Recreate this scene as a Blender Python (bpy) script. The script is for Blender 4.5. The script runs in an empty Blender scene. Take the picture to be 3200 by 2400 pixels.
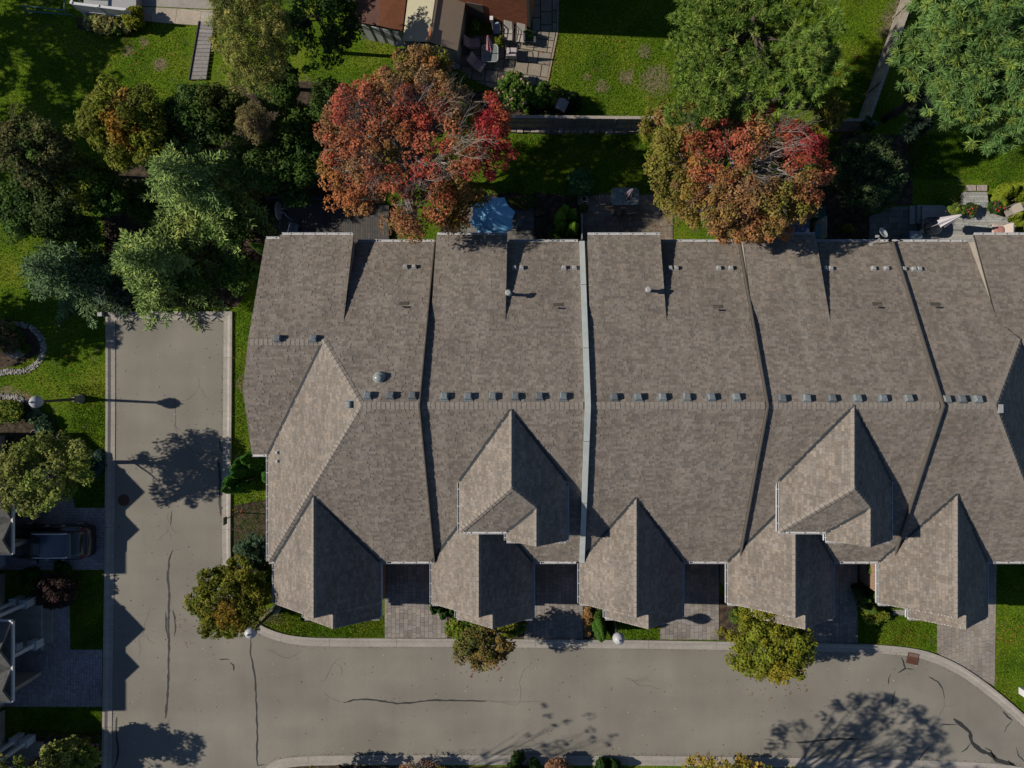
import bpy, bmesh, math, random
import numpy as np
from mathutils import Vector, Matrix
R = math.radians
C = bpy.context.scene.collection
# ------------------------------------------------------------------ camera, light, exposure
CAMH = 41.0; SC = 54.0; U0 = 1690.0; V0 = 1145.0      # drone height, photo pixels per metre on the ground, nadir point
SUN_EL = 35.0; SUN_SLIP = 0.05
cam = bpy.data.cameras.new('camera'); camo = bpy.data.objects.new('camera', cam); C.objects.link(camo)
camo.location = (0, 0, CAMH)
cam.sensor_width = 36; cam.lens = 36*SC*CAMH/3200.0
cam.shift_x = (1600-U0)/3200.0; cam.shift_y = (V0-1200)/3200.0
cam.clip_start = 0.5; cam.clip_end = 600
bpy.context.scene.camera = camo
wd = bpy.data.worlds.new("World"); bpy.context.scene.world = wd; wd.use_nodes = True
wn = wd.node_tree; wn.nodes.clear()
sky = wn.nodes.new('ShaderNodeTexSky'); sky.sky_type = 'NISHITA'; sky.sun_disc = False
sky.sun_elevation = R(SUN_EL); sky.sun_rotation = R(270+math.degrees(math.atan(SUN_SLIP)))
sky.air_density = 1.0; sky.dust_density = 0.2; sky.ozone_density = 3.0; sky.altitude = 1500
bg = wn.nodes.new('ShaderNodeBackground'); bg.inputs['Strength'].default_value = 0.068
wo = wn.nodes.new('ShaderNodeOutputWorld')
wn.links.new(sky.outputs[0], bg.inputs[0]); wn.links.new(bg.outputs[0], wo.inputs[0])
sl = bpy.data.lights.new('sun', 'SUN'); sl.energy = 5.0; sl.angle = R(0.7); sl.color = (1.0, 0.905, 0.78)
so = bpy.data.objects.new('sun', sl); C.objects.link(so)
so.rotation_euler = Vector((1, -SUN_SLIP, -math.tan(R(SUN_EL)))).to_track_quat('-Z', 'Y').to_euler()
so.location = (-60, 0, 45)
vs = bpy.context.scene.view_settings
vs.view_transform = 'Standard'; vs.look = 'None'; vs.gamma = 1.0; vs.use_curve_mapping = False
vs.exposure = 0.03
bpy.context.scene.cycles.max_bounces = 6; bpy.context.scene.cycles.diffuse_bounces = 1; bpy.context.scene.cycles.transparent_max_bounces = 16

# ------------------------------------------------------------------ helpers
def W(u, v, z=0.0):
    k = (CAMH-z)/CAMH/SC
    return ((u-U0)*k, (V0-v)*k, z)
def W2(u, v, z=0.0):
    return W(u, v, z)[:2]
def lin(r, g, b, k=1.0):
    f = lambda c: ((c/255.0)/12.92 if c/255.0 <= 0.04045 else (((c/255.0)+0.055)/1.055)**2.4)
    return (f(r)*k, f(g)*k, f(b)*k)
rng = random.Random(7)

def mk(name, rgb=(0.5, 0.5, 0.5), rough=0.8, var=0.0, scale=4.0, bump=0.0, bscale=None, attr=False,
       metal=0.0, spec=0.3, trans=0.0, alpha=1.0, rgb2=None, big=0.0, bigscale=0.3):
    m = bpy.data.materials.new(name); m.use_nodes = True
    nt = m.node_tree; N = nt.nodes; L = nt.links; N.clear()
    out = N.new('ShaderNodeOutputMaterial'); b = N.new('ShaderNodeBsdfPrincipled')
    b.inputs['Roughness'].default_value = rough; b.inputs['Metallic'].default_value = metal
    b.inputs['Specular IOR Level'].default_value = spec
    col = None
    if attr:
        a = N.new('ShaderNodeAttribute'); a.attribute_name = 'col'; col = a.outputs['Color']
    tc = N.new('ShaderNodeNewGeometry')
    if rgb2 is not None:
        n = N.new('ShaderNodeTexNoise'); n.inputs['Scale'].default_value = scale; n.inputs['Detail'].default_value = 6
        L.new(tc.outputs['Position'], n.inputs['Vector'])
        r = N.new('ShaderNodeValToRGB'); r.color_ramp.elements[0].position = 0.36; r.color_ramp.elements[1].position = 0.64
        r.color_ramp.elements[0].color = (*rgb, 1); r.color_ramp.elements[1].color = (*rgb2, 1)
        L.new(n.outputs['Fac'], r.inputs[0]); col = r.outputs[0]
    def mult(c, sc_, amt, det=5):
        n = N.new('ShaderNodeTexNoise'); n.inputs['Scale'].default_value = sc_; n.inputs['Detail'].default_value = det
        L.new(tc.outputs['Position'], n.inputs['Vector'])
        mr = N.new('ShaderNodeMapRange'); mr.inputs[1].default_value = 0.3; mr.inputs[2].default_value = 0.7
        mr.inputs[3].default_value = 1-amt; mr.inputs[4].default_value = 1+amt
        L.new(n.outputs['Fac'], mr.inputs[0])
        vm = N.new('ShaderNodeVectorMath'); vm.operation = 'SCALE'
        if c is None: vm.inputs[0].default_value = rgb
        else: L.new(c, vm.inputs[0])
        L.new(mr.outputs[0], vm.inputs['Scale'])
        return vm.outputs[0]
    if var: col = mult(col, scale, var)
    if big: col = mult(col, bigscale, big, 3)
    if col is None: b.inputs['Base Color'].default_value = (*rgb, 1)
    else: L.new(col, b.inputs['Base Color'])
    if bump:
        n = N.new('ShaderNodeTexNoise'); n.inputs['Scale'].default_value = bscale or scale*3; n.inputs['Detail'].default_value = 4
        L.new(tc.outputs['Position'], n.inputs['Vector'])
        bp = N.new('ShaderNodeBump'); bp.inputs['Strength'].default_value = 1.0; bp.inputs['Distance'].default_value = bump
        L.new(n.outputs['Fac'], bp.inputs['Height']); L.new(bp.outputs[0], b.inputs['Normal'])
    sh = b.outputs[0]
    if trans:
        t = N.new('ShaderNodeBsdfTranslucent'); mx = N.new('ShaderNodeMixShader'); mx.inputs[0].default_value = trans
        if col is None: t.inputs[0].default_value = (*rgb, 1)
        else: L.new(col, t.inputs[0])
        L.new(sh, mx.inputs[1]); L.new(t.outputs[0], mx.inputs[2]); sh = mx.outputs[0]
    if alpha < 1:
        t = N.new('ShaderNodeBsdfTransparent'); mx = N.new('ShaderNodeMixShader'); mx.inputs[0].default_value = alpha
        L.new(t.outputs[0], mx.inputs[1]); L.new(sh, mx.inputs[2]); sh = mx.outputs[0]
    L.new(sh, out.inputs[0])
    return m

WM = {}
def inv(p): return WM[p.name].inverted() if p.name in WM else Matrix.Identity(4)
def tag(o, label=None, cat=None, group=None, kind=None):
    if label: o['label'] = label
    if cat: o['category'] = cat
    if group: o['group'] = group
    if kind: o['kind'] = kind
    return o
def attach(o, parent, local=False):
    """parent keeps the world placement of o unless local"""
    o.parent = parent
    if not local and parent.name in WM:
        o.matrix_parent_inverse = WM[parent.name].inverted()
    return o
def thing(name, label, cat, loc=(0, 0, 0), rotz=0.0, group=None):
    o = bpy.data.objects.new(name, None); C.objects.link(o)
    o.empty_display_size = 0.2
    o.location = loc; o.rotation_euler = (0, 0, rotz)
    WM[o.name] = Matrix.Translation(Vector(loc)) @ Matrix.Rotation(rotz, 4, 'Z')
    return tag(o, label, cat, group)
def dup(root, loc, rotz=0.0, label=None, group=None, scale=None):
    r = root.copy(); C.objects.link(r); r.location = loc; r.rotation_euler = (0, 0, rotz)
    if scale: r.scale = (scale,)*3
    if label: r['label'] = label
    if group: r['group'] = group
    def rec(src, dst):
        for ch in list(src.children):
            c = ch.copy(); C.objects.link(c); c.parent = dst
            rec(ch, c)
    rec(root, r)
    return r

class MB:
    def __init__(s): s.v = []; s.f = []; s.c = []
    def face(s, pts, col=(1, 1, 1)):
        i = len(s.v); s.v += [tuple(p) for p in pts]; s.f.append(tuple(range(i, i+len(pts)))); s.c.append(col)
    def solid(s, vs_, fs, col=(1, 1, 1)):
        i = len(s.v); s.v += [tuple(p) for p in vs_]
        for f in fs: s.f.append(tuple(i+k for k in f)); s.c.append(col)
        return s
    def box(s, x0, x1, y0, y1, z0, z1, col=(1, 1, 1)):
        return s.solid([(x0, y0, z0), (x1, y0, z0), (x1, y1, z0), (x0, y1, z0), (x0, y0, z1), (x1, y0, z1), (x1, y1, z1), (x0, y1, z1)],
                [(0, 3, 2, 1), (4, 5, 6, 7), (0, 1, 5, 4), (1, 2, 6, 5), (2, 3, 7, 6), (3, 0, 4, 7)], col)
    def bar(s, p0, p1, w, h, col=(1, 1, 1), up=(0, 0, 1)):
        p0 = Vector(p0); p1 = Vector(p1); d = (p1-p0).normalized(); up = Vector(up)
        if abs(d.dot(up)) > 0.98: up = Vector((1, 0, 0))
        a = d.cross(up).normalized()*w/2; b = a.cross(d).normalized()*h/2
        return s.solid([p0-a-b, p0+a-b, p0+a+b, p0-a+b, p1-a-b, p1+a-b, p1+a+b, p1-a+b],
                [(0, 1, 2, 3), (7, 6, 5, 4), (0, 4, 5, 1), (1, 5, 6, 2), (2, 6, 7, 3), (3, 7, 4, 0)], col)
    def cyl(s, p0, p1, r0, r1=None, n=8, col=(1, 1, 1)):
        if r1 is None: r1 = r0
        p0 = Vector(p0); p1 = Vector(p1); d = (p1-p0).normalized()
        up = Vector((0, 0, 1)) if abs(d.z) < 0.9 else Vector((1, 0, 0))
        a = d.cross(up).normalized(); b = d.cross(a).normalized()
        vs_ = []
        for p, r in ((p0, r0), (p1, r1)):
            for k in range(n):
                t = 2*math.pi*k/n; vs_.append(p+a*math.cos(t)*r+b*math.sin(t)*r)
        fs = [(k, (k+1) % n, n+(k+1) % n, n+k) for k in range(n)]
        fs.append(tuple(range(n-1, -1, -1))); fs.append(tuple(range(n, 2*n)))
        return s.solid(vs_, fs, col)
    def tube(s, pts, r, n=6, col=(1, 1, 1)):
        for a, b in zip(pts[:-1], pts[1:]):
            if (Vector(a)-Vector(b)).length > 1e-4: s.cyl(a, b, r, r, n, col)
        return s
    def lathe(s, prof, n=16, c=(0, 0, 0), col=(1, 1, 1), sx=1.0, sy=1.0):
        vs_ = []
        for r, z in prof:
            for k in range(n):
                t = 2*math.pi*k/n; vs_.append((c[0]+r*math.cos(t)*sx, c[1]+r*math.sin(t)*sy, c[2]+z))
        fs = []
        for j in range(len(prof)-1):
            for k in range(n):
                fs.append((j*n+k, j*n+(k+1) % n, (j+1)*n+(k+1) % n, (j+1)*n+k))
        fs.append(tuple(range(n-1, -1, -1))); m_ = (len(prof)-1)*n; fs.append(tuple(range(m_, m_+n)))
        return s.solid(vs_, fs, col)
    def prism(s, pts, z0, z1, col=(1, 1, 1)):
        """pts: xy list (any simple polygon, ccw)"""
        n = len(pts)
        if sum(pts[i][0]*pts[(i+1) % n][1]-pts[(i+1) % n][0]*pts[i][1] for i in range(n)) < 0: pts = pts[::-1]
        vs_ = [(p[0], p[1], z0) for p in pts]+[(p[0], p[1], z1) for p in pts]
        fs = [tuple(range(n-1, -1, -1)), tuple(range(n, 2*n))]+[(k, (k+1) % n, n+(k+1) % n, n+k) for k in range(n)]
        return s.solid(vs_, fs, col)
    def slab(s, pts3, th, col=(1, 1, 1)):
        """planar 3d polygon thickened straight down"""
        n = len(pts3)
        if sum(pts3[i][0]*pts3[(i+1) % n][1]-pts3[(i+1) % n][0]*pts3[i][1] for i in range(n)) < 0: pts3 = pts3[::-1]
        vs_ = [(p[0], p[1], p[2]-th) for p in pts3]+[tuple(p) for p in pts3]
        fs = [tuple(range(n-1, -1, -1)), tuple(range(n, 2*n))]+[(k, (k+1) % n, n+(k+1) % n, n+k) for k in range(n)]
        return s.solid(vs_, fs, col)
    def mesh(s, name, mat, smooth=False, usecol=False):
        me = bpy.data.meshes.new(name); me.from_pydata(s.v, [], s.f)
        if usecol:
            at = me.attributes.new('col', 'FLOAT_COLOR', 'FACE')
            arr = np.ones((len(s.f), 4), np.float32); arr[:, :3] = np.array(s.c, np.float32)
            at.data.foreach_set('color', arr.ravel())
        if mat: me.materials.append(mat)
        if smooth:
            for p in me.polygons: p.use_smooth = True
        return me
    def build(s, name, mat, parent=None, smooth=False, usecol=False, local=False, bevel=0.0, **kw):
        me = s.mesh(name, mat, smooth, usecol)
        o = bpy.data.objects.new(name, me); C.objects.link(o)
        if parent is not None: attach(o, parent, local)
        if bevel:
            md = o.modifiers.new('bevel', 'BEVEL'); md.width = bevel; md.segments = 2; md.limit_method = 'ANGLE'
        return tag(o, **kw)

def np_mesh(name, verts, faces, mat, fcol=None, smooth=False):
    me = bpy.data.meshes.new(name); nv = len(verts); nf, k = faces.shape
    me.vertices.add(nv); me.vertices.foreach_set('co', np.ascontiguousarray(verts, np.float32).ravel())
    me.loops.add(nf*k); me.loops.foreach_set('vertex_index', np.ascontiguousarray(faces, np.int32).ravel())
    me.polygons.add(nf); me.polygons.foreach_set('loop_start', np.arange(0, nf*k, k, dtype=np.int32))
    try: me.polygons.foreach_set('loop_total', np.full(nf, k, np.int32))
    except Exception: pass
    if fcol is not None:
        at = me.attributes.new('col', 'FLOAT_COLOR', 'FACE')
        arr = np.ones((nf, 4), np.float32); arr[:, :3] = fcol
        at.data.foreach_set('color', arr.ravel())
    me.materials.append(mat); me.update(calc_edges=True); me.validate()
    return me
def np_obj(name, verts, faces, mat, parent=None, fcol=None, **kw):
    o = bpy.data.objects.new(name, np_mesh(name, verts, faces, mat, fcol)); C.objects.link(o)
    if parent is not None: attach(o, parent)
    return tag(o, **kw)

# ---- convex clipping and laid pieces (shingles, pavers, slabs, boards)
def clip_convex(sub, clip):
    out = sub; n = len(clip)
    for i in range(n):
        ax, ay = clip[i]; bx, by = clip[(i+1) % n]; ex, ey = bx-ax, by-ay
        inp = out; out = []
        if not inp: return []
        for j in range(len(inp)):
            p = inp[j]; q = inp[(j+1) % len(inp)]
            dp = ex*(p[1]-ay)-ey*(p[0]-ax); dq = ex*(q[1]-ay)-ey*(q[0]-ax)
            if dp >= -1e-7: out.append(p)
            if (dp >= -1e-7) != (dq >= -1e-7):
                t = dp/(dp-dq); out.append((p[0]+(q[0]-p[0])*t, p[1]+(q[1]-p[1])*t))
    return out
class Layer:
    """lays pieces in rows over planar convex polygons; whole ones can become objects of their own"""
    def __init__(s, key, rowh, lens, gap, th0, th1, pal, minlen=0.06, jog=True):
        s.key = key; s.rowh = rowh; s.lens = lens; s.gap = gap; s.th0 = th0; s.th1 = th1; s.pal = pal
        s.mb = MB(); s.whole = []; s.minlen = minlen; s.jog = jog
    def thick(s, col):
        return s.th1*(2.0 if int(col[0]*99991) % 5 < 2 else .65) if s.th1 > s.th0 else s.th1
    def lay(s, poly, rowdir=None, keep=True, keeptest=None):
        P = [Vector(p) for p in poly]
        n = Vector((0, 0, 0))
        for i in range(len(P)): n += (P[i]-P[0]).cross(P[(i+1) % len(P)]-P[0])
        n.normalize()
        if n.z < 0: n = -n
        if rowdir is not None:
            a = Vector(rowdir).normalized()
        else:
            a = Vector((0, 0, 1)).cross(n); a.normalize()
        d = a.cross(n); d.normalize()
        if d.z > 1e-6: d = -d; a = -a
        O = P[0] - a*P[0].dot(a) - d*P[0].dot(d)
        q = [((p-O).dot(a), (p-O).dot(d)) for p in P]
        ar = sum(q[i][0]*q[(i+1) % len(q)][1]-q[(i+1) % len(q)][0]*q[i][1] for i in range(len(q)))
        if ar < 0: q = q[::-1]
        flip = (a.cross(d)).dot(n) < 0
        t0 = min(p[1] for p in q); t1 = max(p[1] for p in q); s0 = min(p[0] for p in q); s1 = max(p[0] for p in q)
        r = math.floor(t0/s.rowh)
        while r*s.rowh < t1:
            rr = random.Random(int(r)*7919+s.key)
            x = -60.0 - rr.random()*0.4
            ya = r*s.rowh; yb = ya+s.rowh-s.gap
            while x < s1:
                L_ = rr.choice(s.lens); tone = rr.random(); x2 = x+L_
                if x2 > s0:
                    rect = [(x, ya), (x2-s.gap, ya), (x2-s.gap, yb), (x, yb)]
                    inside = True
                    for i in range(len(q)):
                        ax, ay = q[i]; bx, by = q[(i+1) % len(q)]
                        ex, ey = bx-ax, by-ay
                        for p in rect:
                            if ex*(p[1]-ay)-ey*(p[0]-ax) < 0: inside = False; break
                        if not inside: break
                    ti = int(tone*len(s.pal))
                    if inside and keep and (keeptest is None or keeptest(O+a*x+d*ya)):
                        s.whole.append((O+a*x+d*ya, a, d, n, L_, ti))
                    else:
                        pc = rect if inside else clip_convex(rect, q)
                        if len(pc) >= 3:
                            A = sum(pc[i][0]*pc[(i+1) % len(pc)][1]-pc[(i+1) % len(pc)][0]*pc[i][1] for i in range(len(pc)))/2
                            if abs(A) > 0.0004: s.emit(pc, O, a, d, n, ya, yb, s.pal[ti], flip)
                x = x2
            r += 1
    def emit(s, pc, O, a, d, n, ya, yb, col, flip):
        top = []; bot = []; th1 = s.thick(col)
        for p in pc:
            k = (p[1]-ya)/(yb-ya); h = s.th0+(th1-s.th0)*k
            w = O+a*p[0]+d*p[1]
            top.append(w+n*h); bot.append(w-n*0.004)
        m = len(pc); ccw = sum(pc[i][0]*pc[(i+1) % m][1]-pc[(i+1) % m][0]*pc[i][1] for i in range(m)) > 0
        if ccw == flip: top.reverse(); bot.reverse()
        i0 = len(s.mb.v); s.mb.v += [tuple(t) for t in top]+[tuple(t) for t in bot]
        s.mb.f.append(tuple(i0+k for k in range(m))); s.mb.c.append(col)
        for k in range(m):
            k2 = (k+1) % m
            s.mb.f.append((i0+m+k, i0+m+k2, i0+k2, i0+k)); s.mb.c.append(col)
    def finish(s, name, stuffname, mat, parent, limit=300, order=None):
        W_ = s.whole
        if order: W_ = sorted(W_, key=order)
        cache = {}
        for i, (o_, a, d, n, L_, ti) in enumerate(W_):
            if i < limit:
                k = (round(L_, 3), ti)
                if k not in cache:
                    m_ = MB(); w = L_-s.gap; h = s.rowh-s.gap; th1 = s.thick(s.pal[ti])
                    m_.solid([(0, 0, -0.004), (w, 0, -0.004), (w, h, -0.004), (0, h, -0.004), (0, 0, s.th0), (w, 0, s.th0), (w, h, th1), (0, h, th1)],
                             [(4, 5, 6, 7), (0, 1, 5, 4), (1, 2, 6, 5), (2, 3, 7, 6), (3, 0, 4, 7)], s.pal[ti])
                    cache[k] = m_.mesh(name, mat, usecol=True)
                ob = bpy.data.objects.new(name, cache[k]); C.objects.link(ob)
                M = Matrix(((a.x, d.x, n.x, o_.x), (a.y, d.y, n.y, o_.y), (a.z, d.z, n.z, o_.z), (0, 0, 0, 1)))
                if (a.cross(d)).dot(n) < 0:
                    M = Matrix(((-a.x, d.x, n.x, o_.x+a.x*(L_-s.gap)), (-a.y, d.y, n.y, o_.y+a.y*(L_-s.gap)), (-a.z, d.z, n.z, o_.z+a.z*(L_-s.gap)), (0, 0, 0, 1)))
                ob.matrix_local = M
                ob.parent = parent
                if parent.name in WM: ob.matrix_parent_inverse = inv(parent)
            else:
                w = L_-s.gap; h = s.rowh-s.gap
                s.emit([(0, 0), (w, 0), (w, h), (0, h)], o_, a, d, n, 0, h, s.pal[ti], (a.cross(d)).dot(n) < 0)
        if s.mb.f:
            s.mb.build(stuffname, mat, parent, usecol=True, kind='stuff')
def streaked(m, amt, sx, sy, seed=0.0):
    """long soft weather streaks over an existing base colour"""
    nt = m.node_tree; N = nt.nodes; L = nt.links; b = [n for n in N if n.type == 'BSDF_PRINCIPLED'][0]
    src = b.inputs['Base Color'].links[0].from_socket; g = N.new('ShaderNodeNewGeometry'); mp = N.new('ShaderNodeMapping'); mp.inputs['Scale'].default_value = (sx, sy, .3); mp.inputs['Location'].default_value = (seed, seed*2, 0)
    L.new(g.outputs['Position'], mp.inputs[0]); n = N.new('ShaderNodeTexNoise'); n.inputs['Scale'].default_value = 1.0; n.inputs['Detail'].default_value = 5; L.new(mp.outputs[0], n.inputs['Vector'])
    mr = N.new('ShaderNodeMapRange'); mr.inputs[1].default_value = .33; mr.inputs[2].default_value = .67; mr.inputs[3].default_value = 1-amt; mr.inputs[4].default_value = 1+amt; L.new(n.outputs['Fac'], mr.inputs[0])
    vm = N.new('ShaderNodeVectorMath'); vm.operation = 'SCALE'; L.new(src, vm.inputs[0]); L.new(mr.outputs[0], vm.inputs['Scale']); L.new(vm.outputs[0], b.inputs['Base Color'])
def tones(base, lo, hi, n=8, warm=0.04):
    rr = random.Random(3); out = []
    for i in range(n):
        k = lo+(hi-lo)*i/(n-1); w = 1+rr.uniform(-warm, warm)
        out.append((base[0]*k*w, base[1]*k, base[2]*k/w))
    rr.shuffle(out)
    return out
# ------------------------------------------------------------------ materials
M = {}
M['shingle'] = mk('shingle', rough=0.9, attr=True, var=0.13, scale=9, big=0.08, bigscale=0.5, spec=0.2)
M['deckboard'] = mk('roof_underlay', (0.035, 0.032, 0.03), 0.95)
M['ridge'] = mk('ridge_shingle', (0.225, 0.20, 0.175), 0.9, var=0.18, scale=8, spec=0.2)
M['flash'] = mk('dark_flashing', (0.035, 0.04, 0.045), 0.6)
M['flash2'] = mk('brown_flashing', (0.10, 0.09, 0.08), 0.6)
M['white'] = mk('white_metal', (0.55, 0.56, 0.58), 0.4, var=0.06, scale=3)
M['whiteband'] = mk('pale_coping', (0.42, 0.46, 0.45), 0.5, var=0.08, scale=2)
M['siding'] = mk('beige_siding', (0.30, 0.275, 0.24), 0.8, var=0.08, scale=3, bump=0.01)
M['brick'] = mk('brick_wall', (0.26, 0.17, 0.12), 0.9, var=0.25, scale=9, bump=0.01)
M['glass'] = mk('window_glass', (0.02, 0.03, 0.035), 0.08, spec=0.6)
M['vent'] = mk('grey_vent_plastic', (0.16, 0.185, 0.20), 0.45, var=0.1, scale=20)
M['ventpale'] = mk('pale_vent_cap', (0.31, 0.32, 0.32), 0.5, var=0.1, scale=20)
M['darkmetal'] = mk('dark_metal', (0.03, 0.03, 0.032), 0.45)
M['lead'] = mk('dark_lead_plate', (0.075, 0.068, 0.058), 0.7)
M['asphalt'] = mk('asphalt', (0.206, 0.194, 0.166), 0.95, var=0.10, scale=26, bump=0.004, bscale=60, big=0.13, bigscale=0.3, spec=0.2)
M['tar'] = mk('tar_seal', (0.035, 0.036, 0.036), 0.6, var=0.15, scale=5)
M['concrete'] = mk('concrete', (0.305, 0.285, 0.255), 0.9, var=0.10, scale=6, bump=0.004, bscale=40, big=0.08, bigscale=0.5)
M['paver'] = mk('paver', rough=0.9, attr=True, var=0.14, scale=11, big=0.18, bigscale=0.6, spec=0.2)
M['joint'] = mk('joint_sand', (0.08, 0.07, 0.058), 0.95)
M['soil'] = mk('mulch_soil', (0.035, 0.026, 0.018), 0.98, rgb2=(0.075, 0.055, 0.038), scale=3.5, var=0.3, bump=0.03, bscale=14)
M['leaf'] = mk('leaf', rough=0.65, attr=True, trans=0.30, spec=0.10)
M['needle'] = mk('needle', rough=0.7, attr=True, trans=0.15, spec=0.08)
M['flower'] = mk('flower_petal', rough=0.6, attr=True, trans=0.2)
M['grass'] = mk('grass_blades', rough=0.7, attr=True, trans=0.25, spec=0.04)
M['bark'] = mk('bark', (0.075, 0.06, 0.048), 0.95, var=0.3, scale=12, bump=0.02)
M['barkpale'] = mk('pale_bark', (0.26, 0.235, 0.22), 0.9, var=0.2, scale=12, bump=0.01)
M['wood'] = mk('weathered_wood', rough=0.85, attr=True, var=0.18, scale=7, bump=0.004, bscale=50)
M['stone'] = mk('stone', rough=0.9, attr=True, var=0.22, scale=7, bump=0.02, bscale=12)
M['plain'] = mk('painted', rough=0.55, attr=True, var=0.05, scale=6)
M['fabric'] = mk('fabric', rough=0.9, attr=True, var=0.07, scale=10)
M['tableglass'] = mk('table_glass', (0.30, 0.36, 0.36), 0.08, spec=0.6, alpha=0.45)
M['darkglass'] = mk('dark_table_glass', (0.03, 0.035, 0.04), 0.12, spec=0.5, alpha=0.92)
M['globe'] = mk('lamp_globe', (0.40, 0.41, 0.42), 0.35, var=0.08, scale=6)
M['carpaint'] = mk('black_car_paint', (0.012, 0.013, 0.018), 0.14, spec=0.9)
M['redlens'] = mk('red_lens', (0.16, 0.008, 0.012), 0.2, spec=0.6)
M['rust'] = mk('rusty_iron', (0.115, 0.052, 0.034), 0.8, var=0.25, scale=18)
M['redroof'] = mk('red_roof', rough=0.9, attr=True, var=0.15, scale=8, big=0.12, bigscale=0.8)

streaked(M['shingle'], .10, 1.8, .13); streaked(M['shingle'], .06, .5, 3.0, 7)
streaked(M['asphalt'], .04, .05, .7, 3); streaked(M['asphalt'], .03, 1.3, .06, 9); streaked(M['asphalt'], .10, 30, 30, 5); streaked(M['concrete'], .07, .4, 2.5, 2)
def ground_material():
    m = bpy.data.materials.new('lawn'); m.use_nodes = True
    nt = m.node_tree; N = nt.nodes; L = nt.links; N.clear()
    out = N.new('ShaderNodeOutputMaterial'); b = N.new('ShaderNodeBsdfPrincipled'); b.inputs['Roughness'].default_value = 0.95
    b.inputs['Specular IOR Level'].default_value = 0.03
    g = N.new('ShaderNodeNewGeometry')
    def noise(s, d=5):
        n = N.new('ShaderNodeTexNoise'); n.inputs['Scale'].default_value = s; n.inputs['Detail'].default_value = d
        L.new(g.outputs['Position'], n.inputs['Vector']); return n.outputs['Fac']
    def ramp(f, stops):
        r = N.new('ShaderNodeValToRGB'); e = r.color_ramp.elements
        e[0].position = stops[0][0]; e[0].color = (*stops[0][1], 1); e[1].position = stops[-1][0]; e[1].color = (*stops[-1][1], 1)
        for p, c in stops[1:-1]:
            x = e.new(p); x.color = (*c, 1)
        L.new(f, r.inputs[0]); return r.outputs[0]
    def mix(f, a, c, mode='MIX'):
        x = N.new('ShaderNodeMix'); x.data_type = 'RGBA'; x.blend_type = mode
        if isinstance(f, float): x.inputs[0].default_value = f
        else: L.new(f, x.inputs[0])
        L.new(a, x.inputs[6]); L.new(c, x.inputs[7]); return x.outputs[2]
    base = ramp(noise(0.45, 4), [(0.3, (0.050, 0.100, 0.008)), (0.5, (0.084, 0.142, 0.010)), (0.72, (0.135, 0.165, 0.018))])
    fine = ramp(noise(9, 6), [(0.32, (0.45, 0.5, 0.5)), (0.5, (1, 1, 1)), (0.7, (1.5, 1.4, 1.3))])
    c = mix(1.0, base, fine, 'MULTIPLY')
    dry = ramp(noise(1.3, 6), [(0.60, (0, 0, 0)), (0.70, (1, 1, 1))])
    dc = ramp(noise(6, 4), [(0.3, (0.085, 0.085, 0.035)), (0.7, (0.14, 0.12, 0.06))])
    sc_ = N.new('ShaderNodeMath'); sc_.operation = 'MULTIPLY'; sc_.inputs[1].default_value = 0.6; L.new(dry, sc_.inputs[0])
    c = mix(sc_.outputs[0], c, dc)
    # worn bare patches that the photograph shows
    tan = ramp(noise(7, 5), [(0.3, (0.15, 0.115, 0.08)), (0.7, (0.24, 0.185, 0.13))])
    for (u, v, r) in ((2050, 250, 1.0), (1958, 240, .55), (1880, 272, .45), (2015, 160, .45), (1835, 240, .3), (2790, 60, 0.8), (2825, 10, 0.9),
                      (2770, 100, .5), (400, 160, .35), (500, 200, .45), (450, 130, .3), (760, 1650, 1.0), (770, 1200, .6), (745, 1450, .5), (840, 1930, .6), (2260, 1930, .5), (20, 1235, .6), (60, 1242, .5), (90, 1250, .45), (860, 1925, .5), (960, 300, 1.1), (980, 340, 1.0)):
        x, y, _ = W(u, v)
        vm = N.new('ShaderNodeVectorMath'); vm.operation = 'DISTANCE'; L.new(g.outputs['Position'], vm.inputs[0]); vm.inputs[1].default_value = (x, y, 0)
        ad = N.new('ShaderNodeMath'); ad.operation = 'MULTIPLY_ADD'; L.new(noise(3.0, 5), ad.inputs[0]); ad.inputs[1].default_value = -1.6*r; ad.inputs[2].default_value = 0.8*r
        s2 = N.new('ShaderNodeMath'); s2.operation = 'ADD'; L.new(vm.outputs['Value'], s2.inputs[0]); L.new(ad.outputs[0], s2.inputs[1])
        mr = N.new('ShaderNodeMapRange'); mr.inputs[1].default_value = r*1.05; mr.inputs[2].default_value = r*0.55; mr.inputs[3].default_value = 0; mr.inputs[4].default_value = 0.8
        L.new(s2.outputs[0], mr.inputs[0])
        c = mix(mr.outputs[0], c, tan)
    L.new(c, b.inputs['Base Color'])
    bp = N.new('ShaderNodeBump'); bp.inputs['Distance'].default_value = 0.05; L.new(noise(14, 5), bp.inputs['Height']); L.new(bp.outputs[0], b.inputs['Normal'])
    L.new(b.outputs[0], out.inputs[0])
    return m
M['lawn'] = ground_material()

# ------------------------------------------------------------------ ground, road, kerbs
mb = MB(); mb.face([(-160, -160, 0), (160, -160, 0), (160, 160, 0), (-160, 160, 0)])
ground = mb.build('ground', M['lawn'], kind='structure')

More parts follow.
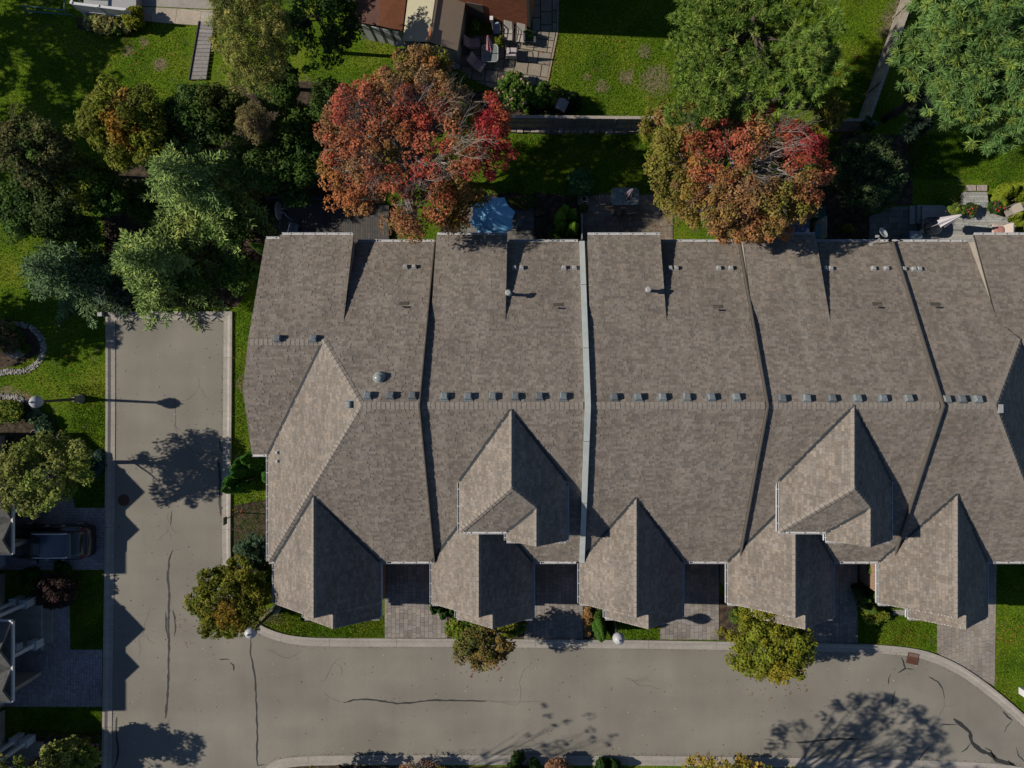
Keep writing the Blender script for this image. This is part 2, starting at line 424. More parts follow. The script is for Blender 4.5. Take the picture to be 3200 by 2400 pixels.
KA = [(334, 2460), (340, 2000), (344, 1700), (347, 1300), (347, 987), (714, 987), (712, 1300), (709, 1600), (709, 1745), (718, 1830), (745, 1905),
      (800, 1960), (870, 1990), (950, 2004), (1080, 2006), (1400, 2007), (2000, 2012), (2450, 2019), (2640, 2023), (2730, 2025), (2850, 2036),
      (2925, 2056), (3010, 2098), (3100, 2164), (3200, 2250), (3320, 2370), (3420, 2490)]
KB = [(826, 2470), (832, 2420), (852, 2395), (890, 2382), (975, 2374), (1400, 2373), (2000, 2375), (2400, 2380), (2800, 2387), (3150, 2398), (3300, 2440), (3380, 2520)]
pa = [W2(*p) for p in KA]; pb = [W2(*p) for p in KB]
mb = MB(); mb.face([(x, y, 0.008) for x, y in [W2(334, 2600)]+pa+[W2(3420, 2600), W2(3380, 2600)]+pb[::-1]+[W2(826, 2600)]])
road = mb.build('road', M['asphalt'], kind='structure')
def resample(p, step):
    out = [p[0]]; acc = 0
    for a, b in zip(p[:-1], p[1:]):
        L_ = math.dist(a, b); n = max(1, round(L_/step))
        for i in range(1, n+1): out.append((a[0]+(b[0]-a[0])*i/n, a[1]+(b[1]-a[1])*i/n))
    return out
def smooth_poly(p, corner_keep=()):
    q = [p[0]]
    for i in range(1, len(p)-1):
        a, b, c = Vector(p[i-1]), Vector(p[i]), Vector(p[i+1])
        ang = (b-a).angle(c-b)
        if ang > 1.0: q.append(p[i]); continue
        if ang < 0.05: q.append(p[i]); continue
        q.append(tuple(a.lerp(b, 0.75))); q.append(tuple(b.lerp(c, 0.25)))
    q.append(p[-1]); return q
kerb = thing('kerb', None, None); kerb['kind'] = 'structure'
def kerb_run(path, roadside):
    path = resample(smooth_poly(smooth_poly(path)), 0.5)
    # offset frames
    fr = []
    for i, p in enumerate(path):
        a = path[max(0, i-1)]; b = path[min(len(path)-1, i+1)]
        t = Vector((b[0]-a[0], b[1]-a[1])).normalized(); nr = Vector((t.y, -t.x))*roadside
        m_ = 1.0
        if 0 < i < len(path)-1:
            t1 = Vector((p[0]-a[0], p[1]-a[1])).normalized(); m_ = 1/max(0.5, t1.dot(t))
        fr.append((Vector(p), nr*m_))
    prof = [(0.26, 0.009), (0.26, 0.035), (0.02, 0.045), (-0.12, 0.115), (-0.25, 0.12), (-0.25, 0.0)]
    i = 0; rr = random.Random(int(path[0][0]*10))
    while i < len(fr)-1:
        j = min(len(fr)-1, i+rr.choice((6, 7, 8)))
        m_ = MB(); rows = []
        for k in range(i, j+1):
            p, n = fr[k]
            if k == j and j < len(fr)-1: p = p.lerp(fr[k-1][0], 0.03)
            rows.append([(p.x+n.x*o, p.y+n.y*o, z) for o, z in prof])
        for A, B in zip(rows[:-1], rows[1:]):
            for q in range(len(prof)-1): m_.face([A[q], A[q+1], B[q+1], B[q]])
        m_.face(rows[0]); m_.face(rows[-1][::-1])
        m_.build('kerb_section', M['concrete'], kerb)
        i = j
kerb_run(pa, 1); kerb_run(pb, -1)

def seam(pts, w0=0.06, wob=0.02, dark=None):
    P = resample([W2(*p) for p in pts], 0.22); rr = random.Random(int(pts[0][0]))
    m_ = MB(); L_ = []; n = len(P)
    for i, p in enumerate(P):
        a = P[max(0, i-1)]; b = P[min(n-1, i+1)]; t = Vector((b[0]-a[0], b[1]-a[1])).normalized(); nr = Vector((-t.y, t.x))
        w = w0*(0.65+0.7*rr.random())*min(1, 0.35+min(i, n-1-i)*0.4); o = rr.uniform(-wob, wob)
        L_.append((p[0]+nr.x*(w/2+o), p[1]+nr.y*(w/2+o), p[0]-nr.x*(w/2-o), p[1]-nr.y*(w/2-o)))
    for A, B in zip(L_[:-1], L_[1:]): m_.face([(A[0], A[1], 0.012), (A[2], A[3], 0.012), (B[2], B[3], 0.012), (B[0], B[1], 0.012)])
    m_.build('tar_seam', M['tar'], road)
SEAMS = [([(536, 1597), (534, 1640)], .07), ([(541, 1718), (530, 1745), (524, 1800), (529, 1860), (527, 1920), (528, 2000), (527, 2100), (524, 2170), (518, 2245)], .12),
 ([(519, 1912), (520, 1970), (525, 1995)], .09), ([(539, 1905), (546, 1930), (549, 1960), (545, 1988)], .08),
 ([(687, 1370), (686, 1390), (695, 1415)], .07), ([(683, 1428), (688, 1500), (686, 1560), (690, 1612)], .13),
 ([(784, 1990), (783, 2040), (798, 2120), (801, 2200), (804, 2300), (803, 2372), (806, 2392), (826, 2388)], .085),
 ([(1074, 2195), (1105, 2187), (1150, 2186), (1190, 2190), (1240, 2198), (1280, 2196), (1350, 2188), (1440, 2189), (1522, 2190)], .09),
 ([(1490-805, 2060), (1516-800, 2060)], .12), ([(718, 2070), (730, 2078), (731, 2096)], .1),
 ([(365, 2240), (363, 2290), (370, 2340), (366, 2380), (355, 2400)], .12),
 ([(2817, 2054), (2826, 2080), (2829, 2088), (2806, 2103)], .09), ([(2829, 2088), (2854, 2091)], .07), ([(2787, 2093), (2800, 2090)], .05),
 ([(2785, 2104), (2777, 2118), (2775, 2138)], .07), ([(2798, 2158), (2790, 2182), (2787, 2215)], .06),
 ([(2903, 2115), (2930, 2130), (2945, 2152), (2951, 2180)], .07),
 ([(2979, 2245), (3000, 2262), (3030, 2288), (3037, 2320), (3065, 2345), (3095, 2356), (3115, 2375), (3150, 2385), (3185, 2400)], .2), ([(2940, 2263), (2990, 2264)], .08),
 ([(3035, 2322), (3020, 2340), (3002, 2350)], .07), ([(3078, 2335), (3095, 2345), (3112, 2372)], .1),
 ([(3134, 2221), (3150, 2240), (3164, 2252)], .1), ([(3162, 2254), (3145, 2270), (3138, 2290)], .06), ([(3176, 2335), (3182, 2360), (3210, 2390)], .06),
 ([(2490, 2320), (2560, 2314), (2620, 2308), (2685, 2310)], .12), ([(2905, 2330), (2880, 2360), (2852, 2400)], .08), ([(546, 1240), (550, 1330), (560, 1360)], .02), ([(590, 1370), (591, 1400)], .02), ([(1530, 2190), (1600, 2194), (1700, 2191)], .015), ([(3150, 2375), (3172, 2400)], .1)]
for s_, w_ in SEAMS: seam(s_, w_)
_r = random.Random(12)
def hair(u, v, ang, n, w=.012):
    pts = [(u, v)]
    for _ in range(n):
        ang += _r.uniform(-.5, .5); u += 9*math.cos(ang); v += 9*math.sin(ang); pts.append((u, v))
        if _r.random() < .12 and n > 6: hair(u, v, ang+_r.choice((-1, 1))*_r.uniform(.5, 1.1), n//2, w*.8)
    seam(pts, w, .01)
for (u, v, a, n) in ((525, 1600, 1.6, 10), (524, 1640, 1.5, 8), (545, 1320, 1.5, 16), (528, 2245, 1.6, 12), (620, 1180, 1.4, 12), (1522, 2190, .05, 26), (1074, 2196, 3.0, 8), (835, 2030, .2, 14), (2787, 2215, 1.6, 8), (2690, 2310, .1, 18), (2490, 2320, 3.2, 14), (1000, 2130, .1, 12), (2951, 2180, 1.4, 8), (1950, 2120, .1, 14), (470, 1900, 1.7, 12)): hair(u, v, a, n)
# grit, twigs and spots on the asphalt
mg = MB()
for i in range(420):
    u_, v_ = (_r.uniform(370, 690), _r.uniform(1010, 2380)) if _r.random() < .4 else (_r.uniform(850, 3000), _r.uniform(2040, 2355))
    if v_ > 2050 and u_ > 2950: continue
    x_, y_ = W2(u_, v_); s0 = _r.uniform(.012, .035); c0_ = _r.choice(((.05, .045, .04), (.08, .06, .04), (.42, .40, .36), (.06, .05, .045)))
    mg.lathe([(s0, 0), (s0*.6, s0*.5)], 5, (x_, y_, .009), c0_, sx=_r.uniform(.6, 1.8))
for (pth, w_) in ((KA, .9), (KB, .9)):
    rp_ = resample([W2(*p) for p in pth], .08)
    for i in range(700):
        j = _r.randrange(len(rp_)-1); a, b2 = rp_[j], rp_[j+1]; L__ = math.dist(a, b2)+1e-6; nx, ny = (b2[1]-a[1])/L__, -(b2[0]-a[0])/L__; o = (.27+abs(_r.gauss(0, .07)))*(1 if pth is KA else -1)
        s0 = _r.uniform(.012, .03); mg.lathe([(s0, 0), (s0*.6, s0*.4)], 4, (a[0]+nx*o, a[1]+ny*o, .009), _r.choice(((.06, .045, .03), (.09, .06, .03), (.05, .05, .04), (.16, .10, .04))))
M['grit'] = mk('grit', rough=.95, attr=True)
mg.build('road_grit', M['grit'], usecol=True, label='grit and leaf crumbs lying on the asphalt and along the kerbs', cat='grit', kind='stuff')

# manhole and storm drain
x, y, _ = W(387, 1563)
t = thing('manhole_cover', 'round rusty brown manhole cover in the shaded edge of the side road', 'manhole cover', (x, y, 0))
m_ = MB(); m_.lathe([(0.34, 0.0), (0.34, 0.018), (0.30, 0.02)], 28); m_.build('frame', M['rust'], t, local=True)
m_ = MB(); m_.lathe([(0.285, 0.0), (0.285, 0.026), (0.27, 0.028)], 28)
for i in range(-4, 5):
    for j in range(-4, 5):
        if math.hypot(i, j) < 4.3: m_.box(i*.055-.014, i*.055+.014, j*.055-.014, j*.055+.014, .027, .033)
m_.build('lid', M['rust'], t, local=True)
x, y, _ = W(2851, 2057)
t = thing('storm_drain', 'square rusty storm drain grate set in the kerb bend', 'drain', (x, y, 0), R(-12))
m_ = MB()
for a, b, c_, d_ in ((-.33, .33, -.33, -.27), (-.33, .33, .27, .33), (-.33, -.27, -.27, .27), (.27, .33, -.27, .27)): m_.box(a, b, c_, d_, 0, .055)
m_.build('frame', M['rust'], t, local=True)
m_ = MB()
for i in range(9): m_.box(-.27+i*.06, -.27+i*.06+.028, -.27, .27, 0.02, .05)
m_.box(-.27, .27, -.03, .03, .02, .048); m_.build('grate', M['rust'], t, local=True)
m_ = MB(); m_.box(-.3, .3, -.3, .3, 0.0, .0245); m_.build('sump', M['flash'], t, local=True)

# ------------------------------------------------------------------ paved areas
def paved(name, polys, rowdir, rowh, lens, pal, gap=0.012, z=0.012, th=0.02, key=11, limit=300, piece='paver', base='joint', mat='paver', kindbase='structure', keeptest=None):
    m_ = MB()
    for p in polys: m_.prism([W2(*q) for q in p], -0.05, z)
    b = m_.build(name, M[base], kind=kindbase)
    ly = Layer(key, rowh, lens, gap, th, th, pal)
    for p in polys: ly.lay([(*W2(*q), z) for q in p], rowdir)
    ly.finish(piece, piece+'_field', M[mat], b, limit)
    return b
PAV = tones((0.235, 0.212, 0.192), 0.82, 1.14, 8)
dy = (0, 1, 0); dx = (1, 0, 0)
paved('driveway', [[(1203, 1740), (1397, 1740), (1397, 1993), (1203, 1993)]], dy, .24, [.2, .3, .4, .3], PAV, key=1)
paved('driveway', [[(1638, 1740), (1822, 1740), (1822, 1997), (1638, 1997)]], dy, .24, [.2, .3, .4, .3], PAV, key=2)
paved('driveway', [[(2063, 1740), (2246, 1740), (2246, 1998), (2063, 1998)]], dy, .24, [.2, .3, .4, .3], PAV, key=3)
paved('driveway', [[(2490, 1740), (2679, 1740), (2679, 2009), (2490, 2009)]], dy, .24, [.2, .3, .4, .3], PAV, key=4)
paved('driveway', [[(2930, 1740), (3114, 1740), (3107, 2144), (2928, 2040)]], dy, .22, [.2, .3, .4, .3], tones((0.26, 0.23, 0.20), .9, 1.1), key=5, limit=200)
paved('driveway', [[(-100, 1587), (329, 1587), (327, 1780), (-100, 1780)], [(60, 1500), (215, 1500), (235, 1587), (60, 1587)]], dx, .16, [.16, .24, .32], tones((0.31, 0.28, 0.29), .85, 1.12), key=6, gap=.014)
paved('driveway', [[(-100, 2030), (321, 2030), (319, 2208), (-100, 2208)], [(130, 1893), (218, 1893), (220, 2030), (130, 2030)]], dy, .16, [.16, .24, .32], tones((0.31, 0.28, 0.29), .85, 1.12), key=7, gap=.014)
# patios
GP = tones((0.17, 0.165, 0.155), .8, 1.2)
paved('patio', [[(1440, 640), (1668, 640), (1668, 765), (1440, 765)]], dx, .2, [.2, .3, .4], GP, key=8, limit=200)
paved('patio', [[(1814, 612), (2102, 606), (2102, 765), (1814, 765)]], dx, .3, [.25, .35, .5], tones((0.235, 0.195, 0.155), .8, 1.15), key=9, limit=300)
paved('patio', [[(2716, 646), (2846, 646), (2880, 765), (2716, 765)]], dx, .36, [.3, .42, .55], tones((0.19, 0.19, 0.17), .85, 1.15), gap=.02, key=10, limit=300)
sl_r = (math.cos(R(-8)), math.sin(R(-8)), 0)
paved('patio', [[(1398, 125), (1668, 95), (1736, 100), (1703, 277), (1560, 285), (1395, 215)]], sl_r, .72, [.62, .70, .78], tones((0.25, 0.225, 0.18), .85, 1.12), gap=.05, key=12, piece='stone_slab', base='soil', th=0.03)
paved('garden_path', [[(1664, -60), (1741, -60), (1738, 99), (1664, 94)]], dy, .68, [.72, .76], tones((0.25, 0.225, 0.18), .85, 1.12), gap=.05, key=13, piece='stone_slab', base='soil', th=0.03)
paved('garden_path', [[(400, 20), (700, 35), (700, 86), (510, 72), (410, 62)]], sl_r, 1.6, [1.4], tones((0.36, 0.32, 0.26), .97, 1.03), gap=.02, key=14, piece='stone_slab', base='joint', th=0.03)
m_ = MB(); m_.prism([W2(400, -80), W2(720, -80), W2(720, 32), W2(400, 17)], -.04, .03); m_.build('yard_paving', M['concrete'], kind='structure')
# grey edging of the paths and the small pale pad beside unit five
m_ = MB(); m_.bar((*W2(1745, -60), .02), (*W2(1742, 100), .02), .1, .06, (0.3, .26, .22)); m_.bar((*W2(1742, 100), .02), (*W2(1706, 278), .02), .1, .06, (0.3, .22, .17))
m_.build('path_edging', M['stone'], usecol=True, kind='structure')
m_ = MB(); m_.prism([W2(2790, 1905), W2(2840, 1905), W2(2840, 1922), W2(2790, 1922)], 0, .04); m_.build('concrete_pad', M['concrete'], kind='structure')

# planting beds (bare mulch)
def bed(pts, z=0.006):
    m_ = MB(); m_.prism([W2(*p) for p in resample(pts+[pts[0]], 40)[:-1]], -0.02, z); return m_.build('planting_bed', M['soil'], kind='structure')
bed([(1395, 1890), (1425, 1890), (1640, 1880), (1640, 1996), (1400, 1995)])
bed([(1822, 1880), (1850, 1880), (1900, 1930), (1875, 1995), (1824, 1996)])
bed([(2246, 1850), (2290, 1880), (2490, 1930), (2490, 2005), (2248, 2000)])
bed([(2680, 1740), (2790, 1740), (2790, 1880), (2740, 1935), (2700, 1915), (2681, 1900)])
bed([(1410, 620), (1600, 600), (1670, 610), (1670, 640), (1436, 640), (1436, 765), (1360, 765)], .0075)
bed([(1668, 600), (1812, 615), (1812, 765), (1669, 765)])
bed([(1440, 290), (1700, 270), (1790, 360), (1700, 400), (1500, 396)])
bed([(-60, 1010), (20, 1000), (90, 1020), (135, 1060), (125, 1100), (60, 1140), (-60, 1165)])
bed([(-60, 1230), (60, 1235), (100, 1260), (170, 1340), (190, 1400), (100, 1400), (-60, 1400)])
bed([(90, 1790), (250, 1785), (230, 1890), (90, 1895)])
bed([(90, 2280), (322, 2290), (322, 2460), (90, 2460)])
bed([(728, 1580), (830, 1560), (840, 1800), (800, 1900), (760, 1890), (728, 1760)])
bed([(830, 2420), (900, 2398), (1000, 2391), (3200, 2412), (3200, 2560), (830, 2560)])
bed([(300, 520), (470, 470), (640, 280), (880, 250), (1040, 260), (1150, 420), (1150, 600), (860, 635), (860, 760), (740, 960), (345, 962), (330, 760)])  # dark soil added in place of lawn to deepen the shade under these trees
bed([(240, 50), (420, 70), (420, 100), (330, 112), (240, 90)])
bed([(2630, 420), (2860, 420), (2850, 640), (2716, 645), (2716, 765), (2550, 765), (2550, 560)])
# ------------------------------------------------------------------ the row of townhouses
ZE = 3.0; ZR = 7.8; YR = -1.84; YN = 6.69; YS = -10.47
SN = (ZR-ZE)/(YN-YR); SS = (ZR-ZE)/(YR-YS); GP_ = 0.776
zr_ = lambda y: ZE+SN*(YN-y)
zf_ = lambda y: ZE+SS*(y-YS)
ZA = lambda y: 3.6+0.405*(6.95-y)
SHP = tones((0.198, 0.172, 0.147), 0.79, 1.15, 9, .035)

def ridge_caps(a, b, parent, w=0.17, drop=0.10, step=0.22, side=None):
    """bent caps laid along a ridge or hip from a to b"""
    a = Vector(a); b = Vector(b); d = b-a; L_ = d.length; d.normalize()
    s = d.cross(Vector((0, 0, 1))).normalized(); up = s.cross(d).normalized()
    n = max(1, int(L_/step)); st = L_/n
    key = (round(w, 3), round(drop, 3), round(st, 2))
    if key not in ridge_caps.cache:
        m_ = MB(); g = st*0.93
        # local: x along ridge, y across, z up
        pr = [(-w, -drop), (0, 0.0), (w, -drop), (w, -drop-.02), (0, -.02), (-w, -drop-.02)]
        m_.solid([(0, y, z+.012) for y, z in pr]+[(g, y, z+.026) for y, z in pr], [(0, 1, 7, 6), (1, 2, 8, 7), (2, 3, 9, 8), (5, 0, 6, 11), (0, 5, 4, 1), (1, 4, 3, 2), (6, 7, 10, 11), (7, 8, 9, 10)])
        ridge_caps.cache[key] = m_.mesh('ridge_cap', M['ridge'])
    me = ridge_caps.cache[key]
    for i in range(n):
        o = a+d*(st*i)
        ob = bpy.data.objects.new('ridge_cap', me); C.objects.link(ob)
        ob.matrix_local = Matrix(((d.x, s.x, up.x, o.x), (d.y, s.y, up.y, o.y), (d.z, s.z, up.z, o.z), (0, 0, 0, 1)))
        ob.parent = parent; ob.matrix_parent_inverse = inv(parent)
ridge_caps.cache = {}

def gutter(house, p0, p1, out, step=0.62, w=0.12, br=True):
    p0 = Vector(p0); p1 = Vector(p1); o = Vector(out)
    m_ = MB(); dz = Vector((0, 0, 1))
    a, b = p0-dz*.10, p1-dz*.10
    m_.bar(a+o*.02, b+o*.02, .016, .12); m_.bar(a+o*w, b+o*w, .018, .12); m_.bar(a+o*(w/2)-dz*.055, b+o*(w/2)-dz*.055, w+.02, .014)
    g = m_.build('gutter', M['white'], house)
    if br:
        n = max(1, int((p1-p0).length/step))
        for i in range(n):
            q = p0.lerp(p1, (i+.5)/n)-dz*.025
            k = MB(); k.bar(q-o*.04, q+o*(w+.01), .035, .014); k.build('gutter_bracket', M['white'], g)
def fascia(house, p0, p1, name='fascia', h=.2, w=.03, mat='white'):
    m_ = MB(); d = Vector((0, 0, .1+.02)); m_.bar(Vector(p0)-d, Vector(p1)-d, w, h); m_.build(name, M[mat], house)
def valley(house, a, b, w=0.17, lift=0.035):
    a = Vector(a); b = Vector(b); d = Vector((0, 0, lift))
    m_ = MB(); m_.bar(a+d, b+d, w, .03); m_.build('valley_flashing', M['flash'], house)

def box_vent(parent, x, y, z, slope, s=.34, h=.2, mat='vent', name='roof_vent'):
    key = (s, h, mat, int(x*977) % 4); mat_ = M[mat] if mat != 'vent' else M['vent%d' % (int(x*977) % 4)]
    if key not in box_vent.c:
        m_ = MB(); a = s/2
        m_.box(-a*1.25, a*1.25, -a*1.25, a*1.25, -.06, .0)
        m_.solid([(-a, -a, 0), (a, -a, 0), (a, a, 0), (-a, a, 0), (-a*.98, -a*.98, h*.75), (a*.98, -a*.98, h*.75), (a*.98, a*.98, h*.75), (-a*.98, a*.98, h*.75),
                  (-a*.72, -a*.72, h), (a*.72, -a*.72, h), (a*.72, a*.72, h), (-a*.72, a*.72, h)],
                 [(0, 1, 5, 4), (1, 2, 6, 5), (2, 3, 7, 6), (3, 0, 4, 7), (4, 5, 9, 8), (5, 6, 10, 9), (6, 7, 11, 10), (7, 4, 8, 11), (8, 9, 10, 11)])
        box_vent.c[key] = m_.mesh(name, mat_)
    ob = bpy.data.objects.new(name, box_vent.c[key]); C.objects.link(ob)
    rv = random.Random(int(x*977)); ob.location = (x, y, z+.05); ob.rotation_euler = (-math.atan(slope)+rv.uniform(-.04, .04), rv.uniform(-.05, .05), rv.uniform(-.09, .09))   # tips with the north slope
    ob.parent = parent; ob.matrix_parent_inverse = inv(parent)
    return ob
box_vent.c = {}
for _i, _c in enumerate(((.15, .175, .19), (.18, .205, .215), (.12, .135, .145), (.17, .185, .185))): M['vent%d' % _i] = mk('grey_vent_plastic_%d' % _i, _c, 0.5, var=0.2, scale=9)
def on_rear(u, v, f=zr_, add=0.0):
    z = 5.0
    for _ in range(12):
        x, y, _z = W(u, v, z+add); z = f(y)
    return x, y, z

def townhouse(label, X0, X1, rearA, garage, nest, dormer=None, small=None, hip=None, key=0, party=None):
    h = thing('townhouse', label, 'townhouse', ((X0+X1)/2, -2, 0), group='attached townhouses in the brown roofed row')
    deck = MB(); polys = []
    ly = Layer(100+key, .145, [.16, .2, .25, .3, .2], .006, .003, .018, SHP)
    def P(*pts): polys.append(list(pts))
    # main slopes
    if hip == 'W':
        hx = -8.37; P((X1, YR, ZR), (hx, YR, ZR), (-9.88, .22, zr_(.22)), (-9.88, YN, ZE), (X1, YN, ZE))
        P((-9.88, .22, zr_(.22)), (-10.75, 1.36, zr_(1.36)), (-9.88, 2.21, zr_(2.21)))
        P((hx, YR, ZR), (-10.75, 1.36, zr_(1.36)), (-14.62, -4.72, ZE), (-14.62, YS, ZE))
        P((hx, YR, ZR), (X1, YR, ZR), (X1, YS, ZE), (-14.62, YS, ZE))
        P((-14.5, 1.2, 5.93), (-15.25, -1.2, 4.74), (-15.5, -4.72, 3.0), (-14.62, -4.72, 3.0), (-10.8, 1.2, 5.93))
        P((-10.75, 1.2, ZA(1.2)), (-9.88, 2.21, ZA(2.21)), (-9.88, 6.95, 3.6), (-13.77, 6.95, 3.6), (-13.77, 1.2, ZA(1.2)))
        P((-14.5, 1.2, ZA(1.2)), (-13.772, 1.2, ZA(1.2)), (-13.772, 6.72, ZA(6.72)), (-14.5, 6.72, ZA(6.72)))
    elif hip == 'E':
        hx = 21.3; P((X0, YR, ZR), (hx, YR, ZR), (22.9, .22, zr_(.22)), (22.9, YN, ZE), (X0, YN, ZE))
        P((22.9, .22, zr_(.22)), (23.68, 1.36, zr_(1.36)), (22.9, 2.21, zr_(2.21)))
        P((hx, YR, ZR), (23.68, 1.36, zr_(1.36)), (27.55, -4.72, ZE), (27.55, YS, ZE))
        P((hx, YR, ZR), (X0, YR, ZR), (X0, YS, ZE), (27.55, YS, ZE))
        P((27.4, 1.2, 5.93), (28.4, -4.72, 3.0), (27.55, -4.72, 3.0), (23.73, 1.2, 5.93))
        P((27.4, 1.2, ZA(1.2)), (23.68, 1.2, ZA(1.2)), (22.9, 2.21, ZA(2.21)), (22.9, 6.95, 3.6), (27.4, 6.95, 3.6))
    else:
        P((X0, YR, ZR), (X1, YR, ZR), (X1, YN, ZE), (X0, YN, ZE)); P((X0, YS, ZE), (X1, YS, ZE), (X1, YR, ZR), (X0, YR, ZR))
        a0, a1 = rearA; P((a0, 2.21, ZA(2.21)), (a1, 2.21, ZA(2.21)), (a1, 6.95, 3.6), (a0, 6.95, 3.6))
    # garage cross gable and its lower front gable
    gl, gr = garage; nl = nest; gc = (gl+gr)/2; gz = ZE+(gr-gl)/2*GP_; gy = YS+(gz-ZE)/SS
    nc = (nl+gr)/2; nz = ZE+(gr-nl)/2*GP_; YG = -12.73; YM = -13.5
    P((gl, YG, ZE), (gl, YS, ZE), (gc, gy, gz), (gc, YG, gz)); P((gr, YG, ZE), (gr, YS, ZE), (gc, gy, gz), (gc, YG, gz))
    P((nl, YM, ZE), (nl, YG, ZE), (nc, YG, nz), (nc, YM, nz)); P((gr, YM, ZE), (gr, YG, ZE), (nc, YG, nz), (nc, YM, nz))
    if dormer:
        dl, dr = dormer; dc = (dl+dr)/2; de = 5.65; dz = de+(dr-dl)/2*GP_
        yr0 = YS+(dz-ZE)/SS; ye = YS+(de-ZE)/SS; yh = -5.72; yf = -8.25; k = (dz-de)/(yh-yf)
        sl_, sr_ = small, dr; scx = (sl_+sr_)/2; sz = de+(sr_-sl_)/2*GP_; yi = yf+(sz-de)/k; ysf = -8.7
        P((dl, yf, de), (dl, ye, de), (dc, yr0, dz), (dc, yh, dz)); P((dr, yf, de), (dr, ye, de), (dc, yr0, dz), (dc, yh, dz))
        P((dl, yf, de), (sl_, yf, de), (scx, yi, sz), (dc, yh, dz)); P((sl_, ysf, de), (sl_, yf, de), (scx, yi, sz), (scx, ysf, sz))
        P((sr_, ysf, de), (sr_, yf, de), (scx, yi, sz), (scx, ysf, sz))
    for p in polys: deck.slab([(a, b, c-.04) for a, b, c in p], .1)
    roof = deck.build('roof', M['deckboard'], h)
    for p in polys:
        up_front = p[0][0]
        ly.lay(p)
    xm = (X0+X1)/2
    ly.finish('shingle', 'shingle_field', M['shingle'], roof, 300, order=lambda w: -w[0].z*2+abs(w[0].x-xm)*.8)
    # caps
    rx0 = -8.37 if hip == 'W' else X0+.04; rx1 = 21.3 if hip == 'E' else X1-.04
    ridge_caps((rx0, YR, ZR+.02), (rx1, YR, ZR+.02), roof, .17, .09)
    if hip == 'W':
        ridge_caps((-14.6, YS, ZE+.02), (-8.37, YR, ZR+.02), roof, .15, .07, .26); ridge_caps((-10.75, 1.36, 6.02), (-8.37, YR, ZR+.02), roof, .15, .06, .26)
        ridge_caps((-14.4, 1.2, 5.96), (-10.8, 1.2, 5.96), roof, .16, .06, .22)
        valley(h, (-10.85, 1.1, 5.9), (-14.6, -4.7, 3.02), .16)
    if hip == 'E':
        ridge_caps((27.5, YS, ZE+.02), (21.3, YR, ZR+.02), roof, .15, .07, .26); ridge_caps((23.68, 1.36, 6.02), (21.3, YR, ZR+.02), roof, .15, .06, .26)
        ridge_caps((23.8, 1.2, 5.96), (27.3, 1.2, 5.96), roof, .16, .06, .22)
    ridge_caps((gc, YG, gz+.02), (gc, gy if not dormer else gy-1.2 if False else gy, gz+.02), roof, .13, .10, .26)
    ridge_caps((nc, YM, nz+.02), (nc, YG, nz+.02), roof, .13, .10, .26)
    valley(h, (gc, gy, gz), (gl, YS, ZE)); valley(h, (gc, gy, gz), (gr, YS, ZE))
    if dormer:
        ridge_caps((dc, yh, dz+.02), (dc, yr0, dz+.02), roof, .13, .10, .26); ridge_caps((dl, yf, de+.02), (dc, yh, dz+.02), roof, .14, .06, .26)
        ridge_caps((scx, yi, sz+.02), (dc, yh, dz+.02), roof, .14, .06, .26)
        ridge_caps((scx, ysf, sz+.02), (scx, yi, sz+.02), roof, .13, .10, .26)
        valley(h, (dc, yr0, dz), (dl, ye, de)); valley(h, (dc, yr0, dz), (dr, ye, de)); valley(h, (scx, yi, sz), (sl_, yf, de))
    # walls
    m_ = MB(); ov = .32
    wx0 = X0 if hip != 'W' else -14.3; wx1 = X1 if hip != 'E' else 27.2
    m_.box(wx0+.01, wx1-.01, YS+ov, YN-ov, -.02, 2.9)
    # main body up to the ridge as a solid
    yy = [YS+ov+.1, YR, YN-ov-.1]; z_ = [zf_(yy[0])-.2, ZR-.2, zr_(yy[2])-.2]
    bx0, bx1 = (wx0+.01, wx1-.01)
    if hip == 'W': bx0 = -8.6
    if hip == 'E': bx1 = 21.5
    m_.solid([(bx0, yy[0], 2.8), (bx0, yy[2], 2.8), (bx0, yy[2], z_[2]), (bx0, yy[1], z_[1]), (bx0, yy[0], z_[0]), (bx1, yy[0], 2.8), (bx1, yy[2], 2.8), (bx1, yy[2], z_[2]), (bx1, yy[1], z_[1]), (bx1, yy[0], z_[0])],
             [(0, 1, 2, 3, 4), (9, 8, 7, 6, 5), (0, 5, 6, 1), (1, 6, 7, 2), (2, 7, 8, 3), (3, 8, 9, 4), (4, 9, 5, 0)])
    ra0, ra1 = rearA
    m_.solid([(ra0+.02, 2.3, ZA(2.3)-.13), (ra0+.02, 6.6, 0), (ra0+.02, 6.6, ZA(6.6)-.13), (ra1-.02, 2.3, ZA(2.3)-.13), (ra1-.02, 6.6, 0), (ra1-.02, 6.6, ZA(6.6)-.13), (ra0+.02, 2.3, 0), (ra1-.02, 2.3, 0)],
             [(0, 2, 1, 6), (3, 7, 4, 5), (0, 3, 5, 2), (2, 5, 4, 1), (6, 1, 4, 7), (0, 6, 7, 3)])
    wa = m_.build('wall', M['siding'], h)
    # garage block with gable ends
    m_ = MB()
    def gable_block(x0, x1, y0, y1, ze, zp, zb=-.02):
        c_ = (x0+x1)/2
        m_.solid([(x0, y0, zb), (x1, y0, zb), (x1, y0, ze), (c_, y0, zp), (x0, y0, ze), (x0, y1, zb), (x1, y1, zb), (x1, y1, ze), (c_, y1, zp), (x0, y1, ze)],
                 [(0, 1, 2, 3, 4), (9, 8, 7, 6, 5), (0, 5, 6, 1), (1, 6, 7, 2), (2, 7, 8, 3), (3, 8, 9, 4), (4, 9, 5, 0)])
    gable_block(gl+ov, gr-ov, YG+.3, YS+.2, ZE+ov*GP_-.2, gz-.2)
    gable_block(nl+.4, gr-ov-.002, YM+.3, YG+.31, ZE+.3*GP_-.2, nz-.22)
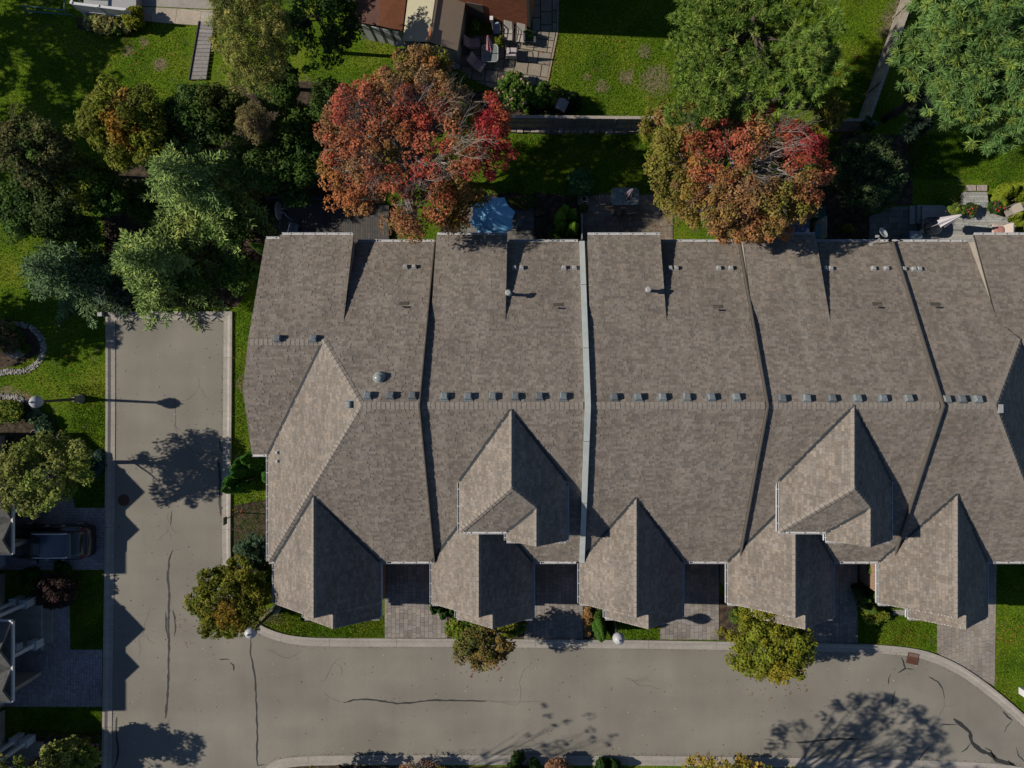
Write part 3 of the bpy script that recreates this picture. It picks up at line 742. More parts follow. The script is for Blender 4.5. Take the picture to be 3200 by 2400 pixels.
    m_.build('garage_wall', M['brick'], h)
    if dormer:
        m_ = MB(); gable_block(dl+.3, dr-.3, yh, yr0-.3, de+.3*GP_-.2, dz-.2, 4.5)
        m_.box(dl+.3, dr-.3, yf+.35, yh+.1, 4.0, de-.08); gable_block(sl_+.3, dr-.302, ysf+.3, yi-.1, de+.05, sz-.2, 3.9)
        m_.build('dormer_wall', M['siding'], h)
    # garage door, its panels, front window
    gx0, gx1 = nl+.75, gr-.75
    fr = MB(); yv = YM+.3-.03; fr.bar((gx0-.05, yv, 0), (gx0-.05, yv, 2.3), .1, .06); fr.bar((gx1+.05, yv, 0), (gx1+.05, yv, 2.3), .1, .06); fr.bar((gx0-.1, yv, 2.35), (gx1+.1, yv, 2.35), .06, .1)
    dn = fr.build('garage_door', M['white'], h)
    for i in range(4):
        k = MB(); k.box(gx0, gx1, yv-.01, yv+.02, .03+i*.56, .03+i*.56+.54); k.build('door_panel', M['white'], dn)
    # gutters
    e = .0
    if hip == 'W':
        gutter(h, (-9.95, 6.95, 3.6), (-13.7, 6.95, 3.6), (0, 1, 0)); gutter(h, (X1-.05, YN, ZE), (-9.85, YN, ZE), (0, 1, 0)); gutter(h, (-13.8, 6.72, 3.69), (-14.5, 6.72, 3.69), (0, 1, 0))
        gutter(h, (-14.62, -4.75, ZE), (-14.62, YS, ZE), (-1, 0, 0)); gutter(h, (-15.5, -4.72, ZE), (-14.65, -4.72, ZE), (0, -1, 0))
        gutter(h, (-14.62, YS, ZE), (gl, YS, ZE), (0, -1, 0), br=False)
    elif hip == 'E':
        gutter(h, (22.95, 6.95, 3.6), (27.4, 6.95, 3.6), (0, 1, 0)); gutter(h, (X0+.1, YN, ZE), (22.87, YN, ZE), (0, 1, 0)); gutter(h, (27.55, -4.75, ZE), (27.55, YS, ZE), (1, 0, 0))
    else:
        gutter(h, (ra0+.02, 6.95, 3.6), (ra1, 6.95, 3.6), (0, 1, 0)); gutter(h, (ra1+.03, YN, ZE), (X1-.05, YN, ZE), (0, 1, 0))
        if ra0-X0 > .2: gutter(h, (X0+.02, YN, ZE), (ra0-.02, YN, ZE), (0, 1, 0), br=False)
    gutter(h, (gr+.05, YS, ZE), ((X1-.15) if hip != 'E' else 27.5, YS, ZE), (0, -1, 0))
    gutter(h, (gr, YM+.02, ZE), (gr, YS+.0, ZE), (1, 0, 0), .7); gutter(h, (gl, YG+.02, ZE), (gl, YS-.1, ZE), (-1, 0, 0), .7)
    gutter(h, (nl, YM+.02, ZE), (nl, YG-.02, ZE), (-1, 0, 0), .4)
    gutter(h, (gr, YM, ZE), (gr-.9, YM, ZE), (0, -1, 0), .5); gutter(h, (nl, YM, ZE), (nl+.7, YM, ZE), (0, -1, 0), .5); gutter(h, (gl, YG, ZE), (gl+.6, YG, ZE), (0, -1, 0), .5)
    if dormer:
        gutter(h, (dl, yf, de), (dl, ye, de), (-1, 0, 0), .7); gutter(h, (dl, yf, de), (sl_, yf, de), (0, -1, 0), .65); gutter(h, (dr, ysf, de), (dr, ye, de), (1, 0, 0), .7)
        gutter(h, (sl_, ysf, de), (sl_, yf-.14, de), (-1, 0, 0), .4); gutter(h, (sl_, ysf, de), (sl_+.8, ysf, de), (0, -1, 0), .6); gutter(h, (dr, ysf, de), (dr-.7, ysf, de), (0, -1, 0), .6)
        # dormer windows
        for cx in (dl+1.0,):
            wn_ = MB(); wn_.box(cx-.45, cx+.45, yf+.28, yf+.34, 4.3, 5.3); wo_ = wn_.build('window', M['white'], h)
            k = MB(); k.box(cx-.38, cx+.38, yf+.265, yf+.279, 4.37, 5.23); k.build('pane', M['glass'], wo_)
    # rake boards at the garage gables
    for (x0, x1, y, zt) in ((gl, gc, YG, gz), (gr, gc, YG, gz), (nl, nc, YM, nz), (gr, nc, YM, nz)):
        fascia(h, (x0, y+.02, ZE), (x1, y+.02, zt), 'rake_board')
    # rear windows and patio door
    for (cx, w2, z0, z1) in ((ra0+1.2, .6, .9, 2.1), (ra1-1.3, .9, .1, 2.1)):
        k = MB(); k.box(cx-w2-.06, cx+w2+.06, 6.58, 6.64, z0-.06, z1+.06); wo_ = k.build('window', M['white'], h)
        k = MB(); k.box(cx-w2, cx+w2, 6.635, 6.65, z0, z1); k.build('pane', M['glass'], wo_)
    # front door beside the garage
    k = MB(); dxx = gr+.75; k.box(dxx-.5, dxx+.5, YS+ov-.04, YS+ov+.02, 0, 2.15); dd = k.build('front_door', M['flash2'], h)
    k = MB(); k.box(dxx-.2, dxx+.2, YS+ov-.06, YS+ov-.039, 1.3, 1.9); k.build('pane', M['glass'], dd)
    return h, roof
H1, RF1 = townhouse('end townhouse with lit west hip at the left end of the row', -15.5, -5.68, (-14.4, -9.88), (-14.3, -8.66), -12.7, hip='W', key=1)
H2, RF2 = townhouse('townhouse with front dormer whose right edge carries the broad pale coping', -5.64, 2.05, (-5.5, -1.77), (-5.84, -.45), -4.51, dormer=(-4.04, 1.28), small=-1.71, key=2)
H3, RF3 = townhouse('middle townhouse without dormer, just right of the broad pale coping', 2.34, 10.55, (2.46, 6.3), (2.1, 7.58), 3.47, key=3)
H4, RF4 = townhouse('townhouse with front dormer and a white satellite dish near its back gutter', 10.65, 18.74, (10.66, 14.5), (10.04, 15.67), 11.45, dormer=(11.9, 17.45), small=14.26, key=4)
H5, RF5 = townhouse('end townhouse with shaded east hip at the right edge of the photo', 18.82, 28.4, (22.9, 27.3), (18.14, 23.9), 19.74, hip='E', key=5)
# party wall copings
def coping(house, x, w, up, mat, y0=YS, y1=YN, name='party_wall_coping'):
    m_ = MB(); pts = [(y1, zr_(y1)), (YR, ZR), (y0, zf_(y0))]
    for (ya, za), (yb, zb) in zip(pts[:-1], pts[1:]):
        m_.solid([(x-w/2, ya, za-.3), (x+w/2, ya, za-.3), (x+w/2, ya, za+up), (x-w/2, ya, za+up), (x-w/2, yb, zb-.3), (x+w/2, yb, zb-.3), (x+w/2, yb, zb+up), (x-w/2, yb, zb+up)],
                 [(0, 1, 2, 3), (7, 6, 5, 4), (0, 4, 5, 1), (1, 5, 6, 2), (2, 6, 7, 3), (3, 7, 4, 0)])
    return m_.build(name, M[mat], house)
coping(H1, -5.66, .05, .27, 'flash2', y1=YN-.05)
coping(H2, 2.195, .27, .24, 'whiteband'); coping(H3, 10.60, .06, .22, 'flash2'); coping(H4, 18.78, .06, .24, 'flash2')
# joints in the pale coping
for yj in (4.2, .9, -3.6, -6.9):
    z = (zr_ if yj > YR else zf_)(yj)+.24
    k = MB(); k.bar((2.06, yj, z+.004), (2.33, yj, z+.004), .03, .008); k.build('coping_joint', M['flash2'], H2)
# roof furniture
for (u, v) in ((1148, 1238), (1219, 1238), (1288, 1238)): box_vent(RF1, *on_rear(u, v, add=.2), SN)
for (u, v) in ((866, 1059), (978, 1059)):
    x, y, z = on_rear(u, v, ZA, .2); box_vent(RF1, x, y, z, .405)
x, y, z = W(1094, 1264, 7.4); box_vent(RF1, x, y, 3+.768*(x+14.62)-.02, 0).rotation_euler = (0, -.65, 0)
for u in (1388, 1463, 1539, 1611, 1686, 1761): box_vent(RF2, *on_rear(u, 1241, add=.2), SN)
for u in (1920, 1996, 2072, 2148, 2225, 2304): box_vent(RF3, *on_rear(u, 1243, add=.2), SN)
for u in (2447, 2524, 2603, 2683, 2763, 2843): box_vent(RF4, *on_rear(u, 1247, add=.2), SN)
for u in (2962, 3010, 3060): box_vent(RF5, *on_rear(u, 1250, add=.2), SN)
for rf, us, v in ((RF1, (1267, 1294), 834), (RF2, (1607, 1630, 1763, 1796), 837), (RF3, (2095, 2114, 2247, 2285), 838), (RF4, (2578, 2597, 2731, 2771), 839), (RF5, (2826, 2857, 2874), 841)):
    for u in us: box_vent(rf, *on_rear(u, v, add=.1), SN, .21, .13, 'ventpale', 'exhaust_cap')
for (u, v) in ((868, 1414), (869, 1441)):
    x, y, z = W(u, v, 3.6); b_ = box_vent(RF1, x, y, 3+.768*(x+14.62), 0, .17, .1, 'ventpale', 'exhaust_cap'); b_.rotation_euler = (0, -.65, 0)
for rf, u, v in ((RF1, 1262, 952), (RF2, 1744, 956), (RF3, 2243, 962), (RF4, 2741, 954), (RF5, 2922, 954)):
    x, y, z = on_rear(u, v); sn = SN
    k = MB(); k.solid([(x-.24, y-.02, z+.0+.03), (x+.24, y-.02, z+.03), (x+.24, y+.16, z-.1+.03), (x-.24, y+.16, z-.1+.03), (x-.24, y-.02, z+.045), (x+.24, y-.02, z+.045), (x+.24, y+.16, z-.1+.045), (x-.24, y+.16, z-.1+.045)],
                      [(0, 3, 2, 1), (4, 5, 6, 7), (0, 1, 5, 4), (1, 2, 6, 5), (2, 3, 7, 6), (3, 0, 4, 7)])
    o = k.build('pipe_flashing', M['lead'], rf)
    k = MB(); k.cyl((x+.02, y-.12, z), (x+.02, y-.12, z+.32), .045, .045, 8); k.build('vent_pipe', M['darkmetal'], rf)
for rf, u, v in ((RF2, 1588, 915), (RF3, 2026, 905)):
    x, y, z = on_rear(u, v, add=.8)
    k = MB(); k.lathe([(.2, -.15), (.14, .1), (.085, .14), (.085, .75), (.085, .78)], 14, (x, y, z)); k.lathe([(.15, .78), (.15, .92), (.1, .95)], 16, (x, y, z)); k.build('flue_pipe', M['ventpale'], rf)
x, y, z = on_rear(2013, 900); k = MB(); k.box(x-.2, x+.1, y-.12, y+.2, z-.05, z+.04); k.build('flue_flashing', M['ventpale'], RF3)
x, y, z = on_rear(1182, 1181, add=.25)
sk = MB(); sk.lathe([(.32, -.12), (.27, .06), (.255, .2), (.235, .22)], 24, (x, y, z)); so_ = sk.build('tubular_skylight', M['ventpale'], RF1, smooth=False)
sk = MB(); sk.lathe([(.215, .2), (.2, .25), (.13, .3), (.04, .32)], 24, (x, y, z)); sk.build('skylight_dome', mk('skylight_dome', (.22, .26, .25), .25), so_, smooth=True)
x, y, z = W(3117, 1276, 7.5); k = MB(); k.box(x-.1, x+.12, y-.2, y+.2, z-.5, z+.25); k.build('ridge_box', M['ventpale'], RF5)
# satellite dish at the back gutter of the fourth house
x, y, z = W(2752, 742, 3.75)
t = thing('satellite_dish', 'white satellite dish over the back gutter of the right hand dormered townhouse', 'satellite dish', (x, y, 3.2))
k = MB(); k.tube([(-.2, -.25, -.1), (-.1, -.15, .35), (0, -.03, .5)], .022); k.box(-.3, -.1, -.34, -.2, -.16, -.06); k.build('mast', M['ventpale'], t, local=True)
k = MB(); n = 20; prof = [(0, 0), (.12, .012), (.22, .04), (.29, .075)]
vs_ = []; Mx = Matrix.Rotation(R(22), 4, 'Y') @ Matrix.Rotation(R(-28), 4, 'X')
for r_, z_ in prof[1:]:
    for q in range(n): a_ = 2*math.pi*q/n; vs_.append(tuple(Mx @ Vector((r_*.85*math.cos(a_), r_*1.1*math.sin(a_), .5+z_))))
c0 = tuple(Mx @ Vector((0, 0, .5))); vs_ = [c0]+vs_
fs = [(0, 1+(q+1) % n, 1+q) for q in range(n)]
for j in range(2): fs += [(1+j*n+q, 1+j*n+(q+1) % n, 1+(j+1)*n+(q+1) % n, 1+(j+1)*n+q) for q in range(n)]
k.solid(vs_, fs); d_ = k.build('reflector', M['globe'], t, local=True); md = d_.modifiers.new('thick', 'SOLIDIFY'); md.thickness = .015
k = MB(); k.tube([(0, -.2, .45), (-.28, .0, .85)], .015); k.build('feed_arm', M['ventpale'], t, local=True)
k = MB(); k.box(-.40, -.24, -.06, .06, .8, .9); k.build('receiver', M['ventpale'], t, local=True)
# ------------------------------------------------------------------ vegetation
def fld(P, seed, f=1.0):
    """smooth pseudo noise field over points, about -1..1"""
    g = np.random.RandomState(seed); out = np.zeros(len(P))
    for i in range(6):
        k = g.normal(size=3)*f*(1+i*.45); out += np.sin(P @ k+g.uniform(0, 6.28))/(1+i*.3)
    return out/2.6
def quads(Cn, Nrm, size, asp, g, fold=0.0):
    """diamond leaves: centres, normals, sizes -> verts, faces"""
    n = len(Cn); t = g.normal(size=(n, 3)); t -= Nrm*(t*Nrm).sum(1, keepdims=True)
    t /= np.linalg.norm(t, axis=1, keepdims=True)+1e-9; b = np.cross(Nrm, t)
    s = size[:, None]
    V = np.stack([Cn-t*s, Cn-b*s*asp+Nrm*s*.15, Cn+t*s, Cn+b*s*asp+Nrm*s*.15], 1).reshape(-1, 3)
    return V, np.arange(n*4).reshape(n, 4)
def limbs(t, base, tips, r0, mat, zt, g, name='trunk', spread=.5, fork=None):
    """tapered trunk with limbs running out to the given tips"""
    mb = MB(); b = Vector(base); top = Vector((base[0]+g.uniform(-.2, .2), base[1]+g.uniform(-.2, .2), zt))
    m1 = b.lerp(top, .5)+Vector((g.uniform(-.1, .1), g.uniform(-.1, .1), 0))
    mb.cyl(b, m1, r0, r0*.8, 9); mb.cyl(m1, top, r0*.8, r0*.5, 9)
    for tp in tips:
        tp = Vector(tp); k = g.uniform(.35, 1.0); s = (m1.lerp(top, (k-.5)*2) if k > .5 else b.lerp(m1, k*2)); s.z = min(s.z, tp.z-.05)
        mid = s.lerp(tp, .5)+Vector((g.uniform(-.25, .25), g.uniform(-.25, .25), g.uniform(.0, .3)))
        q = s.lerp(mid, .5)+Vector((g.uniform(-.1, .1), g.uniform(-.1, .1), g.uniform(-.05, .1)))
        w = mid.lerp(tp, .5)+Vector((g.uniform(-.15, .15), g.uniform(-.15, .15), g.uniform(-.1, .1)))
        mb.cyl(s, q, r0*.36, r0*.28, 5); mb.cyl(q, mid, r0*.28, r0*.2, 5); mb.cyl(mid, w, r0*.2, r0*.12, 4); mb.cyl(w, tp, r0*.12, r0*.04, 4)
        for _ in range(fork or 0):
            a = q.lerp(w, g.uniform(0.1, 1)); e = a+(tp-a)*g.uniform(.4, .9)+Vector((g.uniform(-.8, .8), g.uniform(-.8, .8), g.uniform(-.1, .5)))
            m2 = a.lerp(e, .5)+Vector((g.uniform(-.1, .1), g.uniform(-.1, .1), g.uniform(0, .15)))
            mb.cyl(a, m2, r0*.12, r0*.08, 4); mb.cyl(m2, e, r0*.08, r0*.03, 4)
            for _ in range(2):
                f = m2.lerp(e, g.uniform(0, .8)); f2 = f+Vector((g.uniform(-.4, .4), g.uniform(-.4, .4), g.uniform(-.05, .35))); mb.cyl(f, f2, r0*.05, r0*.02, 3)
    return mb.build(name, mat, t, smooth=True)

def crown_shape(g, n, rx, ry, rz, seed, flat=.25, irregular=.22, hollow=.35):
    """clump centres spread through an uneven ellipsoid, denser towards the top and the rim"""
    u = g.uniform(-1, 1, n*3); ph = g.uniform(0, 2*math.pi, n*3)
    d = np.stack([np.sqrt(1-u*u)*np.cos(ph), np.sqrt(1-u*u)*np.sin(ph), u], 1)
    lob = 1+irregular*fld(d*1.6, seed, 1.4)
    r = (hollow+(1-hollow)*g.uniform(0, 1, n*3)**.45)*lob
    P = d*r[:, None]; keep = (P[:, 2] > -flat*1.8); P = P[keep][:n]
    return P*np.array([rx, ry, rz]), P

def broadleaf(name, label, cat, u, v, zc, rx, ry=None, rz=None, n=260, leaf=.085, per=60, cl=.45, pal=None, seed=1, trunk=None, mat=None,
              irregular=.22, tips=16, fork=1, bark='bark', flat=.3, group=None, hollow=.35, gapf=None, base=None, aspect=.62, uponly=.35, thin=None):
    g = np.random.RandomState(seed); ry = ry or rx; rz = (rz or rx*.75)*.8
    cx, cy, cz = W(u, v, zc); bx, by = base or (cx, cy)
    t = thing(name, label, cat, (bx, by, 0), group=group)
    Cc, Cn_ = crown_shape(g, n, rx, ry, rz, seed, flat, irregular, hollow)
    if gapf is not None:
        keep = fld(Cc, seed+5, .9) > gapf; Cc = Cc[keep]; Cn_ = Cn_[keep]
    for (tx, ty, tr, tp) in (thin or ()):
        keep = (np.hypot(Cc[:, 0]-tx, Cc[:, 1]-ty) > tr*(.8+.4*g.uniform(size=len(Cc)))) | (g.uniform(size=len(Cc)) < tp); Cc = Cc[keep]; Cn_ = Cn_[keep]
    m_ = len(Cc); cs = cl*g.uniform(.6, 1.35, m_)
    idx = np.repeat(np.arange(m_), per); N_ = len(idx)
    d = g.normal(size=(N_, 3)); d /= np.linalg.norm(d, axis=1, keepdims=True)
    d[:, 2] = np.where(d[:, 2] < -uponly, -d[:, 2], d[:, 2])
    r = cs[idx]*g.uniform(.35, 1, N_)**.5
    P = Cc[idx]+d*r[:, None]*np.array([1, 1, .7])
    nr = d*.6+g.normal(size=(N_, 3))*.45+np.array([0, 0, .55]); nr /= np.linalg.norm(nr, axis=1, keepdims=True)
    sz = leaf*g.uniform(.6, 1.3, N_)
    V, F = quads(P, nr, sz, aspect, g)
    V += np.array([cx, cy, cz]); V[:, 2] = np.maximum(V[:, 2], .03)
    col = pal(Cc, Cn_, g)[idx]*(1+g.normal(size=(N_, 1))*.16)*(1+g.normal(size=(N_, 3))*.05)
    col = np.clip(col*1.12, .003, .9)
    np_obj('crown', V, F, M[mat or 'leaf'], t, col)
    if trunk is None: trunk = .05+rx*.035
    zt = cz+rz*.2
    ti = g.choice(m_, min(tips, m_), replace=False)
    tl = [tuple(Cc[i]*1.0+np.array([cx, cy, cz])) for i in ti]
    if name not in ('shrub', 'flowering_shrub', 'hedge', 'low_plant') or trunk > .09:
        limbs(t, (bx, by, 0), [p for p in tl if p[2] > .4], trunk, M[bark], max(zt, .6), g, fork=fork)
    else:
        limbs(t, (bx, by, 0), [p for p in tl[:5] if p[2] > .15], .03, M[bark], max(cz*.5, .15), g, name='stem', fork=0)
    return t

def pal_mix(cols, seed, f=.8, w=None, clump=.12):
    """clump colours from a list by a smooth field plus clump scatter"""
    cols = np.array(cols)
    def fn(Cc, Nn, g):
        a = fld(Cc, seed, f)*.5+.5+g.normal(size=len(Cc))*.16
        k = np.clip(a*len(cols), 0, len(cols)-1.001); i = k.astype(int); fr = (k-i)[:, None]
        c = cols[i]*(1-fr)+cols[np.minimum(i+1, len(cols)-1)]*fr
        return c*(1+g.normal(size=(len(Cc), 1))*clump)
    return fn

def conifer(name, label, u, v, h, R_, seed, cols, zref=None, tier=.36, nb=9, pal2=None, group=None, lean=(0, 0), twig=.27, cut=None, z0=.4, power=.8, wid=.038):
    """spruce: whorls of drooping branches, side twigs as short needle fingers. (u,v) is where the crown's middle shows in the photo"""
    g = np.random.RandomState(seed); zc = zref or h*.5
    cx, cy, _ = W(u, v, zc); t = thing(name, label, 'spruce tree', (cx, cy, 0), group=group)
    Vs = []; Cs = []; cols = np.array(cols); br = MB()
    z = z0
    while z < h-.15:
        k = 1-(z-z0)/(h-z0); rad = R_*k**power
        nn = max(4, int(nb*(.45+.55*k))); off = g.uniform(0, 6.28)
        for j in range(nn):
            a = off+6.283*j/nn+g.uniform(-.2, .2); L_ = rad*(1.2 if j % 2 else .72)*g.uniform(.85, 1.1)
            if L_ < .25: L_ = .25
            dr = np.array([math.cos(a), math.sin(a), 0]); sd = np.array([-dr[1], dr[0], 0]); droop = g.uniform(.10, .28)
            tone = cols[min(len(cols)-1, int(abs(g.normal())*len(cols)*.42))]*(1+g.normal()*.10)
            m_ = max(3, int(L_/.13)); ss = np.linspace(.14, 1, m_)*L_
            br.cyl((cx, cy, z), (cx+dr[0]*L_*.9, cy+dr[1]*L_*.9, z-droop*L_*.8+.06), .025*k+.012, .008, 3)
            for s in ss:
                zz = z-droop*s+.10*(s/L_)**2*L_
                tl = (.15+.85*min(1, (L_-s)/max(L_*.55, .2)))*min(.75, L_*.42)
                for side in (-1, 1):
                    ax = dr*g.uniform(.55, .9)+sd*side*g.uniform(.6, 1.0); ax[2] = g.uniform(-.25, .12); ax /= np.linalg.norm(ax)
                    c0 = np.array([cx, cy, zz])+dr*s
                    q = max(2, int(tl/.13)+1)
                    for i in range(q):
                        p0 = c0+ax*(tl*i/q)+np.array([0, 0, g.uniform(-.03, .05)])
                        fx = ax*.75+g.normal(size=3)*.42; fx[2] += .18; fx /= np.linalg.norm(fx)
                        p1 = p0+fx*twig*g.uniform(.7, 1.25)
                        w_ = np.cross(fx, g.normal(size=3)*.5+np.array([0, 0, 1])); w_ /= np.linalg.norm(w_)+1e-9; w_ *= wid*g.uniform(.8, 1.35)
                        Vs.append((p0-w_*.7, p0+w_*.7, p0+(p1-p0)*.7+w_, p1)); Vs.append
                        Cs.append(tone*(1+g.normal()*.15)*(1.0+.25*(i == q-1)))
        z += tier*g.uniform(.8, 1.2)*(.55+.45*k)
    V = np.array(Vs).reshape(-1, 3); n = len(V)//4
    V[:, 2] = np.maximum(V[:, 2], .04)
    np_obj('crown', V, np.arange(n*4).reshape(n, 4), M['needle'], t, np.clip(np.array(Cs), .003, .9))
    br.cyl((cx, cy, 0), (cx+lean[0], cy+lean[1], h*.97), .05+h*.014, .02, 8)
    br.build('trunk', M['bark'], t)
    return t

def tufted(name, label, u, v, zc, rx, ry, rz, seed, cols, n=420, per=46, tuft=.34, wid=.016, droop=0.0, cat='pine tree', clusters=26, group=None, irregular=.28, updir=.5):
    """pine: long needle tufts gathered into masses at the branch ends"""
    g = np.random.RandomState(seed); cx, cy, cz = W(u, v, zc); t = thing(name, label, cat, (cx, cy, 0), group=group)
    K, _ = crown_shape(g, clusters, rx, ry, rz, seed, .35, irregular, .25)
    ci = g.randint(0, len(K), n); sp = min(rx, ry)*.34
    d = g.normal(size=(n, 3)); d /= np.linalg.norm(d, axis=1, keepdims=True); d[:, 2] = np.abs(d[:, 2])*.9-.15
    Tc = K[ci]*.9+d*(sp*g.uniform(.25, 1, n)**.5)[:, None]*np.array([1, 1, .6])
    out = Tc/np.array([rx, ry, rz]); ol = np.linalg.norm(out, axis=1, keepdims=True)+1e-6
    dirs = out/ol*np.array([1, 1, .4])+np.array([0, 0, updir]); dirs[:, 2] -= droop; dirs /= np.linalg.norm(dirs, axis=1, keepdims=True)
    idx = np.repeat(np.arange(n), per); N_ = len(idx)
    f = dirs[idx]*.62+g.normal(size=(N_, 3))*.55; f /= np.linalg.norm(f, axis=1, keepdims=True)
    base = Tc[idx]-dirs[idx]*tuft*.2+dirs[idx]*(g.uniform(-.12, .12, (N_, 1))*tuft)
    L_ = tuft*g.uniform(.6, 1.1, N_)[:, None]
    w_ = np.cross(f, g.normal(size=(N_, 3))+np.array([0, 0, .8])); w_ /= np.linalg.norm(w_, axis=1, keepdims=True)+1e-9; w_ *= wid
    V = np.stack([base-w_, base+w_, base+f*L_+w_*.35, base+f*L_-w_*.35], 1).reshape(-1, 3)+np.array([cx, cy, cz])
    cols = np.array(cols); tone = cols[g.randint(0, len(cols), n)]*(1+g.normal(size=(n, 1))*.10)
    col = tone[idx]*(1+g.normal(size=(N_, 1))*.14)
    np_obj('crown', V, np.arange(N_*4).reshape(N_, 4), M['needle'], t, np.clip(col, .003, .9))
    limbs(t, (cx, cy, 0), [tuple(k*.85+np.array([cx, cy, cz])) for k in K], .2, M['bark'], cz+rz*.5, g, fork=1)
    return t

def cedar(name, label, u, v, zc, r, h, seed, cols, lobes=5, n=3600, group=None, cat='cedar', leaf=.07, spread=.55, zb=.1, lean=(0, 0)):
    """clipped or columnar evergreen: soft upright lobes covered in small scale leaves"""
    g = np.random.RandomState(seed); cx, cy, _ = W(u, v, zc); t = thing(name, label, cat, (cx, cy, 0), group=group); Vs = []; Cs = []; cols = np.array(cols)
    for k in range(lobes):
        a = g.uniform(0, 6.28); o = (r*spread*g.uniform(.5, 1) if lobes > 1 else 0)
        lx, ly_ = o*math.cos(a), o*math.sin(a); lr = r*(1-spread*.75)*g.uniform(.8, 1.15) if lobes > 1 else r; lh = h*g.uniform(.72, 1.0)
        m_ = n//lobes; ph = g.uniform(0, 6.28, m_); s = g.uniform(0, 1, m_)
        prof = np.clip(1-s**1.5, 0, 1)**.7*(.8+.2*np.sin(s*3.1)); rr = lr*prof*(1+.14*np.sin(ph*4+k+s*5)+.10*np.sin(ph*9+s*9)+g.normal(size=m_)*.08); lx, ly_ = lx*(1+s*.35), ly_*(1+s*.35)
        P = np.stack([lx+rr*np.cos(ph), ly_+rr*np.sin(ph), zb+s*(lh-zb)], 1)
        nr = np.stack([np.cos(ph), np.sin(ph), .25+s*1.2], 1)+g.normal(size=(m_, 3))*.35; nr /= np.linalg.norm(nr, axis=1, keepdims=True)
        V, F = quads(P, nr, leaf*g.uniform(.6, 1.4, m_), .55, g); Vs.append(V)
        Cs.append(cols[g.randint(0, len(cols), m_)]*(1+g.normal(size=(m_, 1))*.15))
    V = np.concatenate(Vs)+np.array([cx, cy, 0]); V[:, 0] += (V[:, 2]/h)*lean[0]; V[:, 1] += (V[:, 2]/h)*lean[1]; V[:, 2] = np.maximum(V[:, 2], .02); n_ = len(V)//4
    np_obj('foliage', V, np.arange(n_*4).reshape(n_, 4), M['leaf'], t, np.clip(np.concatenate(Cs), .003, .9))
    m2 = MB(); m2.cyl((cx, cy, 0), (cx+lean[0]*.6, cy+lean[1]*.6, h*.7), .06, .03, 6); m2.build('trunk', M['bark'], t)
    return t

# leaf colours (real-world, linear)
RED = (.38, .075, .05); REDO = (.34, .115, .06); ORA = (.40, .17, .05); TAN = (.29, .17, .07); OLV = (.19, .18, .035); GRN = (.065, .10, .02); CRIM = (.36, .035, .045); BRN = (.26, .14, .08)
YEL = (.26, .21, .025); YG = (.17, .20, .022); LG = (.10, .17, .03); DG = (.03, .072, .015); MG = (.065, .125, .02)
def maple_pal(spots, base, seed):
    """base mixture with named zones: (dx, dy, radius, colour, strength) in metres from the crown centre"""
    bf = pal_mix(base, seed, .55)
    def fn(Cc, Nn, g):
        c = bf(Cc, Nn, g)
        for (x, y, r, cc, s) in spots:
            d = np.hypot(Cc[:, 0]-x, Cc[:, 1]-y)+g.normal(size=len(Cc))*r*.22
            w = np.clip((r-d)/(r*.5), 0, 1)[:, None]*s
            c = c*(1-w)+np.array(cc)*w*(1+g.normal(size=(len(Cc), 1))*.15)
        return c
    return fn
M['bough'] = mk('grey_bough', (.20, .175, .155), .9, var=.2, scale=9)
def boughs(t, hub, zh, zt, arms, seed, r=.034, spread=(0, 6.28)):
    """the pale branch work that shows through a thinning crown"""
    g = random.Random(seed); mb = MB()
    def grow(p, a, el, L_, r_, dep):
        n = 4; q = p
        for i in range(n):
            a += g.uniform(-.22, .22); q2 = q+Vector((math.cos(a), math.sin(a), el))*(L_/n); mb.cyl(q, q2, r_*(1-.13*i), r_*(1-.13*(i+1)), 5 if r_ > .03 else 3)
            if dep and i > 0:
                for _ in range(2 if dep > 1 else 1): grow(q2, a+g.choice((-1, 1))*g.uniform(.4, .95), el*g.uniform(.5, 1.3), L_*g.uniform(.38, .62), r_*.5, dep-1)
            q = q2
    h = Vector(W(*hub, zh)); base = Vector(t.location); mb.cyl((base.x, base.y, 0), h, r*3.2, r*2.0, 9)
    for (a, L_) in arms: grow(h, R(a), (zt-zh)/(L_*.72), L_*.60, r, 3)
    mb.build('bough', M['bough'], t)
k9 = 1/64.0
broadleaf('maple_tree', 'big red and rust maple at the back fence, left of the blue parasol', 'maple tree', 1255, 466, 6.2, 3.85, 3.85, 2.1, n=560, per=92, leaf=.066, cl=.40, thin=[(2.0, .4, 1.5, .5), (-1.2, -.1, 1.0, .6), (.4, -.7, 1.0, .5)],
    pal=maple_pal([(1.0, 3.6, 1.5, TAN, .8), (.2, 3.2, 1.0, OLV, .5), (-3.6, -2.6, 1.8, ORA, .6), (3.0, -2.9, 1.6, OLV, .7), (-.3, -.3, 1.2, OLV, .7), (0, -4.0, 1.4, TAN, .6), (1.0, 1.9, 1.2, RED, .7), (-1.5, .5, 1.4, REDO, .7)],
    [OLV, BRN, TAN, REDO, REDO, RED], 91), seed=21, tips=60, fork=7, bark='barkpale', irregular=.26, flat=.2, hollow=.42, trunk=.24, gapf=-.62)
boughs(bpy.data.objects['maple_tree'], (1310, 490), 5.0, 7.9, [(8, 4.0), (35, 3.6), (-25, 3.8), (80, 3.2), (120, 3.6), (155, 3.6), (190, 3.2), (235, 3.0), (290, 3.2), (55, 3.2)], 5)
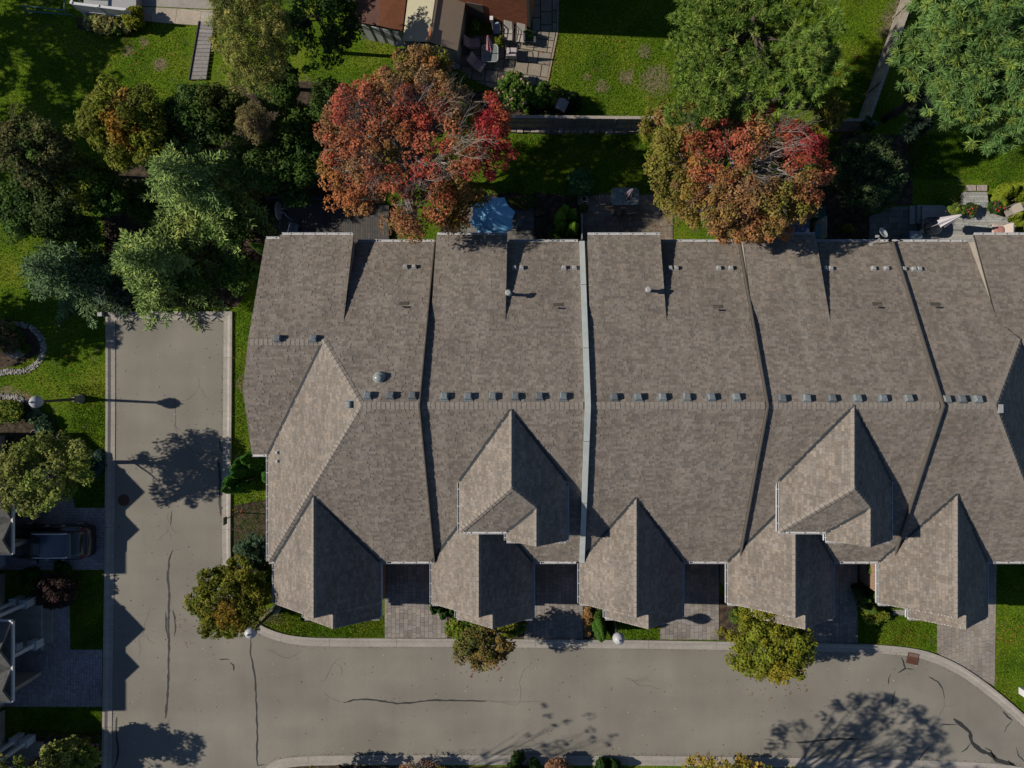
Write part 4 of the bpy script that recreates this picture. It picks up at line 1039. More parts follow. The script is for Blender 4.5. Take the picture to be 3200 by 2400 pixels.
# outer limbs of the same maple, over the fence
T9 = bpy.data.objects['maple_tree']
def lobe(t, u, v, zc, rx, ry, rz, n, per, pal, seed, leaf=.066, cl=.38, irregular=.3):
    per = int(per*1.2)
    g = np.random.RandomState(seed); cx, cy, cz = W(u, v, zc)
    Cc, Cn_ = crown_shape(g, n, rx, ry, rz, seed, .3, irregular, .2); m_ = len(Cc); cs = cl*g.uniform(.6, 1.3, m_)
    idx = np.repeat(np.arange(m_), per); N_ = len(idx); d = g.normal(size=(N_, 3)); d /= np.linalg.norm(d, axis=1, keepdims=True)
    P = Cc[idx]+d*(cs[idx]*g.uniform(.35, 1, N_)**.5)[:, None]*np.array([1, 1, .7])
    nr = d*.6+g.normal(size=(N_, 3))*.45+np.array([0, 0, .55]); nr /= np.linalg.norm(nr, axis=1, keepdims=True)
    V, F = quads(P, nr, leaf*g.uniform(.6, 1.3, N_), .62, g); V += np.array([cx, cy, cz]); V[:, 2] = np.maximum(V[:, 2], .03)
    col = pal(Cc, Cn_, g)[idx]*(1+g.normal(size=(N_, 1))*.16)
    o = np_obj('outer_crown', V, F, M['leaf'], t, np.clip(col, .003, .9))
    b0 = Vector(t.location)+Vector((0, 0, cz*.55)); mb = MB(); c = Vector((cx, cy, cz-.1)); mid = b0.lerp(c, .55)+Vector((0, 0, .25))
    mb.cyl(b0, mid, .07, .05, 5); mb.cyl(mid, c, .05, .025, 5)
    for _ in range(9):
        e = c+Vector((g.uniform(-rx, rx), g.uniform(-ry, ry), g.uniform(0, rz)))*.85; mb.cyl(mid.lerp(c, g.uniform(0, 1)), e, .02, .006, 3)
    mb.build('limb', M['barkpale'], t)
lobe(T9, 1545, 432, 6.4, .95, 1.75, .8, 52, 80, pal_mix([(.46, .06, .06), (.5, .07, .055), (.46, .05, .06), (.45, .12, .06)], 3), 31)
lobe(T9, 1415, 655, 5.3, .85, 1.05, .8, 40, 80, pal_mix([ORA, (.36, .17, .03), TAN, YG, (.38, .11, .04)], 4), 32)
lobe(T9, 1495, 612, 5.2, .45, .35, .4, 9, 80, pal_mix([OLV, (.25, .03, .04), YG], 5), 33)
lobe(T9, 1300, 205, 5.6, 1.35, .95, .9, 46, 80, pal_mix([OLV, TAN, TAN, ORA, OLV], 6), 34)
lobe(T9, 1405, 560, 4.4, .8, .8, .7, 18, 70, pal_mix([ORA, TAN, REDO, YG], 7), 35)

broadleaf('maple_tree', 'rust and olive maple with bare grey twigs, between the pine and the back gutters', 'maple tree', 2300, 528, 6.6, 4.0, 3.6, 2.0, n=560, per=92, leaf=.066, cl=.40, thin=[(.6, 1.6, 1.4, .35), (-.9, .5, .8, .5), (2.0, 2.2, .7, .5)],
    pal=maple_pal([(-3.4, .6, 2.1, OLV, .85), (-2.4, 2.6, 1.4, OLV, .8), (3.2, 2.0, 1.9, CRIM, .75), (3.2, .5, 1.8, CRIM, .7), (2.0, 2.8, 1.5, RED, .7), (-1.0, .6, 1.7, RED, .7), (0, -2.6, 2.1, TAN, .55), (2.6, -2.4, 2.0, OLV, .5), (-2.5, -2.0, 1.8, OLV, .7), (3.9, -.7, 1.2, REDO, .7)],
    [OLV, TAN, BRN, ORA, REDO], 92), seed=22, tips=60, fork=7, bark='barkpale', irregular=.2, flat=.2, hollow=.42, trunk=.24, gapf=-.7)
T10 = bpy.data.objects['maple_tree.001']
boughs(T10, (2262, 490), 5.0, 7.7, [(70, 3.0), (40, 3.2), (15, 3.2), (100, 2.4), (150, 2.8), (200, 2.6), (300, 2.6), (340, 3.0)], 6)
lobe(T10, 2350, 705, 5.0, 1.7, .75, .9, 44, 80, pal_mix([OLV, TAN, OLV, ORA], 8), 36)
lobe(T10, 2055, 400, 5.0, .8, 1.5, .8, 36, 80, pal_mix([OLV, TAN, OLV, YG], 9), 37)
lobe(T10, 2595, 350, 5.0, .7, .8, .6, 26, 80, pal_mix([OLV, YEL, OLV], 10), 38)
lobe(T10, 2150, 640, 4.6, 1.2, .8, .8, 34, 80, pal_mix([OLV, TAN, OLV, YG], 11), 39)
lobe(T10, 2480, 620, 4.8, 1.1, 1.1, .8, 34, 80, pal_mix([TAN, ORA, OLV, REDO], 12), 40)

SPG = [(.23, .32, .09), (.18, .265, .075), (.13, .22, .07), (.28, .33, .075)]
conifer('spruce_tree', 'tallest pale green spruce, between the left lawn and the wooden deck', 608, 575, 7.2, 3.75, 41, SPG, zref=3.2, nb=10, power=.9)
conifer('spruce_tree', 'wide spruce just above the closed end of the side road', 480, 828, 5.6, 3.25, 42, SPG, zref=2.3, nb=10, power=.9)
conifer('spruce_tree', 'blue green spruce left of the road end spruce', 195, 848, 5.2, 2.8, 43, [(.13, .21, .09), (.10, .17, .075), (.08, .14, .055)], zref=2.3, nb=9, power=.9)
conifer('spruce_tree', 'small dark spruce leaning out over the road end from the left', 350, 925, 2.6, 1.1, 48, [(.06, .09, .06), (.05, .08, .04)], zref=1.2, nb=9)
PNG_ = [(.21, .32, .055), (.16, .26, .05), (.12, .20, .04), (.26, .34, .07)]
tufted('pine_tree', 'big soft needled pine behind the right hand maple', 2335, 105, 8.0, 3.9, 3.5, 2.6, 51, PNG_, n=1700, per=44, clusters=74, tuft=.3)
P11 = bpy.data.objects['pine_tree']
tufted('pine_tree', 'lower pine whose boughs reach down over the red maple', 2215, 300, 7.2, 2.1, 1.9, 1.4, 52, PNG_, n=520, per=44, clusters=18, tuft=.3)
tufted('pine_tree', 'narrow pine bough cluster beside the dark strip of lawn by the long fence', 2530, 190, 6.0, 1.4, 1.7, 1.3, 53, PNG_, n=430, per=44, clusters=18, tuft=.3)
tufted('fir_tree', 'huge drooping evergreen filling the upper right corner', 3085, 150, 8.5, 3.6, 4.0, 3.0, 54, [(.17, .29, .085), (.14, .25, .07), (.10, .19, .055), (.23, .32, .065)], n=2300, per=44, clusters=80, tuft=.36, wid=.02, droop=.55, cat='fir tree', updir=.3)
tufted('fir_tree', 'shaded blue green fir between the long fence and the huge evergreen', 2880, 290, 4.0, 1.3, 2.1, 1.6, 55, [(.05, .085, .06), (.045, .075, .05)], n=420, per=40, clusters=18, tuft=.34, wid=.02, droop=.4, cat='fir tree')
# upper left group
CED = [(.25, .25, .06), (.20, .22, .05), (.14, .17, .035), (.28, .26, .07), (.11, .14, .03)]
broadleaf('cedar_tree', 'tall yellowish cedar beside the grey boardwalk', 'cedar tree', 795, 120, 6.4, 1.95, 2.7, 2.6, n=420, per=80, leaf=.06, cl=.30, pal=pal_mix(CED, 61, 1.1, clump=.2), seed=61, aspect=.4, hollow=.3, irregular=.25, tips=14)
broadleaf('cedar_tree', 'pinkish browning cedar top below the tall yellowish one', 'cedar tree', 795, 385, 4.5, .62, .95, 1.3, n=90, per=80, leaf=.055, cl=.26, pal=pal_mix([(.24, .17, .09), (.2, .17, .07), (.16, .14, .06)], 62), seed=62, aspect=.4, tips=8)
broadleaf('leafy_tree', 'dark shaded leafy tree right of the yellowish cedar, by the small shed', 'tree', 1000, 60, 4.0, 2.0, 2.6, 2.2, n=240, per=70, leaf=.08, cl=.4, pal=pal_mix([DG, (.03, .06, .02), MG], 63), seed=63, gapf=-.25)
broadleaf('leafy_tree', 'yellow green and orange leafy tree above the spruces at left', 'tree', 385, 385, 4.6, 2.15, 1.85, 1.8, n=300, per=74, leaf=.08, cl=.38, pal=maple_pal([(.3, -.6, .9, (.30, .13, .02), .75), (.5, .9, .6, ORA, .45)], [YG, (.14, .15, .02), YG, (.10, .12, .02)], 64), seed=64, irregular=.3)
broadleaf('leafy_tree', 'dense dark green tree beside the orange flecked one', 'tree', 635, 365, 3.6, 2.1, 1.6, 1.7, n=260, per=72, leaf=.085, cl=.4, pal=pal_mix([DG, (.035, .065, .02), MG, (.07, .10, .02)], 65), seed=65)
broadleaf('leafy_tree', 'olive green tree at the left edge with thin bare twigs', 'tree', 90, 470, 4.8, 2.0, 1.5, 1.6, n=210, per=70, leaf=.085, cl=.38, pal=pal_mix([MG, (.09, .10, .03), (.12, .11, .04), (.07, .08, .03)], 66), seed=66, gapf=-.45, tips=26, fork=2, bark='barkpale')
broadleaf('leafy_tree', 'shaded green tree at the left edge below the olive one', 'tree', 110, 640, 3.2, 2.4, 1.8, 1.6, n=260, per=70, leaf=.085, cl=.4, pal=pal_mix([DG, MG, (.045, .08, .02), (.07, .10, .03)], 67), seed=67, irregular=.35)
broadleaf('leafy_tree', 'small dark tree between the tall spruce and the road end spruce', 'tree', 330, 600, 2.6, 1.3, 1.1, 1.0, n=110, per=66, leaf=.085, cl=.35, pal=pal_mix([DG, MG], 68), seed=68)
broadleaf('leafy_tree', 'shaded shrubby tree under the left side of the red maple', 'tree', 930, 530, 2.0, 1.5, 1.9, 1.0, n=150, per=60, leaf=.09, cl=.36, pal=pal_mix([DG, (.03, .06, .015), MG], 69), seed=69, gapf=-.2)
broadleaf('leafy_tree', 'green understorey tree between the tall cedar and the red maple', 'tree', 930, 395, 2.2, 1.4, 1.0, 1.0, n=100, per=60, leaf=.09, cl=.36, pal=pal_mix([DG, MG, (.07, .11, .02)], 70), seed=70, gapf=-.3)
for (u_, v_, z_, rx_, ry_, sd_, lb_) in ((505, 470, 2.6, 1.3, 1.0, 301, 'low dark tree filling the gap above the tallest spruce'), (235, 730, 2.0, 1.3, .9, 302, 'low green tree between the two lower left spruces'), (700, 700, 1.8, 1.1, 1.0, 303, 'shaded low tree between the tallest spruce and the dark deck'),
        (870, 270, 3.0, 1.1, 1.2, 304, 'dark tree right of the yellowish cedar base'), (830, 520, 2.4, 1.2, 1.1, 305, 'shadowed tree behind the tallest spruce'), (600, 880, 1.4, 1.0, .6, 306, 'low bush right of the road end spruce'), (255, 560, 3.2, 1.2, 1.1, 307, 'bright leafed tree between the left edge trees and the tallest spruce'), (445, 625, 1.2, 1.1, 1.0, 309, 'dark undergrowth left of the tallest spruce foot'), (742, 860, .9, 1.0, .9, 310, 'dark undergrowth right of the road end spruce'), (1040, 330, 2.6, 1.0, 1.1, 308, 'small dark tree against the left side of the red maple')):
    broadleaf('leafy_tree', lb_, 'tree', u_, v_, z_, rx_, ry_, rx_*.8, n=int(95*rx_*ry_), per=62, leaf=.085, cl=.36, pal=pal_mix([DG, MG, (.08, .13, .03)] if sd_ != 307 else [MG, LG, YG], sd_), seed=sd_, irregular=.32)
broadleaf('leafy_tree', 'off to the left, tall tree whose shade dapples the upper left lawn', 'tree', -690, -60, 6.0, 3.4, 3.3, 2.6, n=240, per=40, leaf=.12, cl=.5, pal=pal_mix([MG, DG], 71), seed=71, gapf=-.75)
broadleaf('leafy_tree', 'off to the left, broad tree shading the lawn above the olive tree', 'tree', -640, 330, 6.0, 3.4, 3.3, 2.6, n=240, per=40, leaf=.12, cl=.5, pal=pal_mix([MG, DG], 371), seed=371, gapf=-.75)
broadleaf('leafy_tree', 'off to the left, second tall tree shading the stone ring bed', 'tree', -430, 985, 4.5, 3.0, 2.0, 2.0, n=200, per=36, leaf=.13, cl=.5, pal=pal_mix([MG, DG], 72), seed=72, gapf=-.6)
broadleaf('leafy_tree', 'round dark green tree between the rust maple and the stone patio', 'tree', 2712, 552, 3.0, 1.75, 1.9, 1.5, n=260, per=74, leaf=.07, cl=.33, pal=pal_mix([(.025, .06, .03), (.035, .07, .03), (.05, .09, .035), (.09, .12, .05)], 73), seed=73)
# left yard and street trees
broadleaf('street_tree', 'light green street tree beside the black car at left', 'tree', 135, 1478, 4.0, 2.45, 1.75, 1.5, n=250, per=70, leaf=.075, cl=.36, pal=pal_mix([(.11, .175, .025), (.14, .20, .03), (.17, .22, .04), (.21, .23, .06)], 74), seed=74, irregular=.42, gapf=-.4)
broadleaf('street_tree', 'round orange tinged street tree at the road corner', 'tree', 722, 1872, 2.8, 2.0, 1.85, 1.5, n=300, per=78, leaf=.07, cl=.3, pal=maple_pal([(.1, -.4, 1.0, (.27, .13, .02), .55)], [(.09, .13, .015), YG, (.17, .16, .02), (.11, .13, .015)], 75), seed=75, irregular=.26, gapf=-.95)
broadleaf('street_tree', 'thin olive street tree overhanging the kerb in front of the second garage', 'tree', 1512, 2022, 3.1, 1.65, 1.0, 1.0, n=125, per=54, leaf=.075, cl=.3, pal=pal_mix([(.10, .11, .03), (.14, .13, .03), (.075, .09, .025), (.2, .14, .04)], 76), seed=76, gapf=-.35, tips=26, fork=2, bark='barkpale')
broadleaf('street_tree', 'yellow green street tree overhanging the kerb in front of the fourth garage', 'tree', 2410, 2022, 3.2, 2.1, 1.9, 1.4, n=250, per=76, leaf=.075, cl=.33, pal=maple_pal([(.3, -1.3, .9, YEL, .7), (-1, .3, .8, (.13, .2, .02), .5)], [(.10, .135, .015), YG, (.19, .19, .02)], 77), seed=77, irregular=.38, tips=24, bark='barkpale', gapf=-1.0)
# conifers and shrubs near the houses
CG = [(.03, .09, .015), (.04, .11, .015), (.025, .07, .012)]
cedar('cedar_shrub', 'lobed dark green cedar against the left wall of the end house', 785, 1497, 1.3, 1.25, 2.7, 81, [(.04, .13, .015), (.055, .16, .018), (.03, .10, .012)], lobes=14, n=15000, spread=.8)
cedar('cedar_shrub', 'thin green cedar at the back left corner of the end house', 815, 790, 1.5, .45, 3.0, 82, [(.07, .15, .02), (.05, .12, .02)], lobes=3, n=3600)
cedar('cedar_shrub', 'bushy cedar below the back left corner of the end house', 806, 850, .8, .5, 1.8, 83, CG, lobes=4, n=3600)
broadleaf('shrub', 'blue green round shrub at the side wall of the end house', 'shrub', 792, 1722, .9, 1.0, .95, .8, n=120, per=70, leaf=.06, cl=.22, pal=pal_mix([(.07, .12, .07), (.09, .15, .09), (.06, .10, .05)], 84), seed=84)
broadleaf('shrub', 'dark leafy shrub at the front left corner of the end house', 'shrub', 832, 1765, .6, .45, .55, .5, n=40, per=60, leaf=.06, cl=.2, pal=pal_mix([MG, LG], 85), seed=85)
broadleaf('shrub', 'bright green shrub beside the corner tree and the end house', 'shrub', 838, 1830, .6, .7, 1.0, .6, n=90, per=60, leaf=.07, cl=.2, pal=pal_mix([MG, (.08, .14, .02)], 86), seed=86)
for (u, v, r, h, lb) in ((1357, 1904, .25, .7, 'small clipped ball shrub beside the second garage'), (1383, 1912, .42, 1.0, 'dark clipped shrub in the corner left of the second garage door'), (1412, 1918, .34, .9, 'clipped shrub tucked under the second garage eave')):
    cedar('clipped_shrub', lb, u, v, h*.5, r, h, int(u), CG, lobes=3, n=3000, cat='shrub')
BG = [(.10, .17, .02), (.15, .2, .02), (.22, .22, .03), (.07, .13, .02)]
for i, (u, v, rx, ry, lb) in enumerate(((1450, 1962, 1.0, .55, 'golden green shrub left of the second garage tip'), (1520, 1972, .75, .4, 'golden green shrub under the second garage tip'), (1590, 1960, .85, .5, 'golden green shrub right of the second garage tip'))):
    broadleaf('shrub', lb, 'shrub', u, v, .45, rx, ry, .45, n=90, per=60, leaf=.075, cl=.2, pal=pal_mix(BG, 90+i), seed=90+i, irregular=.3, group='golden shrubs before the second garage')
cedar('cedar_shrub', 'tall pointed cedar at the kerb left of the globe lamp', 1878, 1965, 1.7, .5, 3.3, 94, [(.05, .12, .015), (.07, .15, .02), (.04, .09, .015)], lobes=4, n=6500, lean=(0, 0))
cedar('cedar_shrub', 'darker short cedar tucked behind the globe lamp post', 1908, 1975, 1.2, .34, 2.6, 95, CG, lobes=3, n=4000)
broadleaf('shrub', 'low gravelly shrub left of the third garage', 'low plant', 1878, 1925, .3, .35, .3, .25, n=24, per=50, leaf=.06, cl=.15, pal=pal_mix([TAN, MG], 96), seed=96)
broadleaf('low_plant', 'narrow green planting strip right of the second driveway', 'plant', 1836, 1935, .15, .22, 1.0, .18, n=60, per=50, leaf=.06, cl=.15, pal=pal_mix([MG, YG, TAN], 97), seed=97)
broadleaf('shrub', 'yellow green shrub behind the fourth street tree', 'shrub', 2325, 1925, .6, .65, .75, .5, n=80, per=60, leaf=.07, cl=.22, pal=pal_mix(BG, 98), seed=98)
cedar('hedge', 'leafy clipped hedge between the fourth driveway and the end garage', 2722, 1880, .8, .62, 1.5, 99, [(.07, .12, .02), (.10, .16, .03), (.05, .09, .015)], lobes=8, n=8000, cat='hedge', spread=.62)
cedar('hedge', 'darker hedge clump next to the leafy hedge, on the shaded side', 2697, 1850, .7, .4, 1.3, 100, [DG, (.03, .06, .015)], lobes=4, n=4000, cat='hedge')
broadleaf('shrub', 'sprawling low shrub in front of the leafy hedge', 'shrub', 2735, 1925, .3, .7, .35, .25, n=60, per=50, leaf=.07, cl=.18, pal=pal_mix([(.12, .16, .05), MG, YG], 101), seed=101)
broadleaf('shrub', 'bright sprig of shrub under the fourth front gutter', 'shrub', 2735, 1778, 1.2, .3, .3, .4, n=26, per=50, leaf=.08, cl=.18, pal=pal_mix([YG, LG], 102), seed=102)
cedar('cedar_shrub', 'bright lobed cedar right of the blue parasol patio', 1772, 690, 1.7, .8, 3.3, 103, [(.13, .26, .02), (.09, .19, .02), (.17, .29, .03)], lobes=6, n=10000, spread=.6)
broadleaf('shrub', 'leafy dark shrub between the bright cedar and the gutter', 'shrub', 1770, 735, .5, .7, .45, .45, n=70, per=60, leaf=.09, cl=.22, pal=pal_mix([DG, MG, LG], 104), seed=104)
broadleaf('shrub', 'soft green shrub on the lawn above the square planter', 'shrub', 1812, 570, .6, .6, .65, .5, n=70, per=60, leaf=.08, cl=.22, pal=pal_mix([(.05, .13, .04), (.07, .16, .05)], 105), seed=105)
broadleaf('low_plant', 'reddish brown low plants at the corner of the parasol patio', 'plant', 1640, 632, .2, .8, .25, .2, n=70, per=50, leaf=.07, cl=.16, pal=pal_mix([TAN, BRN, MG], 106), seed=106)
broadleaf('low_plant', 'small green plant below the square planter', 'plant', 1824, 650, .2, .2, .15, .18, n=20, per=50, leaf=.07, cl=.12, pal=pal_mix([MG, LG], 107), seed=107)
cedar('cedar_shrub', 'golden tipped cedar at the corner of the stone patio', 2770, 600, 1.6, .55, 2.9, 108, [(.22, .29, .01), (.17, .24, .01)], lobes=3, n=6000, spread=.75)
cedar('cedar_shrub', 'darker green cedar left of the golden tipped one', 2738, 640, 1.2, .5, 2.2, 109, [(.08, .16, .012), (.05, .11, .012)], lobes=4, n=6000)
cedar('cedar_shrub', 'wide golden green juniper right of the pale deck', 3170, 625, .8, 1.15, 1.3, 110, [(.17, .22, .015), (.13, .18, .015), (.2, .24, .02)], lobes=9, n=12000, spread=.75)
cedar('cedar_shrub', 'golden green juniper at the right edge below the wide one', 3215, 700, .6, .8, .9, 111, [(.17, .22, .015), (.13, .18, .015)], lobes=6, n=6000, spread=.7)
broadleaf('shrub', 'yellow flowering sprig in the dark bed beside the teal barbecue', 'plant', 2648, 718, .35, .3, .25, .25, n=26, per=50, leaf=.05, cl=.14, pal=pal_mix([YEL, YG, MG], 112), seed=112)
# garden behind the fence
broadleaf('flowering_shrub', 'hydrangea with pink flower heads below the patio slabs', 'shrub', 1605, 285, .6, 1.0, .95, .55, n=120, per=56, leaf=.085, cl=.22, pal=pal_mix([DG, MG, LG], 113), seed=113)
fs = bpy.data.objects['flowering_shrub']; g = np.random.RandomState(5); bx, by, _ = W(1605, 285, .6)
for i in range(34):
    x = bx+g.uniform(-1.0, .9); y = by+g.uniform(-1.0, 1.0)
    if ((x-bx)/1.1)**2+((y-by)/1.05)**2 > 1: continue
    z = .95+g.uniform(-.25, .2); k = MB(); r_ = g.uniform(.05, .085); c = (.42+g.uniform(-.05, .08), .25+g.uniform(-.05, .05), .22)
    k.lathe([(r_*.5, -.05), (r_, 0), (r_*.8, .05), (r_*.3, .07)], 7, (x, y, z), c); k.build('flower_head', M['flower'], fs, usecol=True)
broadleaf('shrub', 'dark leafy shrub between the hydrangea and the birdhouse', 'shrub', 1690, 300, .5, .75, .6, .5, n=90, per=56, leaf=.09, cl=.22, pal=pal_mix([DG, MG], 114), seed=114)
broadleaf('shrub', 'light green weedy shrub left of the birdhouse', 'shrub', 1730, 300, .5, .45, .5, .4, n=50, per=50, leaf=.08, cl=.18, pal=pal_mix([LG, YG, MG], 115), seed=115)
broadleaf('shrub', 'dark pointed leaf shrub right of the birdhouse', 'shrub', 1785, 318, .45, .5, .5, .4, n=50, per=50, leaf=.1, cl=.2, pal=pal_mix([DG, (.02, .045, .015)], 116), seed=116)
cedar('clipped_shrub', 'round clipped shrub at the fence below the hydrangea', 1655, 325, .5, .42, .9, 117, [(.06, .11, .015), (.08, .14, .02)], lobes=2, n=3000, cat='shrub')
broadleaf('shrub', 'dark glossy shrub at the lower left corner of the slab patio', 'shrub', 1425, 252, .6, .45, .5, .45, n=50, per=56, leaf=.08, cl=.2, pal=pal_mix([DG, MG, LG], 118), seed=118)
broadleaf('low_plant', 'weedy green plant beside the pink parasol table', 'plant', 1556, 130, .5, .22, .3, .35, n=24, per=40, leaf=.07, cl=.14, pal=pal_mix([LG, YG], 119), seed=119)
broadleaf('low_plant', 'green plant on the dark patio corner by the tan shed', 'plant', 1485, 78, .6, .2, .25, .3, n=20, per=40, leaf=.07, cl=.14, pal=pal_mix([MG, LG], 120), seed=120)
broadleaf('low_plant', 'weeds growing behind the right hand lounger', 'plant', 1650, 112, .4, .25, .3, .3, n=22, per=40, leaf=.07, cl=.14, pal=pal_mix([LG, MG], 121), seed=121)
g = np.random.RandomState(9); ff = broadleaf('flowering_shrub', 'white blue flowering shrub at the corner where two fences meet', 'shrub', 2712, 392, 2.0, .38, .33, .4, n=40, per=40, leaf=.06, cl=.14, pal=pal_mix([(.35, .45, .5), (.25, .36, .42), DG], 122), seed=122)
# upper left beds
broadleaf('shrub', 'pale variegated leafy border under the white porch railing', 'shrub', 340, 78, .4, 1.35, .35, .35, n=110, per=36, leaf=.11, cl=.22, pal=pal_mix([(.25, .24, .08), LG, (.3, .26, .12), YG], 123), seed=123)
broadleaf('shrub', 'bright yellow green shrub at the end of the porch railing', 'shrub', 418, 55, .7, .42, .5, .55, n=60, per=56, leaf=.08, cl=.18, pal=pal_mix([YG, (.2, .22, .02)], 124), seed=124)
broadleaf('shrub', 'sunlit weedy shrub between the spruce and the lawn at far left', 'shrub', 145, 440, 2.4, .9, .4, .5, n=60, per=56, leaf=.09, cl=.24, pal=pal_mix([(.12, .11, .03), YG, MG], 125), seed=125)
# left front yards
broadleaf('shrub', 'dark purple leaved shrub by the second left walkway', 'shrub', 175, 1850, 1.0, 1.0, .85, .8, n=120, per=60, leaf=.06, cl=.25, pal=pal_mix([(.05, .03, .03), (.07, .04, .035), (.035, .03, .025)], 126), seed=126)
cedar('cedar_shrub', 'low spreading green juniper left of the purple shrub', 70, 1815, .8, .7, 1.0, 127, [(.05, .11, .015), (.04, .09, .012)], lobes=6, n=5000, spread=.7)
cedar('cedar_shrub', 'small green juniper between the black car and the purple shrub', 180, 1788, .5, .5, .7, 128, CG, lobes=4, n=3000)
broadleaf('street_tree', 'lit yellow green ornamental tree in the bottom left corner', 'tree', 222, 2372, 1.9, 1.35, .85, 1.0, n=150, per=70, leaf=.085, cl=.28, pal=pal_mix([(.2, .24, .05), (.15, .2, .03), (.25, .27, .07)], 129), seed=129, irregular=.3)
fs = broadleaf('flowering_shrub', 'magenta flowering shrub beside the kerb at bottom left', 'shrub', 275, 2335, .6, .55, .45, .45, n=60, per=50, leaf=.07, cl=.18, pal=pal_mix([MG, OLV, DG], 130), seed=130)
for i in range(10):
    x, y, _ = W(292+g.uniform(-13, 13), 2336+g.uniform(-12, 12), 1.0); k = MB(); r_ = .07; k.lathe([(r_*.5, -.05), (r_, 0), (r_*.8, .05), (r_*.3, .07)], 7, (x, y, 1.0+g.uniform(-.1, .1)), (.33, .03, .30)); k.build('flower_head', M['flower'], fs, usecol=True)
HOS = [(.05, .10, .06), (.07, .13, .08), (.04, .08, .04)]
broadleaf('low_plant', 'blue grey hosta clump beside the light green street tree', 'plant', 296, 1445, .2, .42, .75, .22, n=50, per=20, leaf=.15, cl=.2, pal=pal_mix([(.06, .13, .11), (.05, .10, .08)], 131), seed=131)
broadleaf('low_plant', 'striped hosta clump along the stone edged bed', 'plant', 140, 1335, .25, .55, .55, .2, n=50, per=20, leaf=.14, cl=.2, pal=pal_mix(HOS, 132), seed=132)
broadleaf('low_plant', 'white edged hosta clump nearest the street lamp globe', 'plant', 105, 1300, .2, .35, .3, .2, n=30, per=20, leaf=.12, cl=.18, pal=pal_mix([(.2, .25, .15), (.08, .13, .06)], 133), seed=133)
broadleaf('shrub', 'lit green shrub at the left edge under the street lamp', 'shrub', 30, 1285, .6, .8, .5, .45, n=80, per=56, leaf=.08, cl=.22, pal=pal_mix([LG, YG, MG], 134), seed=134)
broadleaf('low_plant', 'mixed green and reddish plants around the boulder', 'plant', 25, 1050, .4, .8, .9, .3, n=100, per=44, leaf=.08, cl=.22, pal=pal_mix([DG, MG, BRN, (.06, .11, .05)], 135), seed=135)
broadleaf('low_plant', 'small sprig of green beside the boulder', 'plant', 75, 1088, .4, .22, .2, .2, n=18, per=40, leaf=.08, cl=.14, pal=pal_mix([(.10, .15, .06), MG], 136), seed=136)
# along the lower edge
broadleaf('street_tree', 'dark leafy tree at the bottom edge casting shade over the near kerb', 'tree', 1010, 2500, 2.0, 2.6, 1.6, 1.2, n=150, per=50, leaf=.09, cl=.33, pal=pal_mix([DG, OLV, (.2, .17, .03)], 137), seed=137, gapf=-.5, tips=20, bark='barkpale')
broadleaf('street_tree', 'bare twiggy sapling at the bottom edge throwing a branch shadow', 'tree', 952, 2740, 8.0, 3.6, 4.0, 2.0, n=60, per=16, leaf=.08, cl=.22, pal=pal_mix([YEL, OLV], 138), seed=138, tips=40, fork=5, bark='barkpale', trunk=.16, base=W2(980, 2470))
broadleaf('shrub', 'yellow flecked bush poking over the near kerb below the long seam', 'shrub', 1310, 2405, .9, 1.4, .42, .5, n=44, per=40, leaf=.07, cl=.24, pal=pal_mix([(.25, .17, .02), OLV, BRN], 139), seed=139, gapf=-.3, trunk=.1, tips=20, fork=2, bark='barkpale')
cedar('hedge', 'dark flat topped hedge at the bottom edge, left one', 1640, 2408, .6, .9, 1.2, 140, [DG, (.03, .06, .015)], lobes=7, n=6000, cat='hedge', spread=.75)
cedar('hedge', 'dark flat topped hedge at the bottom edge, right one', 1905, 2412, .6, .75, 1.2, 141, [DG, (.03, .06, .015)], lobes=6, n=5000, cat='hedge', spread=.75)
broadleaf('shrub', 'dark round bush at the bottom edge between the two hedges', 'shrub', 1745, 2400, .8, .55, .45, .5, n=60, per=56, leaf=.07, cl=.2, pal=pal_mix([DG, BRN], 142), seed=142)
broadleaf('street_tree', 'tall yellow tipped tree topping the bottom edge and mottling the road bend with shade', 'tree', 2250, 2630, 7.5, 5.2, 4.3, 2.4, n=270, per=38, leaf=.085, cl=.36, pal=pal_mix([(.30, .27, .03), (.22, .23, .03), (.33, .22, .04)], 143), seed=143, gapf=-.35, tips=44, fork=4, trunk=.2, base=W2(2150, 2445), irregular=.3)
broadleaf('shrub', 'yellow and orange flecked bush at the bottom edge right of the hedges', 'shrub', 2330, 2412, .8, 1.5, .5, .6, n=60, per=44, leaf=.07, cl=.24, pal=pal_mix([(.30, .26, .03), (.3, .18, .04), OLV], 344), seed=344, gapf=-.4)
broadleaf('street_tree', 'out of frame tree whose shadow spots the side road at bottom left', 'tree', 20, 2450, 4.2, 1.9, 1.3, 1.2, n=120, per=40, leaf=.09, cl=.33, pal=pal_mix([MG, OLV], 146), seed=146, gapf=-.25)

